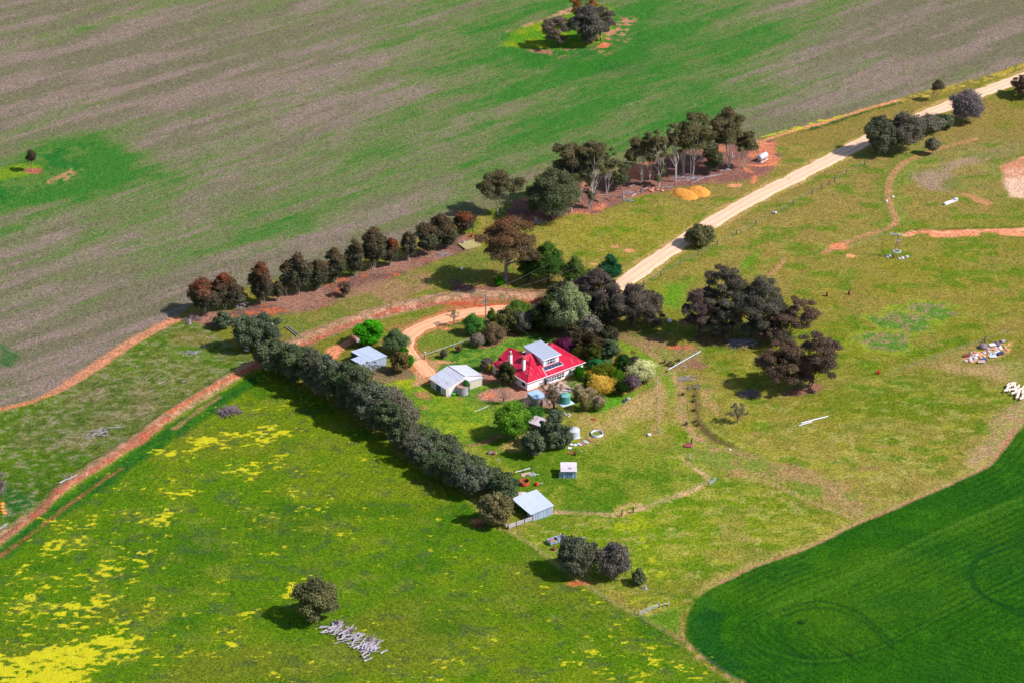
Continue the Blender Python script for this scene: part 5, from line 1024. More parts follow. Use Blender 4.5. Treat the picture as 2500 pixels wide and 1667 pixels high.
def tank(name, u, v, r, h, label, wall_m, roof_m, cone=.5, z0=0, ribs=0, stand=None, group=None):
    x, y = g(u, v, z0); th = thing(name, label, 'water tank', (x, y, z0), 0, group)
    a_ = MB(); a_.lathe(0, 0, [(0, 0)]+[(r*(1+.006*(k % 2)), h*k/14) for k in range(15)]+[(r*.96, h), (0, h)], 40); a_.build('wall', wall_m, th, True)
    a_ = MB(); a_.lathe(0, 0, [(r*1.03, h-.02), (r*1.03, h+.05), (r*.16, h+cone), (0, h+cone)], 40); rr = a_.build('roof', roof_m, th)
    if ribs:
        a_ = MB()
        for k in range(ribs):
            t_ = 2*math.pi*k/ribs; a_.tube([(r*1.02*math.cos(t_), r*1.02*math.sin(t_), h+.07), (r*.16*math.cos(t_), r*.16*math.sin(t_), h+cone+.04)], .045, 4)
        a_.lathe(0, 0, [(r*.18, h+cone), (r*.18, h+cone+.12), (0, h+cone+.16)], 12); a_.build('roof_ribs', M_ZINC if roof_m is not M_ZINC else M_STONE, rr)
    return th
tk = tank('concrete_tank', *z3((1935, 1120))[0], 1.42, 2.3, 'squat stained concrete tank with a brown lid beside the garage', M_CONC, plain('brown_lid', A(176, 136, 118), .9, var=.2, nscale=2), .12)
tree('climbing_plant', *z3((1975, 1130))[0], 928, 22, 'citrus', 'green plant between the garage wall and the concrete tank', 'plant', cols=((66, 124, 52), (36, 80, 36), None, 0))
# ladder against the garage
x, y = g(*z3((1745, 1160))[0]); ld = thing('ladder', 'white stepladder leaning at the front corner of the garage', 'ladder', (x, y, 0), math.radians(37))
for s_ in (-1, 1):
    a_ = MB(); a_.tube([(.5*s_*.7, -.35, 0), (.3*s_*.7, .25, 2.1)], .05, 4); a_.build('rail', M_WPIPE, ld)
a_ = MB()
for k in range(6):
    t_ = (k+.5)/6; a_.tube([(-(.35-.14*t_), -.35+.6*t_, 2.1*t_), ((.35-.14*t_), -.35+.6*t_, 2.1*t_)], .05, 4)
a_.build('rungs', M_WPIPE, ld)
x, y = g(*z3((1815, 1150))[0]); wb = thing('wheelbarrow', 'bright green barrow between ladder and concrete tank', 'wheelbarrow', (x, y, 0), .5)
a_ = MB(); a_.hexa([(-.3, -.25, .3), (.3, -.2, .35), (.3, .2, .35), (-.3, .25, .3)], [(-.5, -.42, .72), (.55, -.35, .7), (.55, .35, .7), (-.5, .42, .72)]); a_.build('tray', plain('lime_paint', A(80, 200, 60), .5), wb)
a_ = MB(); a_.lathe(0, 0, [(0, -.05), (.22, -.05), (.22, .05), (0, .05)], 14); w_ = a_.build('wheel', M_DARK, wb, loc=(.62, 0, .22)); w_.rotation_euler = (math.pi/2, 0, 0)
a_ = MB(); a_.tube([(.62, .12, .22), (-.3, .3, .4), (-1.0, .32, .6)], .03, 5); a_.tube([(.62, -.12, .22), (-.3, -.3, .4), (-1.0, -.32, .6)], .03, 5); a_.tube([(-.35, .28, .4), (-.45, .28, 0)], .03, 5); a_.tube([(-.35, -.28, .4), (-.45, -.28, 0)], .03, 5); a_.build('frame', M_DTIMB, wb)

# open-fronted shed
SO = g(*z3((485, 848))[0]); s1 = thing('open_shed', 'open-fronted corrugated shed with an L-shaped pale roof near the driveway', 'shed', (SO[0], SO[1], 0), math.radians(41.5))
a_ = MB(); a_.box(0, 8.1, 0, .08, -.2, 2.62); a_.build('wall', M_GALVW, s1)
a_ = MB(); a_.box(8.02, 8.1, .09, 7.2, -.2, 2.35); a_.box(2.5, 8.01, 7.12, 7.2, -.2, 2.55); a_.build('wall', M_GALVWY, s1)
a_ = MB(); a_.slab([(-.15, -.12, 2.85), (2.45, -.12, 2.80), (2.45, 4.1, 2.80), (-.15, 4.1, 2.85)], .07); a_.slab([(2.46, -.2, 2.86), (8.3, -.2, 2.46), (8.3, 7.4, 2.46), (2.46, 7.4, 2.86)], .07); a_.build('roof', M_GALV, s1)
for p in ((.06, 3.95), (2.5, 7.2), (2.5, 4.0)):
    a_ = MB(); a_.box(p[0]-.07, p[0]+.07, p[1]-.07, p[1]+.07, -.2, 2.75); a_.build('post', M_DTIMB, s1)
a_ = MB(); a_.box(.0, 8.0, .1, 7.1, -.1, .12); a_.build('earth_floor', plain('shed_floor', A(110, 84, 76), .95), s1)
x, y = g(*z3((455, 760))[0]); 
tc = thing('tractor', 'small blue tractor parked inside the open-fronted shed', 'tractor', (SO[0]-.3, SO[1]+2.2, .12), math.radians(20))
a_ = MB(); a_.box(-.2, 1.3, -.3, .3, .6, 1.15); a_.box(-.9, -.2, -.35, .35, .55, .8); a_.box(-.95, -.85, -.35, .35, .8, 1.25); a_.tube([(.9, 0, 1.15), (.9, 0, 1.8)], .04, 6); a_.build('body', plain('tractor_blue', A(90, 140, 190), .5), tc)
for (x_, y_, r_) in ((-.6, .55, .6), (-.6, -.55, .6), (1.0, .45, .35), (1.0, -.45, .35)):
    a_ = MB(); a_.lathe(0, 0, [(0, -.1), (r_, -.13), (r_, .13), (0, .1)], 16); q_ = a_.build('wheel', M_DARK, tc, loc=(x_, y_, r_)); q_.rotation_euler = (math.pi/2, 0, 0)
# overhead fuel tank behind the shed
x, y = g(*z3((395, 470))[0]); ft = thing('fuel_tank', 'rusty cylindrical tank on a timber stand behind the open-fronted shed', 'tank', (x, y, 0), math.radians(128))
a_ = MB(); a_.lathe(0, 0, [(0, -1.35), (.55, -1.3), (.62, -1.15), (.62, 1.15), (.55, 1.3), (0, 1.35)], 24); q_ = a_.build('drum', M_RUST2, ft, True, loc=(0, 0, 2.75)); q_.rotation_euler = (0, math.pi/2, 0)
a_ = MB(); a_.lathe(0, 0, [(0, -1.37), (.5, -1.33), (.5, -1.30), (0, -1.30)], 20); q_ = a_.build('end_plate', M_CONC, ft, loc=(0, 0, 2.75)); q_.rotation_euler = (0, math.pi/2, 0)
for sx in (-.8, .8):
    for sy in (-.45, .45):
        a_ = MB(); a_.tube([(sx, sy*1.3, -.1), (sx, sy, 2.25)], .07, 5); a_.build('leg', M_DTIMB, ft)
a_ = MB(); a_.box(-1.0, 1.0, -.5, .5, 2.1, 2.2); a_.build('platform', M_DTIMB, ft)

# hut, water tanks by the house
UO = g(*z2((1072, 1450))[0]); hu = thing('garden_hut', 'small weathered hut with a pale blue iron roof below the house corner', 'shed', (UO[0], UO[1], 0), math.radians(34))
a_ = MB(); a_.box(0, 2.9, 0, 3.9, -.2, 2.35); a_.build('wall', corrugated('weathered_boards', A(170, 158, 150), 'X', .4, A(90, 84, 84), .6, sheet=.14), hu)
a_ = MB(); a_.slab([(-.15, -.15, 2.44), (3.1, -.15, 2.44), (3.1, 4.05, 2.56), (-.15, 4.05, 2.56)], .07); a_.build('roof', corrugated('pale_blue_iron', A(176, 202, 232), 'X', .5, A(130, 124, 150), .35, rough=.4), hu)
window(hu, .9, 1.7, 0, 1.0, 1.8, 1, 1, face='-x'); a_ = MB(); a_.box(1.1, 1.9, -.06, -.01, 0, 1.9); a_.build('door', M_DTIMB, hu)
tank('corrugated_tank', *z2((1262, 1340))[0], .8, 2.1, 'small pinkish corrugated tank beside the garden hut', plain('pinkish_iron', A(196, 170, 170), .7, var=.15, nscale=2), M_RUST2, .15)
# raised green tank
gx, gy = g(*z2((1540, 1560))[0]); zt_ = 3.0
x, y = g(*z2((1540, 1352))[0], zt_); st = thing('tank_stand', 'tall steel stand carrying the green tank', 'tank stand', (x, y, 0), math.radians(33))
a_ = MB(); a_.box(-1.72, 1.72, -1.72, 1.72, zt_-.12, zt_); a_.build('platform', plain('platform_sheet', A(206, 214, 232), .5, var=.12), st)
for sx in (-1.4, 1.4):
    for sy in (-1.4, 1.4):
        a_ = MB(); a_.tube([(sx, sy, -.1), (sx, sy, zt_-.12)], .06, 5); a_.build('leg', M_RUST, st)
a_ = MB()
for p, q in (((-1.4, -1.4), (1.4, -1.4)), ((1.4, -1.4), (1.4, 1.4)), ((-1.4, 1.4), (1.4, 1.4)), ((-1.4, -1.4), (-1.4, 1.4))):
    a_.tube([(*p, 1.4), (*q, 1.4)], .035, 4); a_.tube([(*p, .2), (*q, 2.8)], .025, 4)
a_.build('braces', M_DTIMB, st)
th = thing('green_tank', 'teal-green round water tank on the steel stand', 'water tank', (x, y, zt_), 0)
a_ = MB(); a_.lathe(0, 0, [(0, .01)]+[(1.36*(1+.008*(k % 2)), .02+2.0*k/12) for k in range(13)]+[(0, 2.0)], 40); a_.build('wall', M_TEAL, th, True)
a_ = MB(); a_.lathe(0, 0, [(1.4, 2.0), (1.4, 2.06), (.15, 2.34), (0, 2.34)], 40); r_ = a_.build('roof', plain('green_lid', A(120, 180, 172), .5, var=.1), th)
a_ = MB()
for k in range(8):
    t_ = math.pi*k/4; a_.tube([(1.38*math.cos(t_), 1.38*math.sin(t_), 2.09), (.12*math.cos(t_), .12*math.sin(t_), 2.37)], .035, 4)
a_.lathe(0, 0, [(.2, 2.33), (.2, 2.45), (0, 2.48)], 12); a_.build('roof_ribs', M_TEAL, r_)
a_ = MB(); a_.lathe(-.85, -.2, [(.2, 2.15), (.2, 2.27), (0, 2.28)], 10); a_.build('hatch', M_DARK, r_)
def pole(name, a, b, r, label, cat, mat, n=6, z=None, sub=None):
    A_ = g(*a, a[2] if len(a) > 2 else 0) if False else g(a[0], a[1]); B_ = g(b[0], b[1]); c_ = ((A_[0]+B_[0])/2, (A_[1]+B_[1])/2)
    a_ = MB(); zz = (H(*c_) if z is None else z)+r; P_ = [(A_[0]-c_[0], A_[1]-c_[1], 0), (0, 0, .02), (B_[0]-c_[0], B_[1]-c_[1], 0)]; a_.tube(P_, [r, r*.95, r*.85], n)
    o_ = a_.build(name, mat, loc=(c_[0], c_[1], zz)); return tag(o_, label, cat)
pole('white_pipe', z2((1424, 1168))[0], z2((1645, 1190))[0], .13, 'long white pipe lying behind the raised green tank', 'pipe', M_WPIPE, z=.25)
# conical-roofed silver tank and the sunken ring
tank('silver_tank', *z4((1297, 672))[0], 1.42, 1.75, 'silver water tank with a ribbed conical roof', M_ZINC, M_ZINC, .75, ribs=14)
def ring(name, u, v, r, h, mat, label, inner, kind='trough'):
    x, y = g(u, v); th = thing(name, label, kind, (x, y, 0))
    a_ = MB(); a_.lathe(0, 0, [(r-.14, .03), (r-.14, h), (r, h), (r, -.1)], 44); a_.build('rim', mat, th, True)
    a_ = MB(); a_.lathe(0, 0, [(0, .16), (r-.13, .16)], 30); a_.build('weedy_floor', plain(name+'_weeds', A(*inner), .9, var=.4, nscale=3), th); return th
ring('tank_ring', *z4((1628, 650))[0], 1.47, .55, M_ZINC, 'open white-rimmed ring of a cut-down tank right of the silver tank', (116, 122, 52), 'tank ring')
ring('rusty_ring', *z4((588, 1358))[0], 1.18, .95, M_RUST, 'open rust-red ring of a cut-down tank near the belt', (70, 120, 44), 'tank ring')
# sheets of iron laid out on the grass
SHT = [((1345, 705), 1.7, .6, 20, M_ZINC, 'long pale sheet against the foot of the silver tank'), ((1258, 790), 1.3, .75, -50, M_WPIPE, 'leftmost white sheet of the row on the grass'), ((1322, 800), 1.0, .75, -70, M_WPIPE, 'second white sheet of the row on the grass'),
       ((1382, 790), 1.4, .7, -50, M_ZINC, 'third white sheet of the row on the grass'), ((1425, 778), 1.7, .75, -50, M_RUST2, 'pinkish rusty sheet between two white sheets'), ((1470, 758), 1.6, .7, -50, M_ZINC, 'right-hand white sheet of the row on the grass'),
       ((1522, 726), 2.2, .55, -50, M_RUST2, 'long red-brown sheet nearest the white-rimmed ring'), ((1240, 845), .9, .9, 70, M_WPIPE, 'nearly square white sheet in front of the row'), ((1245, 908), 1.2, .6, 50, M_RUST, 'dark red sheet beside the rusty drum'),
       ((1400, 888), 1.1, .3, -60, M_CONCP, 'narrow tan board right of the rusty drum'), ((1580, 432), 1.4, .7, -50, M_RUST, 'red-brown sheet alone in the tan yard')]
for i, (p, L_, w_, an, m_, lb) in enumerate(SHT):
    x, y = g(*z4(p)[0]); a_ = MB(); a_.add([(-L_/2, -w_/2, .03), (L_/2, -w_/2, .06), (L_/2, w_/2, .10), (-L_/2, w_/2, .05), (-L_/2, -w_/2, .0), (L_/2, -w_/2, .02), (L_/2, w_/2, .05), (-L_/2, w_/2, .01)], [(0, 1, 2, 3), (7, 6, 5, 4), (0, 4, 5, 1), (1, 5, 6, 2), (2, 6, 7, 3), (3, 7, 4, 0)])
    q_ = a_.build('iron_sheet', m_, loc=(x, y, H(x, y)+.08), rz=math.radians(an)); tag(q_, lb, 'metal sheet', 'loose sheets on the grass')
def drum(u, v, label, mat, h=.95):
    x, y = g(u, v); th = thing('oil_drum', label, 'drum', (x, y, H(x, y)))
    a_ = MB(); a_.lathe(0, 0, [(.30, .02), (.30, .3), (.32, .32), (.30, .34), (.30, .6), (.32, .62), (.30, .64), (.30, h)], 20); a_.lathe(0, 0, [(0, .85*h), (.28, .85*h), (.28, h), (.30, h)], 20); a_.build('shell', mat, th, True)
    return th
drum(*z4((1317, 935))[0], 'rusty drum standing by the loose sheets', M_DRUM); drum(*zF((373, 387))[0], 'left of two dark rusty drums in the open pasture', M_DRUM, 1.1)
drum(*zF((543, 374))[0], 'right of two dark rusty drums in the open pasture', M_DRUM, 1.1); drum(*zF((769, 981))[0], 'bright red drum alone in the pasture', M_REDP, 1.1)
# rusty-roofed shed half hidden by trees
x, y = g(*z4((880, 560))[0]); h2 = thing('yard_shed', 'low shed with a rusty pale roof half hidden by dark trees', 'shed', (6.7, -45.8, 0), math.radians(-38))
a_ = MB(); a_.slab([(-2.6, -1.7, 1.9), (2.6, -1.7, 2.0), (2.6, 1.8, 2.3), (-2.6, 1.8, 2.2)], .07); a_.build('roof', M_RUSTY, h2)
a_ = MB(); a_.box(-2.4, 2.4, 1.5, 1.6, -.2, 2.15); a_.box(2.3, 2.4, -1.4, 1.49, -.2, 1.95); a_.build('wall', M_GALVW, h2)
for x_ in (-2.3, 0, 2.2):
    a_ = MB(); a_.tube([(x_, -1.5, -.1), (x_, -1.5, 1.88)], .06, 5); a_.build('post', M_DTIMB, h2)
a_ = MB(); a_.box(-2.2, .8, -.6, 1.2, 0, .9); a_.build('feed_bin', M_GALVWY, h2)
# little shed standing alone
QO = g(*z4((1140, 1275))[0]); s4 = thing('lone_shed', 'small lone tin shed with a rust-streaked skillion roof in the green paddock', 'shed', (QO[0], QO[1], 0), 0)
a_ = MB(); a_.box(0, 3.2, 0, 3.2, -.2, 1.97); a_.add([(0, 0, 1.97), (3.2, 0, 1.97), (3.2, 3.2, 2.3), (0, 3.2, 2.3), (0, 3.2, 1.97), (3.2, 3.2, 1.97)], [(0, 1, 2, 3), (3, 2, 5, 4), (0, 3, 4), (1, 5, 2)]); a_.build('wall', M_GALVW, s4)
a_ = MB(); a_.slab([(-.55, -.3, 2.02), (3.3, -.3, 2.02), (3.3, 3.45, 2.42), (-.55, 3.45, 2.42)], .07); a_.build('roof', corrugated('rust_streaked_roof', A(226, 212, 222), 'Y', .5, A(190, 130, 112), .62, rough=.5), s4)
a_ = MB(); a_.box(.7, 2.3, -.05, -.005, 0, 1.8); a_.build('door', corrugated('blue_grey_door', A(122, 146, 180), 'X', .5, A(150, 160, 184), .5), s4)
a_ = MB(); a_.box(-.9, -.05, .1, .2, 0, 1.7); a_.build('side_panel', M_GALVWY, s4)
a_ = MB(); a_.slab([(1.2, .9, 2.24), (1.9, .5, 2.22), (2.1, .8, 2.24), (1.4, 1.3, 2.28)], .05); a_.build('roof_sheet', plain('blue_sheet', A(120, 150, 180), .5), s4)
# big shed with yard rails
BO = g(*z5((592, 670))[0]); s5 = thing('hay_shed', 'big skillion shed with a clean silver roof and blue-grey iron wall beside yard rails', 'shed', (BO[0], BO[1], 0), math.radians(31.3))
a_ = MB(); a_.add([(0, 0, -.2), (5.3, 0, -.2), (5.3, .08, -.2), (0, .08, -.2), (0, 0, 1.98), (5.3, 0, 2.5), (5.3, .08, 2.5), (0, .08, 1.98)], [(0, 1, 5, 4), (2, 3, 7, 6), (4, 5, 6, 7), (0, 4, 7, 3), (1, 2, 6, 5)]); a_.build('wall', M_GALVW, s5)
a_ = MB(); a_.box(5.22, 5.3, .09, 7, -.2, 2.5); a_.box(0, 5.2, 6.92, 7.0, -.2, 2.5); a_.box(.0, .08, .09, 2.6, -.2, 1.95); a_.build('wall', M_GALVWY, s5)
a_ = MB(); a_.slab([(-.75, -.35, 2.02), (5.45, -.35, 2.60), (5.45, 7.3, 3.0), (-1.35, 7.3, 2.62)], .08); a_.build('roof', corrugated('clean_roof_iron', A(206, 214, 228), 'X', .55, None, 0, rough=.4, sheet=.03), s5)
for p in ((-.2, 3.2), (-.6, 6.9)):
    a_ = MB(); a_.tube([(*p, -.1), (*p, 2.4)], .08, 6); a_.build('post', M_DTIMB, s5)
tank('yard_tank', *z5((490, 480))[0], 1.45, 1.6, 'round tank with a stained pale lid behind the big silver-roofed shed', M_RUST2, plain('stained_lid', A(222, 204, 200), .7, var=.12, nscale=1.5, dirt=A(196, 130, 110), dirt_amt=.4), .35)
def rails(name, pts, label, cat, nr=4, hh=1.2, gap=2.4, mat=None, pm=None, th_=.05, wh=.12, post_h=None, group=None, W_=None):
    P_ = W_ or W(pts); c_ = P_[0]; th = thing(name, label, cat, (c_[0], c_[1], 0), 0, group); a_ = MB(); k_ = 0
    for i in range(len(P_)-1):
        A_ = np.array(P_[i])-c_; B_ = np.array(P_[i+1])-c_; L_ = np.linalg.norm(B_-A_); n_ = max(1, round(L_/gap)); d_ = (B_-A_)/L_; nn = np.array([-d_[1], d_[0]])*th_
        for r_ in range(nr):
            z_ = hh*(r_+.7)/nr; q = [A_-nn, B_-nn, B_+nn, A_+nn]; a_.hexa([(*p, z_) for p in q], [(*p, z_+wh) for p in q])
        for k in range(n_+(1 if i == len(P_)-2 else 0)):
            p = A_+d_*L_*k/n_; m_ = MB(); m_.box(p[0]-.09, p[0]+.09, p[1]-.09, p[1]+.09, -.15, (post_h or hh)+.25); m_.build('post', pm or M_DTIMB, th)
    a_.build('rails', mat or M_STONE, th); return th
rails('yard_fence', z5((590, 668), (355, 750), (300, 680)), 'pale timber rail fence from the big shed to the drooping tree', 'fence', 4, 1.15, 2.2)
# garden rail and gate by the driveway
rails('rail_fence', z3((2030, 345), (1920, 420)) and [z3((2030, 375))[0], z3((1370, 605))[0]], 'grey pipe rail along the driveway loop lawn', 'fence', 1, 1.0, 4.5, M_ZINC, M_ZINC, .04, .08, .75)
rails('farm_gate', [z3((1385, 620))[0], z3((1265, 655))[0]], 'open-mesh pipe gate across the driveway', 'gate', 2, .9, 3.0, M_WIRE, M_DTIMB, .025, .04, .9)
def wirefence(name, pts, label, posts, mat=None, ph=1.2, pr=.09, group=None, nw=3):
    P_ = W(pts); c_ = P_[0]; th = thing(name, label, 'fence', (c_[0], c_[1], 0), 0, group); a_ = MB(); Q_ = W(posts) if isinstance(posts, list) else None
    if Q_ is None:
        Q_ = []
        for i in range(len(P_)-1):
            A_, B_ = np.array(P_[i]), np.array(P_[i+1]); n_ = max(1, round(np.linalg.norm(B_-A_)/posts)); Q_ += [tuple(A_+(B_-A_)*k/n_) for k in range(n_)]
        Q_.append(P_[-1])
    for q in Q_[:90]:
        h_ = H(*q); m_ = MB(); m_.tube([(q[0]-c_[0], q[1]-c_[1], h_-.2), (q[0]-c_[0], q[1]-c_[1], h_+ph)], [pr, pr*.9], 6); m_.build('post', mat or M_TIMBER, th)
    for z_ in [ph*.9*(k+1)/nw for k in range(nw)]:
        a_.tube([(q[0]-c_[0], q[1]-c_[1], H(*q)+z_) for q in Q_], .014, 3, False)
    a_.build('wires', M_WIRE, th); return th
wirefence('wire_fence', zB((1250, 1330), (2350, 735)), 'wire fence with dark posts on the pasture side of the gravel road', zB((1240, 1345), (1362, 1278), (1500, 1200), (1630, 1130), (1767, 1058), (1905, 980), (2044, 905), (2180, 835), (2312, 765))+zD((258, 1112), (330, 1072), (390, 1040), (430, 1015), (520, 960), (660, 890)), M_DTIMB, 1.5, .13)
wirefence('wire_fence', z5((790, 590), (1445, 620)), 'sagging wire fence from the big shed to the wooden strainer post', 4.2, M_DTIMB, 1.0, .05)
wirefence('wire_fence', z5((1550, 590), (1980, 445), (2280, 300), (2090, 78)), 'wire fence with white posts round the green paddock corner', 9.5, M_ZINC, 1.25, .10)
wirefence('wire_fence', [(1649, 1128), z5((2090, 78))[0], zL((1360, 1335))[0], zL((1345, 965))[0], zL((1330, 705))[0]], 'wire fence with white posts from the cream-flowered shrub down the slope', z5((2090, 75))+zL((1360, 1335), (1345, 965), (1330, 705)), M_ZINC, 1.3, .10)
wirefence('wire_fence', z5((360, 765), (600, 925), (900, 1165), (1100, 1295), (1350, 1455), (1565, 1567)), 'thin wire fence between flowering paddock and shed paddock', 7.5, M_DTIMB, 1.1, .05)
wirefence('wire_fence', zI((30, 1195), (290, 1350), (600, 1570)), 'thin wire fence along the lower-left edge of the dark green crop', 8, M_DTIMB, 1.1, .05)
wirefence('wire_fence', zF((854, 985), (1205, 860), (1500, 760), (1760, 650)), 'wire fence leading from the red drum to the rubble heap', zF((854, 985), (1205, 860), (1570, 735), (1760, 665)), M_TIMBER, 1.2, .09)
wirefence('wire_fence', zC((540, 1085), (420, 1110)) and zD((540, 1530), (700, 1470), (800, 1430)), 'short pale wire fence left of the wind pump', 6, M_ZINC, .9, .04)
for a, lb in ((z5((1443, 625))[0], 'grey strainer post at the bend of the sagging fence'), (z5((1551, 590))[0], 'dark strainer post with a slanting stay near the sandy path'), (zI((325, 192))[0], 'dark post beside the reddish sheet'),
              (zF((1580, 740))[0], 'leaning dark stake above the rubble heap'), (zJ((430, 1040))[0], 'white post where the orange track leaves the grove'), (z2((1725, 700))[0], 'white vent post behind the house corner')):
    x, y = g(*a); a_ = MB(); a_.tube([(0, 0, -.2), (.05, 0, 1.6)], [.16, .13], 7); a_.tube([(0, 0, 1.2), (-.7, -.5, 0)], .06, 5); tag(a_.build('gate_post', M_WPIPE if 'white' in lb else M_DTIMB, loc=(x, y, 0)), lb, 'post')
rails('field_gate', [zI((28, 1178))[0], zI((138, 1132))[0]], 'grey field gate at the tip of the crop field', 'gate', 3, 1.1, 3.5, M_ZINC, M_WPIPE, .03, .05)
rails('field_gate', [zI((138, 1132))[0], zI((196, 1124))[0]], 'short grey rail beside the field gate', 'fence', 1, .9, 3.0, M_STONE, M_WPIPE, .05, .10)
rails('field_gate', [zI((425, 440))[0], zI((470, 405))[0]], 'pipe gate standing open at the paddock corner', 'gate', 3, 1.1, 3.5, M_ZINC, M_DTIMB, .03, .05)
rails('cattle_crush', [z4((450, 1228))[0], z4((682, 1165))[0]], 'stub of pale rail fence with tall dark posts above the rusty ring', 'fence', 1, .95, 2.0, M_WPIPE, M_DTIMB, .06, .16, 1.3)
# ================================================================== YARD THINGS
for p, L_, w_, an, lb in (((615, 1215), 2.4, .8, 22, 'long grey slab lying below the stub of rail fence'), ((575, 1245), .9, .8, 5, 'short pale slab joined to the long grey slab')):
    x, y = g(*z4(p)[0]); a_ = MB(); a_.box(-L_/2, L_/2, -w_/2, w_/2, 0, .12); tag(a_.build('slab', M_CONCP, loc=(x, y, H(x, y)), rz=math.radians(an)), lb, 'slab')
def brush(name, u, v, L_, w_, h_, n, label, mat, ang=0, rad=.09, cat='wood pile', ln=(.5, 1.0), seed=1, spread=1.0, group=None):
    r_ = np.random.default_rng(seed); x, y = g(u, v); a_ = MB(); ca, sa_ = math.cos(ang), math.sin(ang)
    for i in range(n):
        q = r_.random(); px_ = (r_.random()-.5)*L_; py_ = (r_.random()-.5)*w_; hh = h_*r_.random()*max(.1, (1-(2*px_/L_)**2))**.5
        l_ = r_.uniform(*ln)*w_*.5; t_ = r_.normal()*.5*spread+1.57; dx, dy = math.cos(t_)*l_, math.sin(t_)*l_; tz = r_.normal()*.12*l_
        P_ = [(px_-dx, py_-dy, max(.05, hh-tz)), (px_+r_.normal()*.08*l_, py_+r_.normal()*.08*l_, hh+.05), (px_+dx, py_+dy, max(.05, hh+tz))]
        P_ = [(a*ca-b*sa_, a*sa_+b*ca, c) for a, b, c in P_]; rr = rad*r_.uniform(.5, 1.4); a_.tube(P_, [rr, rr*.85, rr*.6], 5)
        if r_.random() < .5:
            e = np.array(P_[1]); a_.tube([tuple(e), tuple(e+np.array([r_.normal()*l_*.5, r_.normal()*l_*.5, .25]))], [rr*.6, rr*.25], 4)
    o_ = a_.build(name, mat, loc=(x, y, H(x, y))); tag(o_, label, cat, group); return o_
# the long heap of silvery logs: each log a thing would number past counting in the tangle, so the heap is a stack of single logs
def log(u, v, L_, r_, an, label=None, seed=0, z=0.0, cat='log', forks=2, mat=None, group=None, tilt=0):
    q = np.random.default_rng(seed); x, y = g(u, v); a_ = MB(); ca, sa_ = math.cos(an), math.sin(an)
    P_ = [((t_-.5)*L_, q.normal()*.05*L_*(0 < t_ < 1), r_+max(0, tilt*(t_-.5)*L_)) for t_ in (0, .33, .66, 1)]
    a_.tube(P_, [r_*1.15, r_, r_*.85, r_*.6], 7)
    for k in range(forks):
        e = np.array(P_[2 if k % 2 else 1]); l_ = L_*q.uniform(.15, .35); w_ = q.uniform(.4, 1.1)*(1 if k % 2 else -1)
        a_.tube([tuple(e), tuple(e+np.array([l_*math.cos(w_), l_*math.sin(w_), .1+.3*q.random()]))], [r_*.6, r_*.25], 5)
    V_ = [(a*ca-b*sa_, a*sa_+b*ca, c) for a, b, c in a_.v]; a_.v = V_
    o_ = a_.build('log', mat or M_LOG, loc=(x, y, H(x, y)+z)); tag(o_, label or 'silvery log in the long heap beside the round olive tree', cat, group); return o_
r9 = np.random.default_rng(99)
HP = W(zE((1000, 850), (1080, 900), (1250, 1000), (1400, 1080), (1500, 1100)))
SPINE = zE((960, 850), (1080, 900), (1180, 960), (1300, 1030), (1420, 1080), (1500, 1090))
lbls = ['silvery log in the long heap beside the round olive tree']
for i in range(74):
    t_ = r9.random()*4.99; k = int(t_); f_ = t_-k; u = SPINE[k][0]*(1-f_)+SPINE[k+1][0]*f_; v = SPINE[k][1]*(1-f_)+SPINE[k+1][1]*f_
    hw = (15, 22, 24, 24, 20, 10)[k]; off = r9.uniform(-1, 1)
    log(u+off*hw*.55, v-off*hw*.42+r9.normal()*2, r9.uniform(1.6, 5.0), r9.uniform(.07, .19), math.radians(38)+r9.normal()*.42, seed=i, z=abs(r9.normal())*.35*(1-abs(off)*.6), forks=int(r9.integers(0, 3)), group='silvery logs of the long heap', label='silvery log %s of the long heap beside the round olive tree' % ('at the upper-left end', 'left of the middle', 'in the middle', 'right of the middle', 'near the lower-right end')[k])
for p, L_, lb in (((1405, 1220), 2.2, 'detached silvery log at the lower tip of the long heap'), ((1590, 1140), 2.0, 'detached silvery log at the right tip of the long heap'), ((1385, 1185), 1.8, 'short silvery log between heap and detached tip log')):
    log(*zE(p)[0], L_, .2, math.radians(42), lb, seed=int(L_*10), forks=1)
for p, lb in (((1060, 815), 'dark root ball at the upper end of the log heap'), ((1180, 910), 'dark root ball in the middle of the log heap'), ((1455, 1010), 'brown root ball at the right side of the log heap')):
    brush('root_ball', *zE(p)[0], 2.0, 2.0, .9, 26, lb, M_LOGD, .5, .08, 'root ball', (.4, .9), seed=p[0], spread=4)
brush('stick_pile', *zG((1412, 572))[0], 4.6, 3.4, 1.3, 110, 'round heap of dark sticks and branches in the bright green paddock', M_LOGD, .4, .07, seed=5, spread=2.2)
brush('stick_pile', *zC((1095, 1430))[0], 4.6, 2.8, .9, 90, 'low heap of grey sticks at the edge of the tree shadow', M_LOGD, .3, .06, seed=6, spread=2)
brush('stick_pile', *zC((1030, 935))[0], 6.5, 4.0, .7, 60, 'sprawl of bleached branches under the huge grey-purple tree', M_LOG, .2, .06, seed=7, spread=2, ln=(.4, 1.1))
brush('stick_pile', *zG((600, 705))[0], 4.6, 3.2, .6, 26, 'bleached fallen branches in the tussocky paddock', M_LOG, .4, .07, seed=8, spread=2.5, ln=(.4, 1.1))
log(*zG((715, 668))[0], 4.4, .1, .05, 'long bleached branch right of the fallen branches', 31, forks=1)
brush('stick_pile', *zG((1180, 210))[0], 3.4, 2.2, .5, 24, 'small grey branch heap below the two dark olive trees', M_LOG, .2, .06, seed=9, spread=2.5)
log(*zG((425, 1005))[0], 5.2, .17, .80, 'crooked white fallen trunk on the channel bank', 32, forks=3); log(*zG((22, 1278))[0], 3.0, .16, 1.0, 'white forked log at the left edge above the track', 33, forks=3)
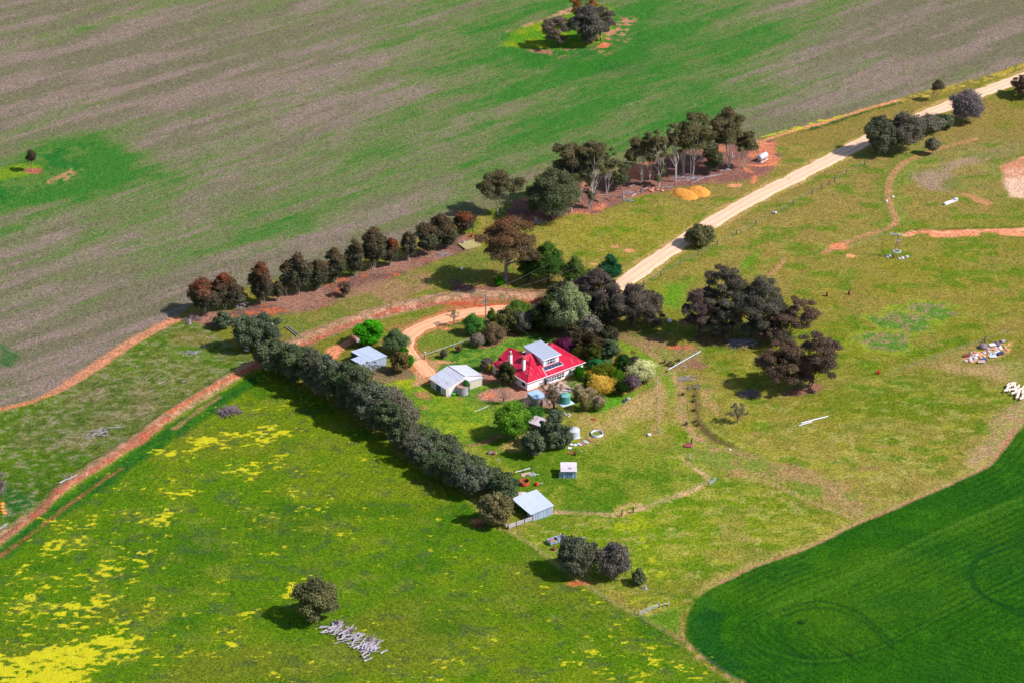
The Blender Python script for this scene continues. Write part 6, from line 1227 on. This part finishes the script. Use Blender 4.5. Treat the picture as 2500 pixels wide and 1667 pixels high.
log(*zG((1138, 384))[0], 1.2, .13, 0, 'short pale log in the grass of the tussocky paddock', 34, forks=0)
for i, (a_0, b_0) in enumerate(((955, 335), (985, 345), (1015, 360), (965, 360), (1000, 385), (1025, 370), (935, 438), (1030, 440), (1075, 425), (912, 370))):
    log(*zG((a_0, b_0))[0], 1.9, .05, math.radians(55)+.2*math.sin(i*3), 'thin white stick in the scatter across the tussocky paddock', 60+i, forks=0, group='scattered white sticks')
brush('dead_branches', *zA((435, 795))[0], 3.4, 2.4, 1.6, 24, 'white upright dead branches at the foot of the gum row', M_LOG, 1.2, .07, seed=11, spread=4)
brush('dead_branches', *zA((80, 890))[0], 3.4, 2.6, 1.3, 26, 'grey root heap at the lower-left corner of the gum row', M_LOGD, .6, .08, seed=12, spread=3)
brush('dead_branches', *zA((1880, 425))[0], 4.0, 2.4, .5, 30, 'fallen pale branches on the orange earth under the gum row', M_LOG, .5, .05, seed=13, spread=2.4)
# debris on the ground of the grove
for i, (a_0, b_0, L_, r_, an, lb) in enumerate(((640, 525, 3.0, .09, .6, 'fallen pole left of the two white-stemmed gums'), (1080, 395, 4.2, .1, .5, 'curved white branch below the dark-headed gum'), (1040, 440, 2.2, .09, .3, 'short white branch left of the sawdust heaps'), (600, 550, 2.2, .2, .9, 'thick grey log near the middle of the grove edge'),
        (250, 545, 5.6, .09, 0, 'long grey rail lying along the grove edge'), (90, 630, 2.4, .2, -1.0, 'thick dark log on the red earth'), (245, 605, 2.6, .14, -.9, 'thin dark log right of the thick dark log'), (770, 450, 2.6, .13, .8, 'grey branch beside the grey stump'),
        (1480, 350, 5.0, .08, .7, 'long white branch running down to the right sawdust heap'), (1600, 300, 6.5, .09, .5, 'bundle-like white branch above the right sawdust heap'), (1650, 290, 5.5, .08, .42, 'upper white branch above the right sawdust heap'), (1760, 270, 4.0, .07, .6, 'white branch toward the tallest gum'),
        (1860, 210, 3.4, .1, .2, 'pale log at the foot of the tallest gum'), (1380, 330, 3.4, .1, .8, 'white branch under the long-stemmed gum'), (1260, 345, 3.0, .09, .3, 'white branch left of the long-stemmed gum'), (1100, 430, 1.9, .08, .5, 'small white branch nearest the left sawdust heap'), (590, 415, 2.6, .08, .7, 'white stick under the two white-stemmed gums'), (1890, 200, 1.0, .25, 0, 'short thick white block at the foot of the tallest gum'))):
    log(*zM((a_0, b_0))[0], L_, r_, an, lb, 100+i, forks=3 if 'white branch' in lb or 'bundle' in lb else 1, mat=M_LOGD if 'dark' in lb else M_LOG, group='fallen wood in the grove')
for i, (p, w_, lb) in enumerate((((545, 625), 1.6, 'heap of bluish twigs on the grass below the grove'), ((1240, 310), 3.0, 'heap of white twigs left of the long-stemmed gum'), ((1400, 310), 2.6, 'heap of white twigs at the foot of the long-stemmed gum'), ((520, 515), 1.8, 'small heap of white twigs at the grove edge'))):
    brush('twig_heap', *zM(p)[0], w_*1.5, w_, .4, 30, lb, M_LOG, .3, .04, 'branch heap', seed=20+i, spread=3)
brush('twig_heap', *zB((480, 895))[0], 4.5, 2.0, .4, 36, 'white twigs below the dense silver-olive gum', M_LOG, .3, .05, 'branch heap', seed=30, spread=3); brush('twig_heap', *zB((640, 835))[0], 2.5, 1.6, .5, 30, 'pale heap right of the foot of the silver-olive gum', M_LOG, .3, .05, 'branch heap', seed=31, spread=3)
for a, hh, lb in ((zM((455, 580))[0], 1.7, 'grey hollow stump at the grove edge'), (zM((700, 505))[0], 1.4, 'dark stump between two white-stemmed gums'), (zB((463, 890))[0], 1.5, 'pale stump below the silver-olive gum'), (zB((717, 815))[0], 1.4, 'leaning grey stump right of the silver-olive gum'),
                  (zB((1870, 425))[0], 1.4, 'pale stump left of the tallest gum'), (z5((1665, 1325))[0], 1.0, 'forked silvery stump by the small olive bush'), (zN((93, 292))[0], 1.3, 'pale stump beside the concrete slab'), (zG((1170, 30))[0], 1.2, 'reddish stump at the corner of the gum row')):
    x, y = g(*a); a_ = MB(); a_.tube([(0, 0, -.1), (.05, 0, hh*.6), (.15, .05, hh)], [.38, .26, .2], 9); a_.tube([(0, 0, .3), (-.7, -.25, .05)], [.2, .08], 6); a_.tube([(0, 0, .3), (.7, -.3, .05)], [.2, .08], 6); a_.tube([(.05, 0, hh*.5), (-.35, .1, hh*1.05)], [.14, .06], 5)
    tag(a_.build('stump', M_LOGD if 'dark' in lb else M_LOG, loc=(x, y, H(x, y))), lb, 'stump')
def rock(u, v, r_, label, mat, seed=0, cat='stone', group=None, fl=.6, z=0):
    q = np.random.default_rng(seed); bm = bmesh.new(); bmesh.ops.create_icosphere(bm, subdivisions=2, radius=r_)
    for p in bm.verts:
        k = 1+.5*(float(vn(np.array(p.co.x/r_*1.6+seed), np.array(p.co.y/r_*1.6+p.co.z/r_*1.3), seed))-.5); p.co = Vector((p.co.x*k*1.15, p.co.y*k, p.co.z*k*fl))
    me = bpy.data.meshes.new('rock'); bm.to_mesh(me); bm.free(); me.materials.append(mat); o_ = bpy.data.objects.new('rock', me); COL.objects.link(o_); x, y = g(u, v); o_.location = (x, y, H(x, y)+r_*fl*.5+z); o_.rotation_euler = (0, 0, seed); tag(o_, label, cat, group); return o_
for i, p in enumerate(((830, 480), (860, 455), (925, 470), (990, 482), (815, 425), (905, 430), (850, 492))): rock(*zM(p)[0], .45, 'orange-red boulder in the scatter left of the sawdust heaps', M_BRICKR, i, group='orange boulders left of the sawdust heaps')
# two sawdust heaps
def heap(p0, p1, wd, hh, label, seed):
    A_, B_ = np.array(g(*p0)), np.array(g(*p1)); L_ = np.linalg.norm(B_-A_); an = math.atan2(*(B_-A_)[::-1]); nx_, ny_ = 44, 26; V = []
    for j in range(ny_+1):
        for i in range(nx_+1):
            sx, sy = -1+2*i/nx_, -1+2*j/ny_; r_ = (abs(sx)**2.6+abs(sy)**2.2)
            h_ = hh*max(0, 1-r_)**.8; kx = 1-.12*abs(sy)**2
            nz_ = float(vn(np.array(sx*5+seed), np.array(sy*4), seed))-.5; n2_ = float(vn(np.array(sx*14+seed), np.array(sy*10), seed+3))-.5
            V.append((sx*L_/2*kx*(1+.06*nz_), sy*wd/2*(1-.22*abs(sx)**3), h_*(1+.30*nz_+.14*n2_)-.05))
    F = [(j*(nx_+1)+i, j*(nx_+1)+i+1, (j+1)*(nx_+1)+i+1, (j+1)*(nx_+1)+i) for j in range(ny_) for i in range(nx_)]
    o_ = mesh_np('sawdust_heap', V, F, M_SAW, True); c_ = (A_+B_)/2; o_.location = (c_[0], c_[1], 0.02); o_.rotation_euler = (0, 0, an); tag(o_, label, 'sawdust heap', 'orange sawdust heaps'); return o_
heap(zM((1150, 475))[0], zM((1455, 600))[0], 5.6, 1.25, 'left one of the two bright orange sawdust heaps', 3)
heap(zM((1375, 440))[0], zM((1610, 560))[0], 5.8, 1.3, 'right one of the two bright orange sawdust heaps', 9)
# silver fuel tank by the grove
x, y = g(*zB((2092, 448))[0]); st = thing('silver_fuel_tank', 'long silver cylindrical tank on skids at the right end of the grove', 'tank', (x, y, 0), math.atan2(*np.subtract(g(*zB((2130, 425))[0]), g(*zB((2055, 465))[0]))[::-1]))
a_ = MB(); a_.lathe(0, 0, [(0, -1.95), (.7, -1.85), (.9, -1.6), (.92, 1.6), (.7, 1.85), (0, 1.95)], 28); q_ = a_.build('drum', M_ZINC, st, True, loc=(0, 0, 1.35)); q_.rotation_euler = (0, math.pi/2, 0)
for s_ in (-1, 1):
    a_ = MB(); a_.box(-1.9, 1.9, s_*.7-.07, s_*.7+.07, .02, .2); a_.build('skid', M_WPIPE, st)
    for sx in (-1.2, 1.2): a_ = MB(); a_.box(sx-.06, sx+.06, s_*.7-.06, s_*.7+.06, .2, .9); a_.build('leg', M_WPIPE, st)
# poles and pipes lying about
pole('pole_on_ground', zA((750, 937))[0], zA((835, 1003))[0], .16, 'left of two grey poles lying side by side', 'pole', M_TIMBER); pole('pole_on_ground', zA((775, 937))[0], zA((862, 1003))[0], .16, 'right of two grey poles lying side by side', 'pole', M_TIMBER)
pole('long_pipe', zF((158, 1376))[0], zF((262, 1346))[0], .13, 'left white pipe of the pair in the yellow-green pasture', 'pipe', M_WPIPE); pole('long_pipe', zF((175, 1362))[0], zF((380, 1309))[0], .17, 'long white pipe of the pair in the yellow-green pasture', 'pipe', M_WPIPE)
pole('overhead_pipe', zL((1470, 572))[0], zL((1885, 335))[0], .15, 'long grey pipe laid across the dry channel', 'pipe', M_ZINC, z=.7); pole('short_plank', zL((1650, 485))[0], zL((1700, 503))[0], .1, 'short pale plank below the long grey pipe', 'plank', M_WPIPE)
pole('short_plank', z4((203, 995))[0], z4((243, 1040))[0], .09, 'thin pale plank in the green paddock near the belt', 'plank', M_WPIPE); pole('short_plank', z5((1040, 838))[0], z5((1098, 828))[0], .16, 'grey plank right of the metal trailer', 'plank', M_TIMBER)
x, y = g(*zD((1318, 1178))[0]); tr = thing('cattle_trough', 'long white trough with a round end tank in the far pasture', 'trough', (x, y, 0), math.atan2(*np.subtract(g(*zD((1370, 1155))[0]), g(*zD((1262, 1192))[0]))[::-1]))
a_ = MB(); a_.box(-2.3, 1.9, -.42, -.32, 0, .55); a_.box(-2.3, 1.9, .32, .42, 0, .55); a_.box(-2.4, -2.3, -.42, .42, 0, .55); a_.box(-2.3, 1.9, -.32, .32, 0, .12); a_.build('trough_body', M_WPIPE, tr)
a_ = MB(); a_.lathe(2.3, 0, [(0, 0), (.55, 0), (.55, .75), (0, .8)], 20); a_.build('float_tank', M_WPIPE, tr)
# wind pump
x, y = g(*zW((510, 1150))[0]); wp = thing('wind_pump', 'rusty wind pump tower with a tail vane and no rotor blades', 'wind pump', (x, y, 0), 0)
for sx in (-1, 1):
    for sy in (-1, 1): a_ = MB(); a_.tube([(sx*.85, sy*.85, -.1), (sx*.08, sy*.08, 6.6)], .055, 5); a_.build('leg', M_RUST2, wp)
a_ = MB()
for z_ in (1.2, 2.4, 3.6, 4.8): 
    r_ = .85-.77*z_/6.6; c = [(-r_, -r_), (r_, -r_), (r_, r_), (-r_, r_)]
    for k in range(4): a_.tube([(*c[k], z_), (*c[(k+1) % 4], z_)], .03, 4); a_.tube([(*c[k], z_), (*[q*(.85-.77*(z_-1.1)/6.6)/r_ for q in c[(k+1) % 4]], z_-1.1)], .02, 4)
a_.build('braces', M_RUST2, wp)
a_ = MB(); a_.lathe(0, 0, [(.55, 5.0), (.62, 5.0), (.62, 5.12), (.55, 5.12), (.55, 5.0)], 8); a_.lathe(0, 0, [(.78, 1.7), (1.15, 1.7), (1.15, 1.85), (.78, 1.85), (.78, 1.7)], 14); a_.build('platform', M_ZINC, wp)
a_ = MB(); a_.box(-.2, .35, -.2, .2, 6.6, 7.0); a_.lathe(.3, 0, [(0, 6.6), (.3, 6.65), (.3, 6.95), (0, 7.05)], 14); hd = a_.build('gearbox', M_ZINC, wp)
a_ = MB(); a_.box(-.8, 0, -.03, .03, 6.75, 6.82); a_.add([(-.8, 0, 6.65), (-.8, .02, 7.05), (-2.2, .02, 7.5), (-2.3, 0, 6.95)], [(0, 1, 2, 3)]); a_.box(-2.3, -.8, -.015, .015, 6.75, 7.15); a_.build('tail_vane', M_ZINC, hd)
for i, (p, r_) in enumerate((((215, 1155), .5), ((255, 1130), .6), ((275, 1100), .45), ((600, 1205), .4), ((700, 1165), .4), ((705, 1195), .4), ((845, 1150), .5))): rock(*zW(p)[0], r_, 'pale block lying round the foot of the wind pump', M_STONE, i+40, 'block', 'pale blocks round the wind pump', .5)
# metal trailer body
x, y = g(*z5((815, 868))[0]); an = math.atan2(*np.subtract(g(*z5((915, 860))[0]), g(*z5((775, 905))[0]))[::-1]); sk = thing('metal_trailer', 'open galvanised trailer body with dividers and red rubble in its left end', 'trailer', (x, y, 0), an)
a_ = MB()
for (x0, x1, y0, y1) in ((-2.1, 2.1, -.85, -.78), (-2.1, 2.1, .78, .85), (2.03, 2.1, -.78, .78), (-2.1, -2.03, -.78, .78)): a_.box(x0, x1, y0, y1, .15, .95)
a_.box(-2.1, 2.1, -.8, .8, .15, .22); a_.build('tub', M_GALVW, sk)
a_ = MB(); a_.box(.1, .16, -.78, .78, .2, .85); a_.tube([(.2, -.7, .9), (2.0, .6, .9)], .05, 4); a_.tube([(.2, .2, .9), (2.0, .75, .9)], .05, 4); a_.build('dividers', M_DTIMB, sk)
a_ = MB()
for k in range(5): a_.box(-2.0+k*1.0-.04, -2.0+k*1.0+.04, -.9, -.86, .1, .98)
a_.build('ribs', M_DTIMB, sk)
bm = bmesh.new(); bmesh.ops.create_icosphere(bm, subdivisions=3, radius=1)
for p in bm.verts: k = 1+.35*(float(vn(np.array(p.co.x*3.), np.array(p.co.y*3.+p.co.z*2), 4))-.5); p.co = Vector((p.co.x*.85*k-1.05, p.co.y*.7*k, .45+p.co.z*.32*k))
me = bpy.data.meshes.new('red_rubble'); bm.to_mesh(me); bm.free(); me.materials.append(M_BRICK); q_ = bpy.data.objects.new('rubble_load', me); COL.objects.link(q_); q_.parent = sk
a_ = MB(); x, y = g(*z5((790, 945))[0]); a_.lathe(0, 0, [(0, 0), (.45, .0), (.5, .45), (.2, .6), (0, .6)], 12); tag(a_.build('rusty_bin', M_DRUM, loc=(x, y, 0)), 'rusty tub behind the metal trailer, by the fence', 'tub')
# red roller
x, y = g(*z4((765, 1372))[0]); rl = thing('land_roller', 'small red roller with a pale drawbar by the rusty ring', 'roller', (x, y, 0), .25)
a_ = MB(); a_.lathe(0, 0, [(0, -.45), (.36, -.45), (.36, .45), (0, .45)], 20); q_ = a_.build('roller_drum', plain('orange_red', A(214, 70, 40), .7, var=.2), rl, loc=(0, 0, .38)); q_.rotation_euler = (math.pi/2, 0, .3)
a_ = MB(); a_.tube([(-.5, 0, .38), (.5, 0, .38), (1.5, .15, .3)], .05, 5); a_.tube([(1.2, -.3, .3), (1.4, .5, .3)], .05, 5); a_.build('drawbar', M_STONE, rl)
brush('scrap_wood', *z4((715, 1232))[0], 1.6, 1.5, .5, 14, 'small tangle of white boards beside the grey slab', M_WPIPE, .9, .07, seed=41, spread=1)
rock(*z4((100, 915))[0], .7, 'grey boulder-like rusty bundle in the paddock by the belt', M_LOGD, 51); rock(*z4((150, 928))[0], .55, 'dark red rusty lump beside the grey boulder', M_DRUM, 52); rock(*z4((172, 918))[0], .35, 'small blue-grey lump beside the dark red one', M_CONC, 53)
# clothes hoist
x, y = g(*z3((2213, 1430))[0]); ct = thing('clothes_line', 'T-shaped clothes line post on the lawn', 'clothes line', (x, y, 0), math.atan2(*np.subtract(g(*z3((2320, 1305))[0]), g(*z3((2112, 1390))[0]))[::-1]))
a_ = MB(); a_.tube([(0, 0, -.1), (0, 0, 1.9)], .05, 6); a_.build('post', M_DTIMB, ct); a_ = MB(); a_.tube([(-2.2, 0, 1.9), (2.2, 0, 1.9)], .045, 5); a_.build('crossbar', M_ZINC, ct)
# power pole with wires
x, y = g(*z1((1068, 410))[0]); pp = thing('power_pole', 'tall power pole with crossarm and transformer beside the driveway', 'power pole', (x, y, 0), math.radians(-35))
PH = (z1((1068, 410))[0][1]-z1((1056, 192))[0][1])/scl(798)[0]/math.cos(scl(798)[1])
a_ = MB(); a_.tube([(0, 0, -.3), (0, 0, PH)], [.17, .12], 10); a_.build('pole', M_POLEG, pp)
a_ = MB(); a_.box(-1.25, 1.25, -.06, .06, PH-.55, PH-.42); a_.build('crossarm', M_TIMBER, pp)
for k in (-1.1, -.45, .45, 1.1): a_ = MB(); a_.lathe(k, 0, [(0, PH-.42), (.06, PH-.4), (.09, PH-.3), (.05, PH-.2), (0, PH-.18)], 8); a_.build('insulator', M_STONE, pp)
a_ = MB(); a_.lathe(-.35, -.1, [(0, PH-3.1), (.26, PH-3.05), (.28, PH-2.4), (.1, PH-2.3), (0, PH-2.3)], 12); a_.box(-.6, -.1, -.2, 0, PH-2.2, PH-2.0); a_.build('transformer', M_ZINC, pp)
def wire(name, a, b, sag, label):
    a = np.array(a); b = np.array(b); P_ = []
    for k in range(17): t_ = k/16; p = a*(1-t_)+b*t_-a; p[2] -= sag*4*t_*(1-t_); P_.append(tuple(p))
    m_ = MB(); m_.tube(P_, .012, 3, False); tag(m_.build(name, M_WIRE, loc=tuple(a)), label, 'wire', 'overhead wires')
far = g(1560, 640)
wire('power_line', (x-.7, y+.5, PH-.3), (far[0]-8, far[1]+2, 9), 1.0, 'upper overhead wire from the power pole towards the pines'); wire('power_line', (x+.7, y-.5, PH-.3), (far[0], far[1]-6, 9), 1.0, 'lower overhead wire from the power pole towards the pines')
e_ = g(*z2((1140, 330))[0]); wire('service_wire', (x+.1, y-.2, PH-1.2), (HO[0]+10.5*math.cos(HA)-9.5*math.sin(HA), HO[1]+10.5*math.sin(HA)+9.5*math.cos(HA), 6.6), .5, 'service wire from the power pole to the dormer')
# concrete slab, odds and ends
x, y = g(*zA((2078, 352))[0]); a_ = MB(); a_.box(-2.6, 2.6, -2.1, 2.1, 0, .45); tag(a_.build('concrete_slab', plain('mossy_concrete', A(172, 158, 104), .9, var=.15), loc=(x, y, 0), rz=math.radians(30)), 'low mossy concrete platform by the upper end of the gum row', 'platform')
x, y = g(*zN((155, 235))[0]); a_ = MB(); a_.lathe(0, 0, [(0, 0), (.35, 0), (.35, .7), (0, .7)], 12); tag(a_.build('red_drum', M_REDP, loc=(x, y, 0)), 'small red tub between two gums by the concrete platform', 'tub')
for a, lb in ((zN((243, 262))[0], 'thin dark post beside the concrete platform'), (zN((163, 215))[0], 'dark post behind the small red tub')):
    x, y = g(*a); a_ = MB(); a_.tube([(0, 0, -.1), (0, 0, 2.2)], .09, 6); tag(a_.build('yard_post', M_DTIMB, loc=(x, y, 0)), lb, 'post')
for a, r_, lb in ((zA((657, 920))[0], .45, 'white round tub beside the dark olive pair'), (zN((80, 470))[0], .45, 'white block in the shadow of the big spreading gum'), (zC((328, 725))[0], .7, 'blue-white barrel in the shade left of the grey-purple clump'), (zL((1228, 1368))[0], .5, 'flat pale stone in the green paddock'), (zD((878, 1133))[0], .4, 'pale stone right of the red path'), (zD((830, 1168))[0], .4, 'pale stone left of the red path'),
                  (zB((2180, 825))[0], .5, 'white block beside the roadside fence'), (z3((1395, 530))[0], .25, 'small white object at the loop edge by the rail'), (zA((480, 1105))[0], .6, 'blue-white tub under the dark olive pair'), (zI((545, 230))[0], .3, 'white stone at the end of the ditch')):
    rock(*a, r_, lb, M_WPIPE, int(a[0]) % 50, 'block', fl=.7)
x, y = g(*zI((305, 208))[0]); a_ = MB(); a_.slab([(-1.0, -.6, .22), (.8, -.7, .18), (1.0, .5, .42), (-.7, .6, .40)], .06); tag(a_.build('red_sheet', plain('dull_red_sheet', A(160, 66, 82), .7, var=.15), loc=(x, y, .05)), 'dull red sheet on the ground beside the dark post', 'metal sheet')
x, y = g(*zL((1025, 325))[0]); a_ = MB(); a_.hexa([(-.7, -.2, 0), (.7, -.2, 0), (.7, .2, 0), (-.7, .2, 0)], [(-.8, .1, .7), (.8, .1, .7), (.8, .2, .7), (-.8, .2, .7)]); tag(a_.build('timber_box', plain('ochre_board', A(186, 142, 82), .9), loc=(x, y, 0), rz=-.5), 'ochre timber box on the bank behind the garden', 'box')
for i, (p, lb) in enumerate((((912, 938), 'dark blue-grey tyre at the corner of the garden hedge'), ((965, 908), 'pale tyre at the corner of the garden hedge'))): rock(*zL(p)[0], .55, lb, M_CONC if i else plain('dark_rubber', A(56, 60, 84), .8), 70+i, 'tyre', fl=.5)
for i, (a_0, b_0) in enumerate(((575, 450), (600, 430), (660, 440), (680, 455), (655, 470), (620, 445))): rock(*zL((a_0-455, b_0+660))[0], .28, 'pale pot or stone under the tank stand', M_STONE, 80+i, 'stone', 'pale stones under the tank stand')
# stones along the channel bank
r3 = np.random.default_rng(3)
BS = spline(W(zA((2350, 700), (2100, 700), (1700, 770), (1350, 850))), 1.0)
for i in range(40):
    p = BS[int(r3.random()*(len(BS)-1))]+r3.normal(size=2)*1.3; o_ = rock(1250, 833, .08+.14*r3.random(), 'small pale stone on the crest of the channel bank, %s' % ('left part' if p[0] < -45 else 'above the driveway curve' if p[0] < -22 else 'near the power pole' if p[0] < -5 else 'right part'), M_STONE, 200+i, group='small stones on the channel bank'); o_.location = (p[0], p[1], H(*p)+.08)
# tussocks in and beside the ditch
def tuft(u, v, label, seed, hh=.9):
    q = np.random.default_rng(seed); n = 46; x, y = g(u, v); a_ = q.uniform(0, 6.28, n); R = q.random(n)*.55
    b0 = np.stack([R*.4*np.cos(a_), R*.4*np.sin(a_), 0*a_], 1); tp = np.stack([R*1.6*np.cos(a_), R*1.6*np.sin(a_), hh*(.6+.4*q.random(n))], 1); sd_ = np.stack([-np.sin(a_), np.cos(a_), 0*a_], 1)*.05
    V = np.stack([b0-sd_, b0+sd_, tp+sd_, tp-sd_], 1).reshape(-1, 3); c = np.array(A(128, 120, 84))*(.6+.7*q.random((4*n, 1)))
    o_ = mesh_np('tussock', V, np.arange(4*n).reshape(-1, 4), M_LEAF, False, c); o_.location = (x, y, H(x, y)); tag(o_, label, 'grass tuft', 'dark tussocks by the dry channel')
for i, (p, lb) in enumerate((((1465, 485), 'lower left dark tussock in the cluster left of the long grey pipe'), ((1490, 460), 'upper right dark tussock in the cluster left of the long grey pipe'), ((1415, 450), 'leftmost dark tussock in the cluster left of the long grey pipe'), ((1520, 490), 'rightmost dark tussock in the cluster left of the long grey pipe'),
                             ((1605, 425), 'dark tussock above the long grey pipe'), ((1660, 860), 'dark tussock on the pale wheel track'), ((1800, 870), 'upper dark tussock in the ditch'), ((1790, 945), 'second dark tussock in the ditch'), ((1800, 1060), 'third dark tussock in the ditch'), ((1700, 1235), 'dark tussock where the track bends'), ((1820, 1205), 'dark tussock at the ditch bend'), ((1840, 1245), 'lowest dark tussock of the ditch'))):
    tuft(*zL(p)[0], lb, 500+i)
brush('grey_branches', *zL((1720, 650))[0], 4.5, 1.8, .5, 36, 'grey fallen branch heap below the long grey pipe', M_LOG, .2, .05, 'branch heap', seed=60, spread=3)
brush('grey_branches', *zL((1790, 765))[0], 4.0, 1.6, .5, 30, 'dark fallen branch heap at the head of the ditch', M_LOGD, .3, .05, 'branch heap', seed=61, spread=3)
# rubble heap
RB = []
for i, (a_0, b_0, r_, m_, lb) in enumerate(((620, 400, 1.5, M_LOGD, 'brown bush-like scrap mound on the rubble heap'), (920, 330, 1.2, plain('dull_purple', A(110, 90, 110), .9, var=.3), 'purple-grey scrap mound on the rubble heap'), (1060, 270, .8, M_CONC, 'grey lump at the top of the rubble heap'))):
    rock(*zQ((a_0, b_0+40))[0], r_*.8, lb, m_, 300+i, 'scrap', 'rubble heap')
MT = [M_BRICKR, M_BRICKR, M_WPIPE, M_CONC, M_BRICKR, M_STONE]
for i in range(64):
    t_ = r3.random(); a_0 = 300+t_*850+r3.normal()*60; b_0 = 700-t_*290+r3.normal()*40; m_ = MT[int(r3.integers(0, 6))]
    lb = {M_BRICKR: 'pinkish lump of broken brick in the rubble heap', M_WPIPE: 'white chunk in the rubble heap', M_CONC: 'grey chunk in the rubble heap', M_STONE: 'pale stone in the rubble heap'}[m_]
    lb += ', ' + ('left end' if t_ < .25 else 'left of its middle' if t_ < .5 else 'right of its middle' if t_ < .75 else 'right end')
    rock(*zQ((a_0, b_0))[0], r3.uniform(.25, .6), lb, m_, 320+i, 'rubble', 'rubble heap', .5)
for a_0, b_0, an, m_, lb in ((630, 725, .3, plain('navy_sheet', A(60, 70, 130), .6), 'dark blue sheet in the front of the rubble heap'), (1010, 580, .5, M_PVC, 'blue-black sheet at the right of the rubble heap'), (840, 400, .2, M_WPIPE, 'white sheet on top of the rubble heap'), (840, 645, .1, M_ZINC, 'pale sheet in the middle of the rubble heap'), (590, 765, .05, M_CONCP, 'pale board along the front of the rubble heap'), (280, 630, .2, M_DRUM, 'dark red scrap at the left of the rubble heap')):
    x, y = g(*zQ((a_0, b_0))[0]); a_ = MB(); a_.slab([(-1, -.5, .35), (1, -.45, .3), (.9, .5, .6), (-.9, .5, .55)], .06); tag(a_.build('scrap_sheet', m_, loc=(x, y, H(x, y)), rz=an), lb, 'metal sheet', 'rubble heap')
# track-side details at the left edge
for i, (a_0, b_0) in enumerate(((15, 1140), (14, 1160), (18, 1180), (26, 1195))): rock(*zG((a_0, b_0))[0], .55, 'orange clod in the short row at the left edge', M_SAW, 400+i, 'earth clod', 'orange clods at the left edge', .5)
# ------------------------------------------------------------------ sheep
def sheep_mesh():
    P = [((-.42, 0, .62), (.25, .27)), ((-.15, 0, .64), (.29, .30)), ((.15, 0, .64), (.29, .29)), ((.40, 0, .66), (.23, .24)), ((.58, 0, .80), (.12, .13)), ((.70, 0, .90), (.105, .11)), ((.84, 0, .84), (.06, .065))]
    E = [(i, i+1) for i in range(6)]
    for (bx_, par, sy) in ((-.42, 0, 1), (-.42, 0, -1), (.38, 3, 1), (.38, 3, -1)):
        b = len(P); P += [((bx_, sy*.13, .42), (.09, .09)), ((bx_+(.03 if bx_ > 0 else -.05), sy*.14, .24), (.045, .045)), ((bx_+(.02 if bx_ > 0 else .0), sy*.14, .03), (.04, .04))]; E += [(par, b), (b, b+1), (b+1, b+2)]
    b = len(P); P += [((.70, .13, .93), (.03, .03)), ((.70, -.13, .93), (.03, .03)), ((-.66, 0, .60), (.05, .05))]; E += [(5, b), (5, b+1), (0, b+2)]
    me = bpy.data.meshes.new('sheep_skeleton'); me.from_pydata([p for p, r in P], E, []); o_ = bpy.data.objects.new('sheep_tmp', me); COL.objects.link(o_)
    o_.modifiers.new('s', 'SKIN'); sub = o_.modifiers.new('d', 'SUBSURF'); sub.levels = 1
    for i, (p, r) in enumerate(P): me.skin_vertices[0].data[i].radius = r
    me.skin_vertices[0].data[1].use_root = True
    dg = bpy.context.evaluated_depsgraph_get(); dg.update(); m2 = bpy.data.meshes.new_from_object(o_.evaluated_get(dg)); bpy.data.objects.remove(o_); m2.name = 'sheep'
    m2.materials.clear(); m2.materials.append(plain('fleece', A(250, 226, 206), .95, var=.10, nscale=5, bump=.05))
    for p in m2.polygons: p.use_smooth = True
    return m2
sm = sheep_mesh(); r5 = np.random.default_rng(5)
SP = [(1045, 545), (1075, 600), (1020, 655), (1165, 500), (1165, 545), (1240, 525), (1265, 590), (1365, 610), (1080, 700), (1165, 690), (1270, 675), (1370, 715), (1460, 690), (1530, 645), (975, 722), (1290, 770), (1210, 800), (1385, 790), (1510, 795), (1550, 740), (1365, 855), (1340, 915), (1510, 905), (1475, 965), (1565, 860)]
WH = ['at the top of the flock', 'in the upper part of the flock', 'in the middle of the flock', 'in the lower part of the flock']
srt = sorted(range(len(SP)), key=lambda i: SP[i][0])
for n_, i in enumerate(srt):
    u, v = zS((SP[i][0], SP[i][1]+38))[0]; x, y = g(u, v); o_ = bpy.data.objects.new('sheep', sm); COL.objects.link(o_); o_.location = (x, y, H(x, y)); k = r5.uniform(1.0, 1.15); o_.scale = (k, k*1.08, k)
    o_.rotation_euler = (0, 0, math.radians(55)+r5.normal()*.45); tag(o_, 'cream woolly sheep, %s from the left in the flock at the right edge' % ORD[n_], 'sheep', 'flock of sheep at the right edge')
# ------------------------------------------------------------------ grass tufts: uncountable, one object
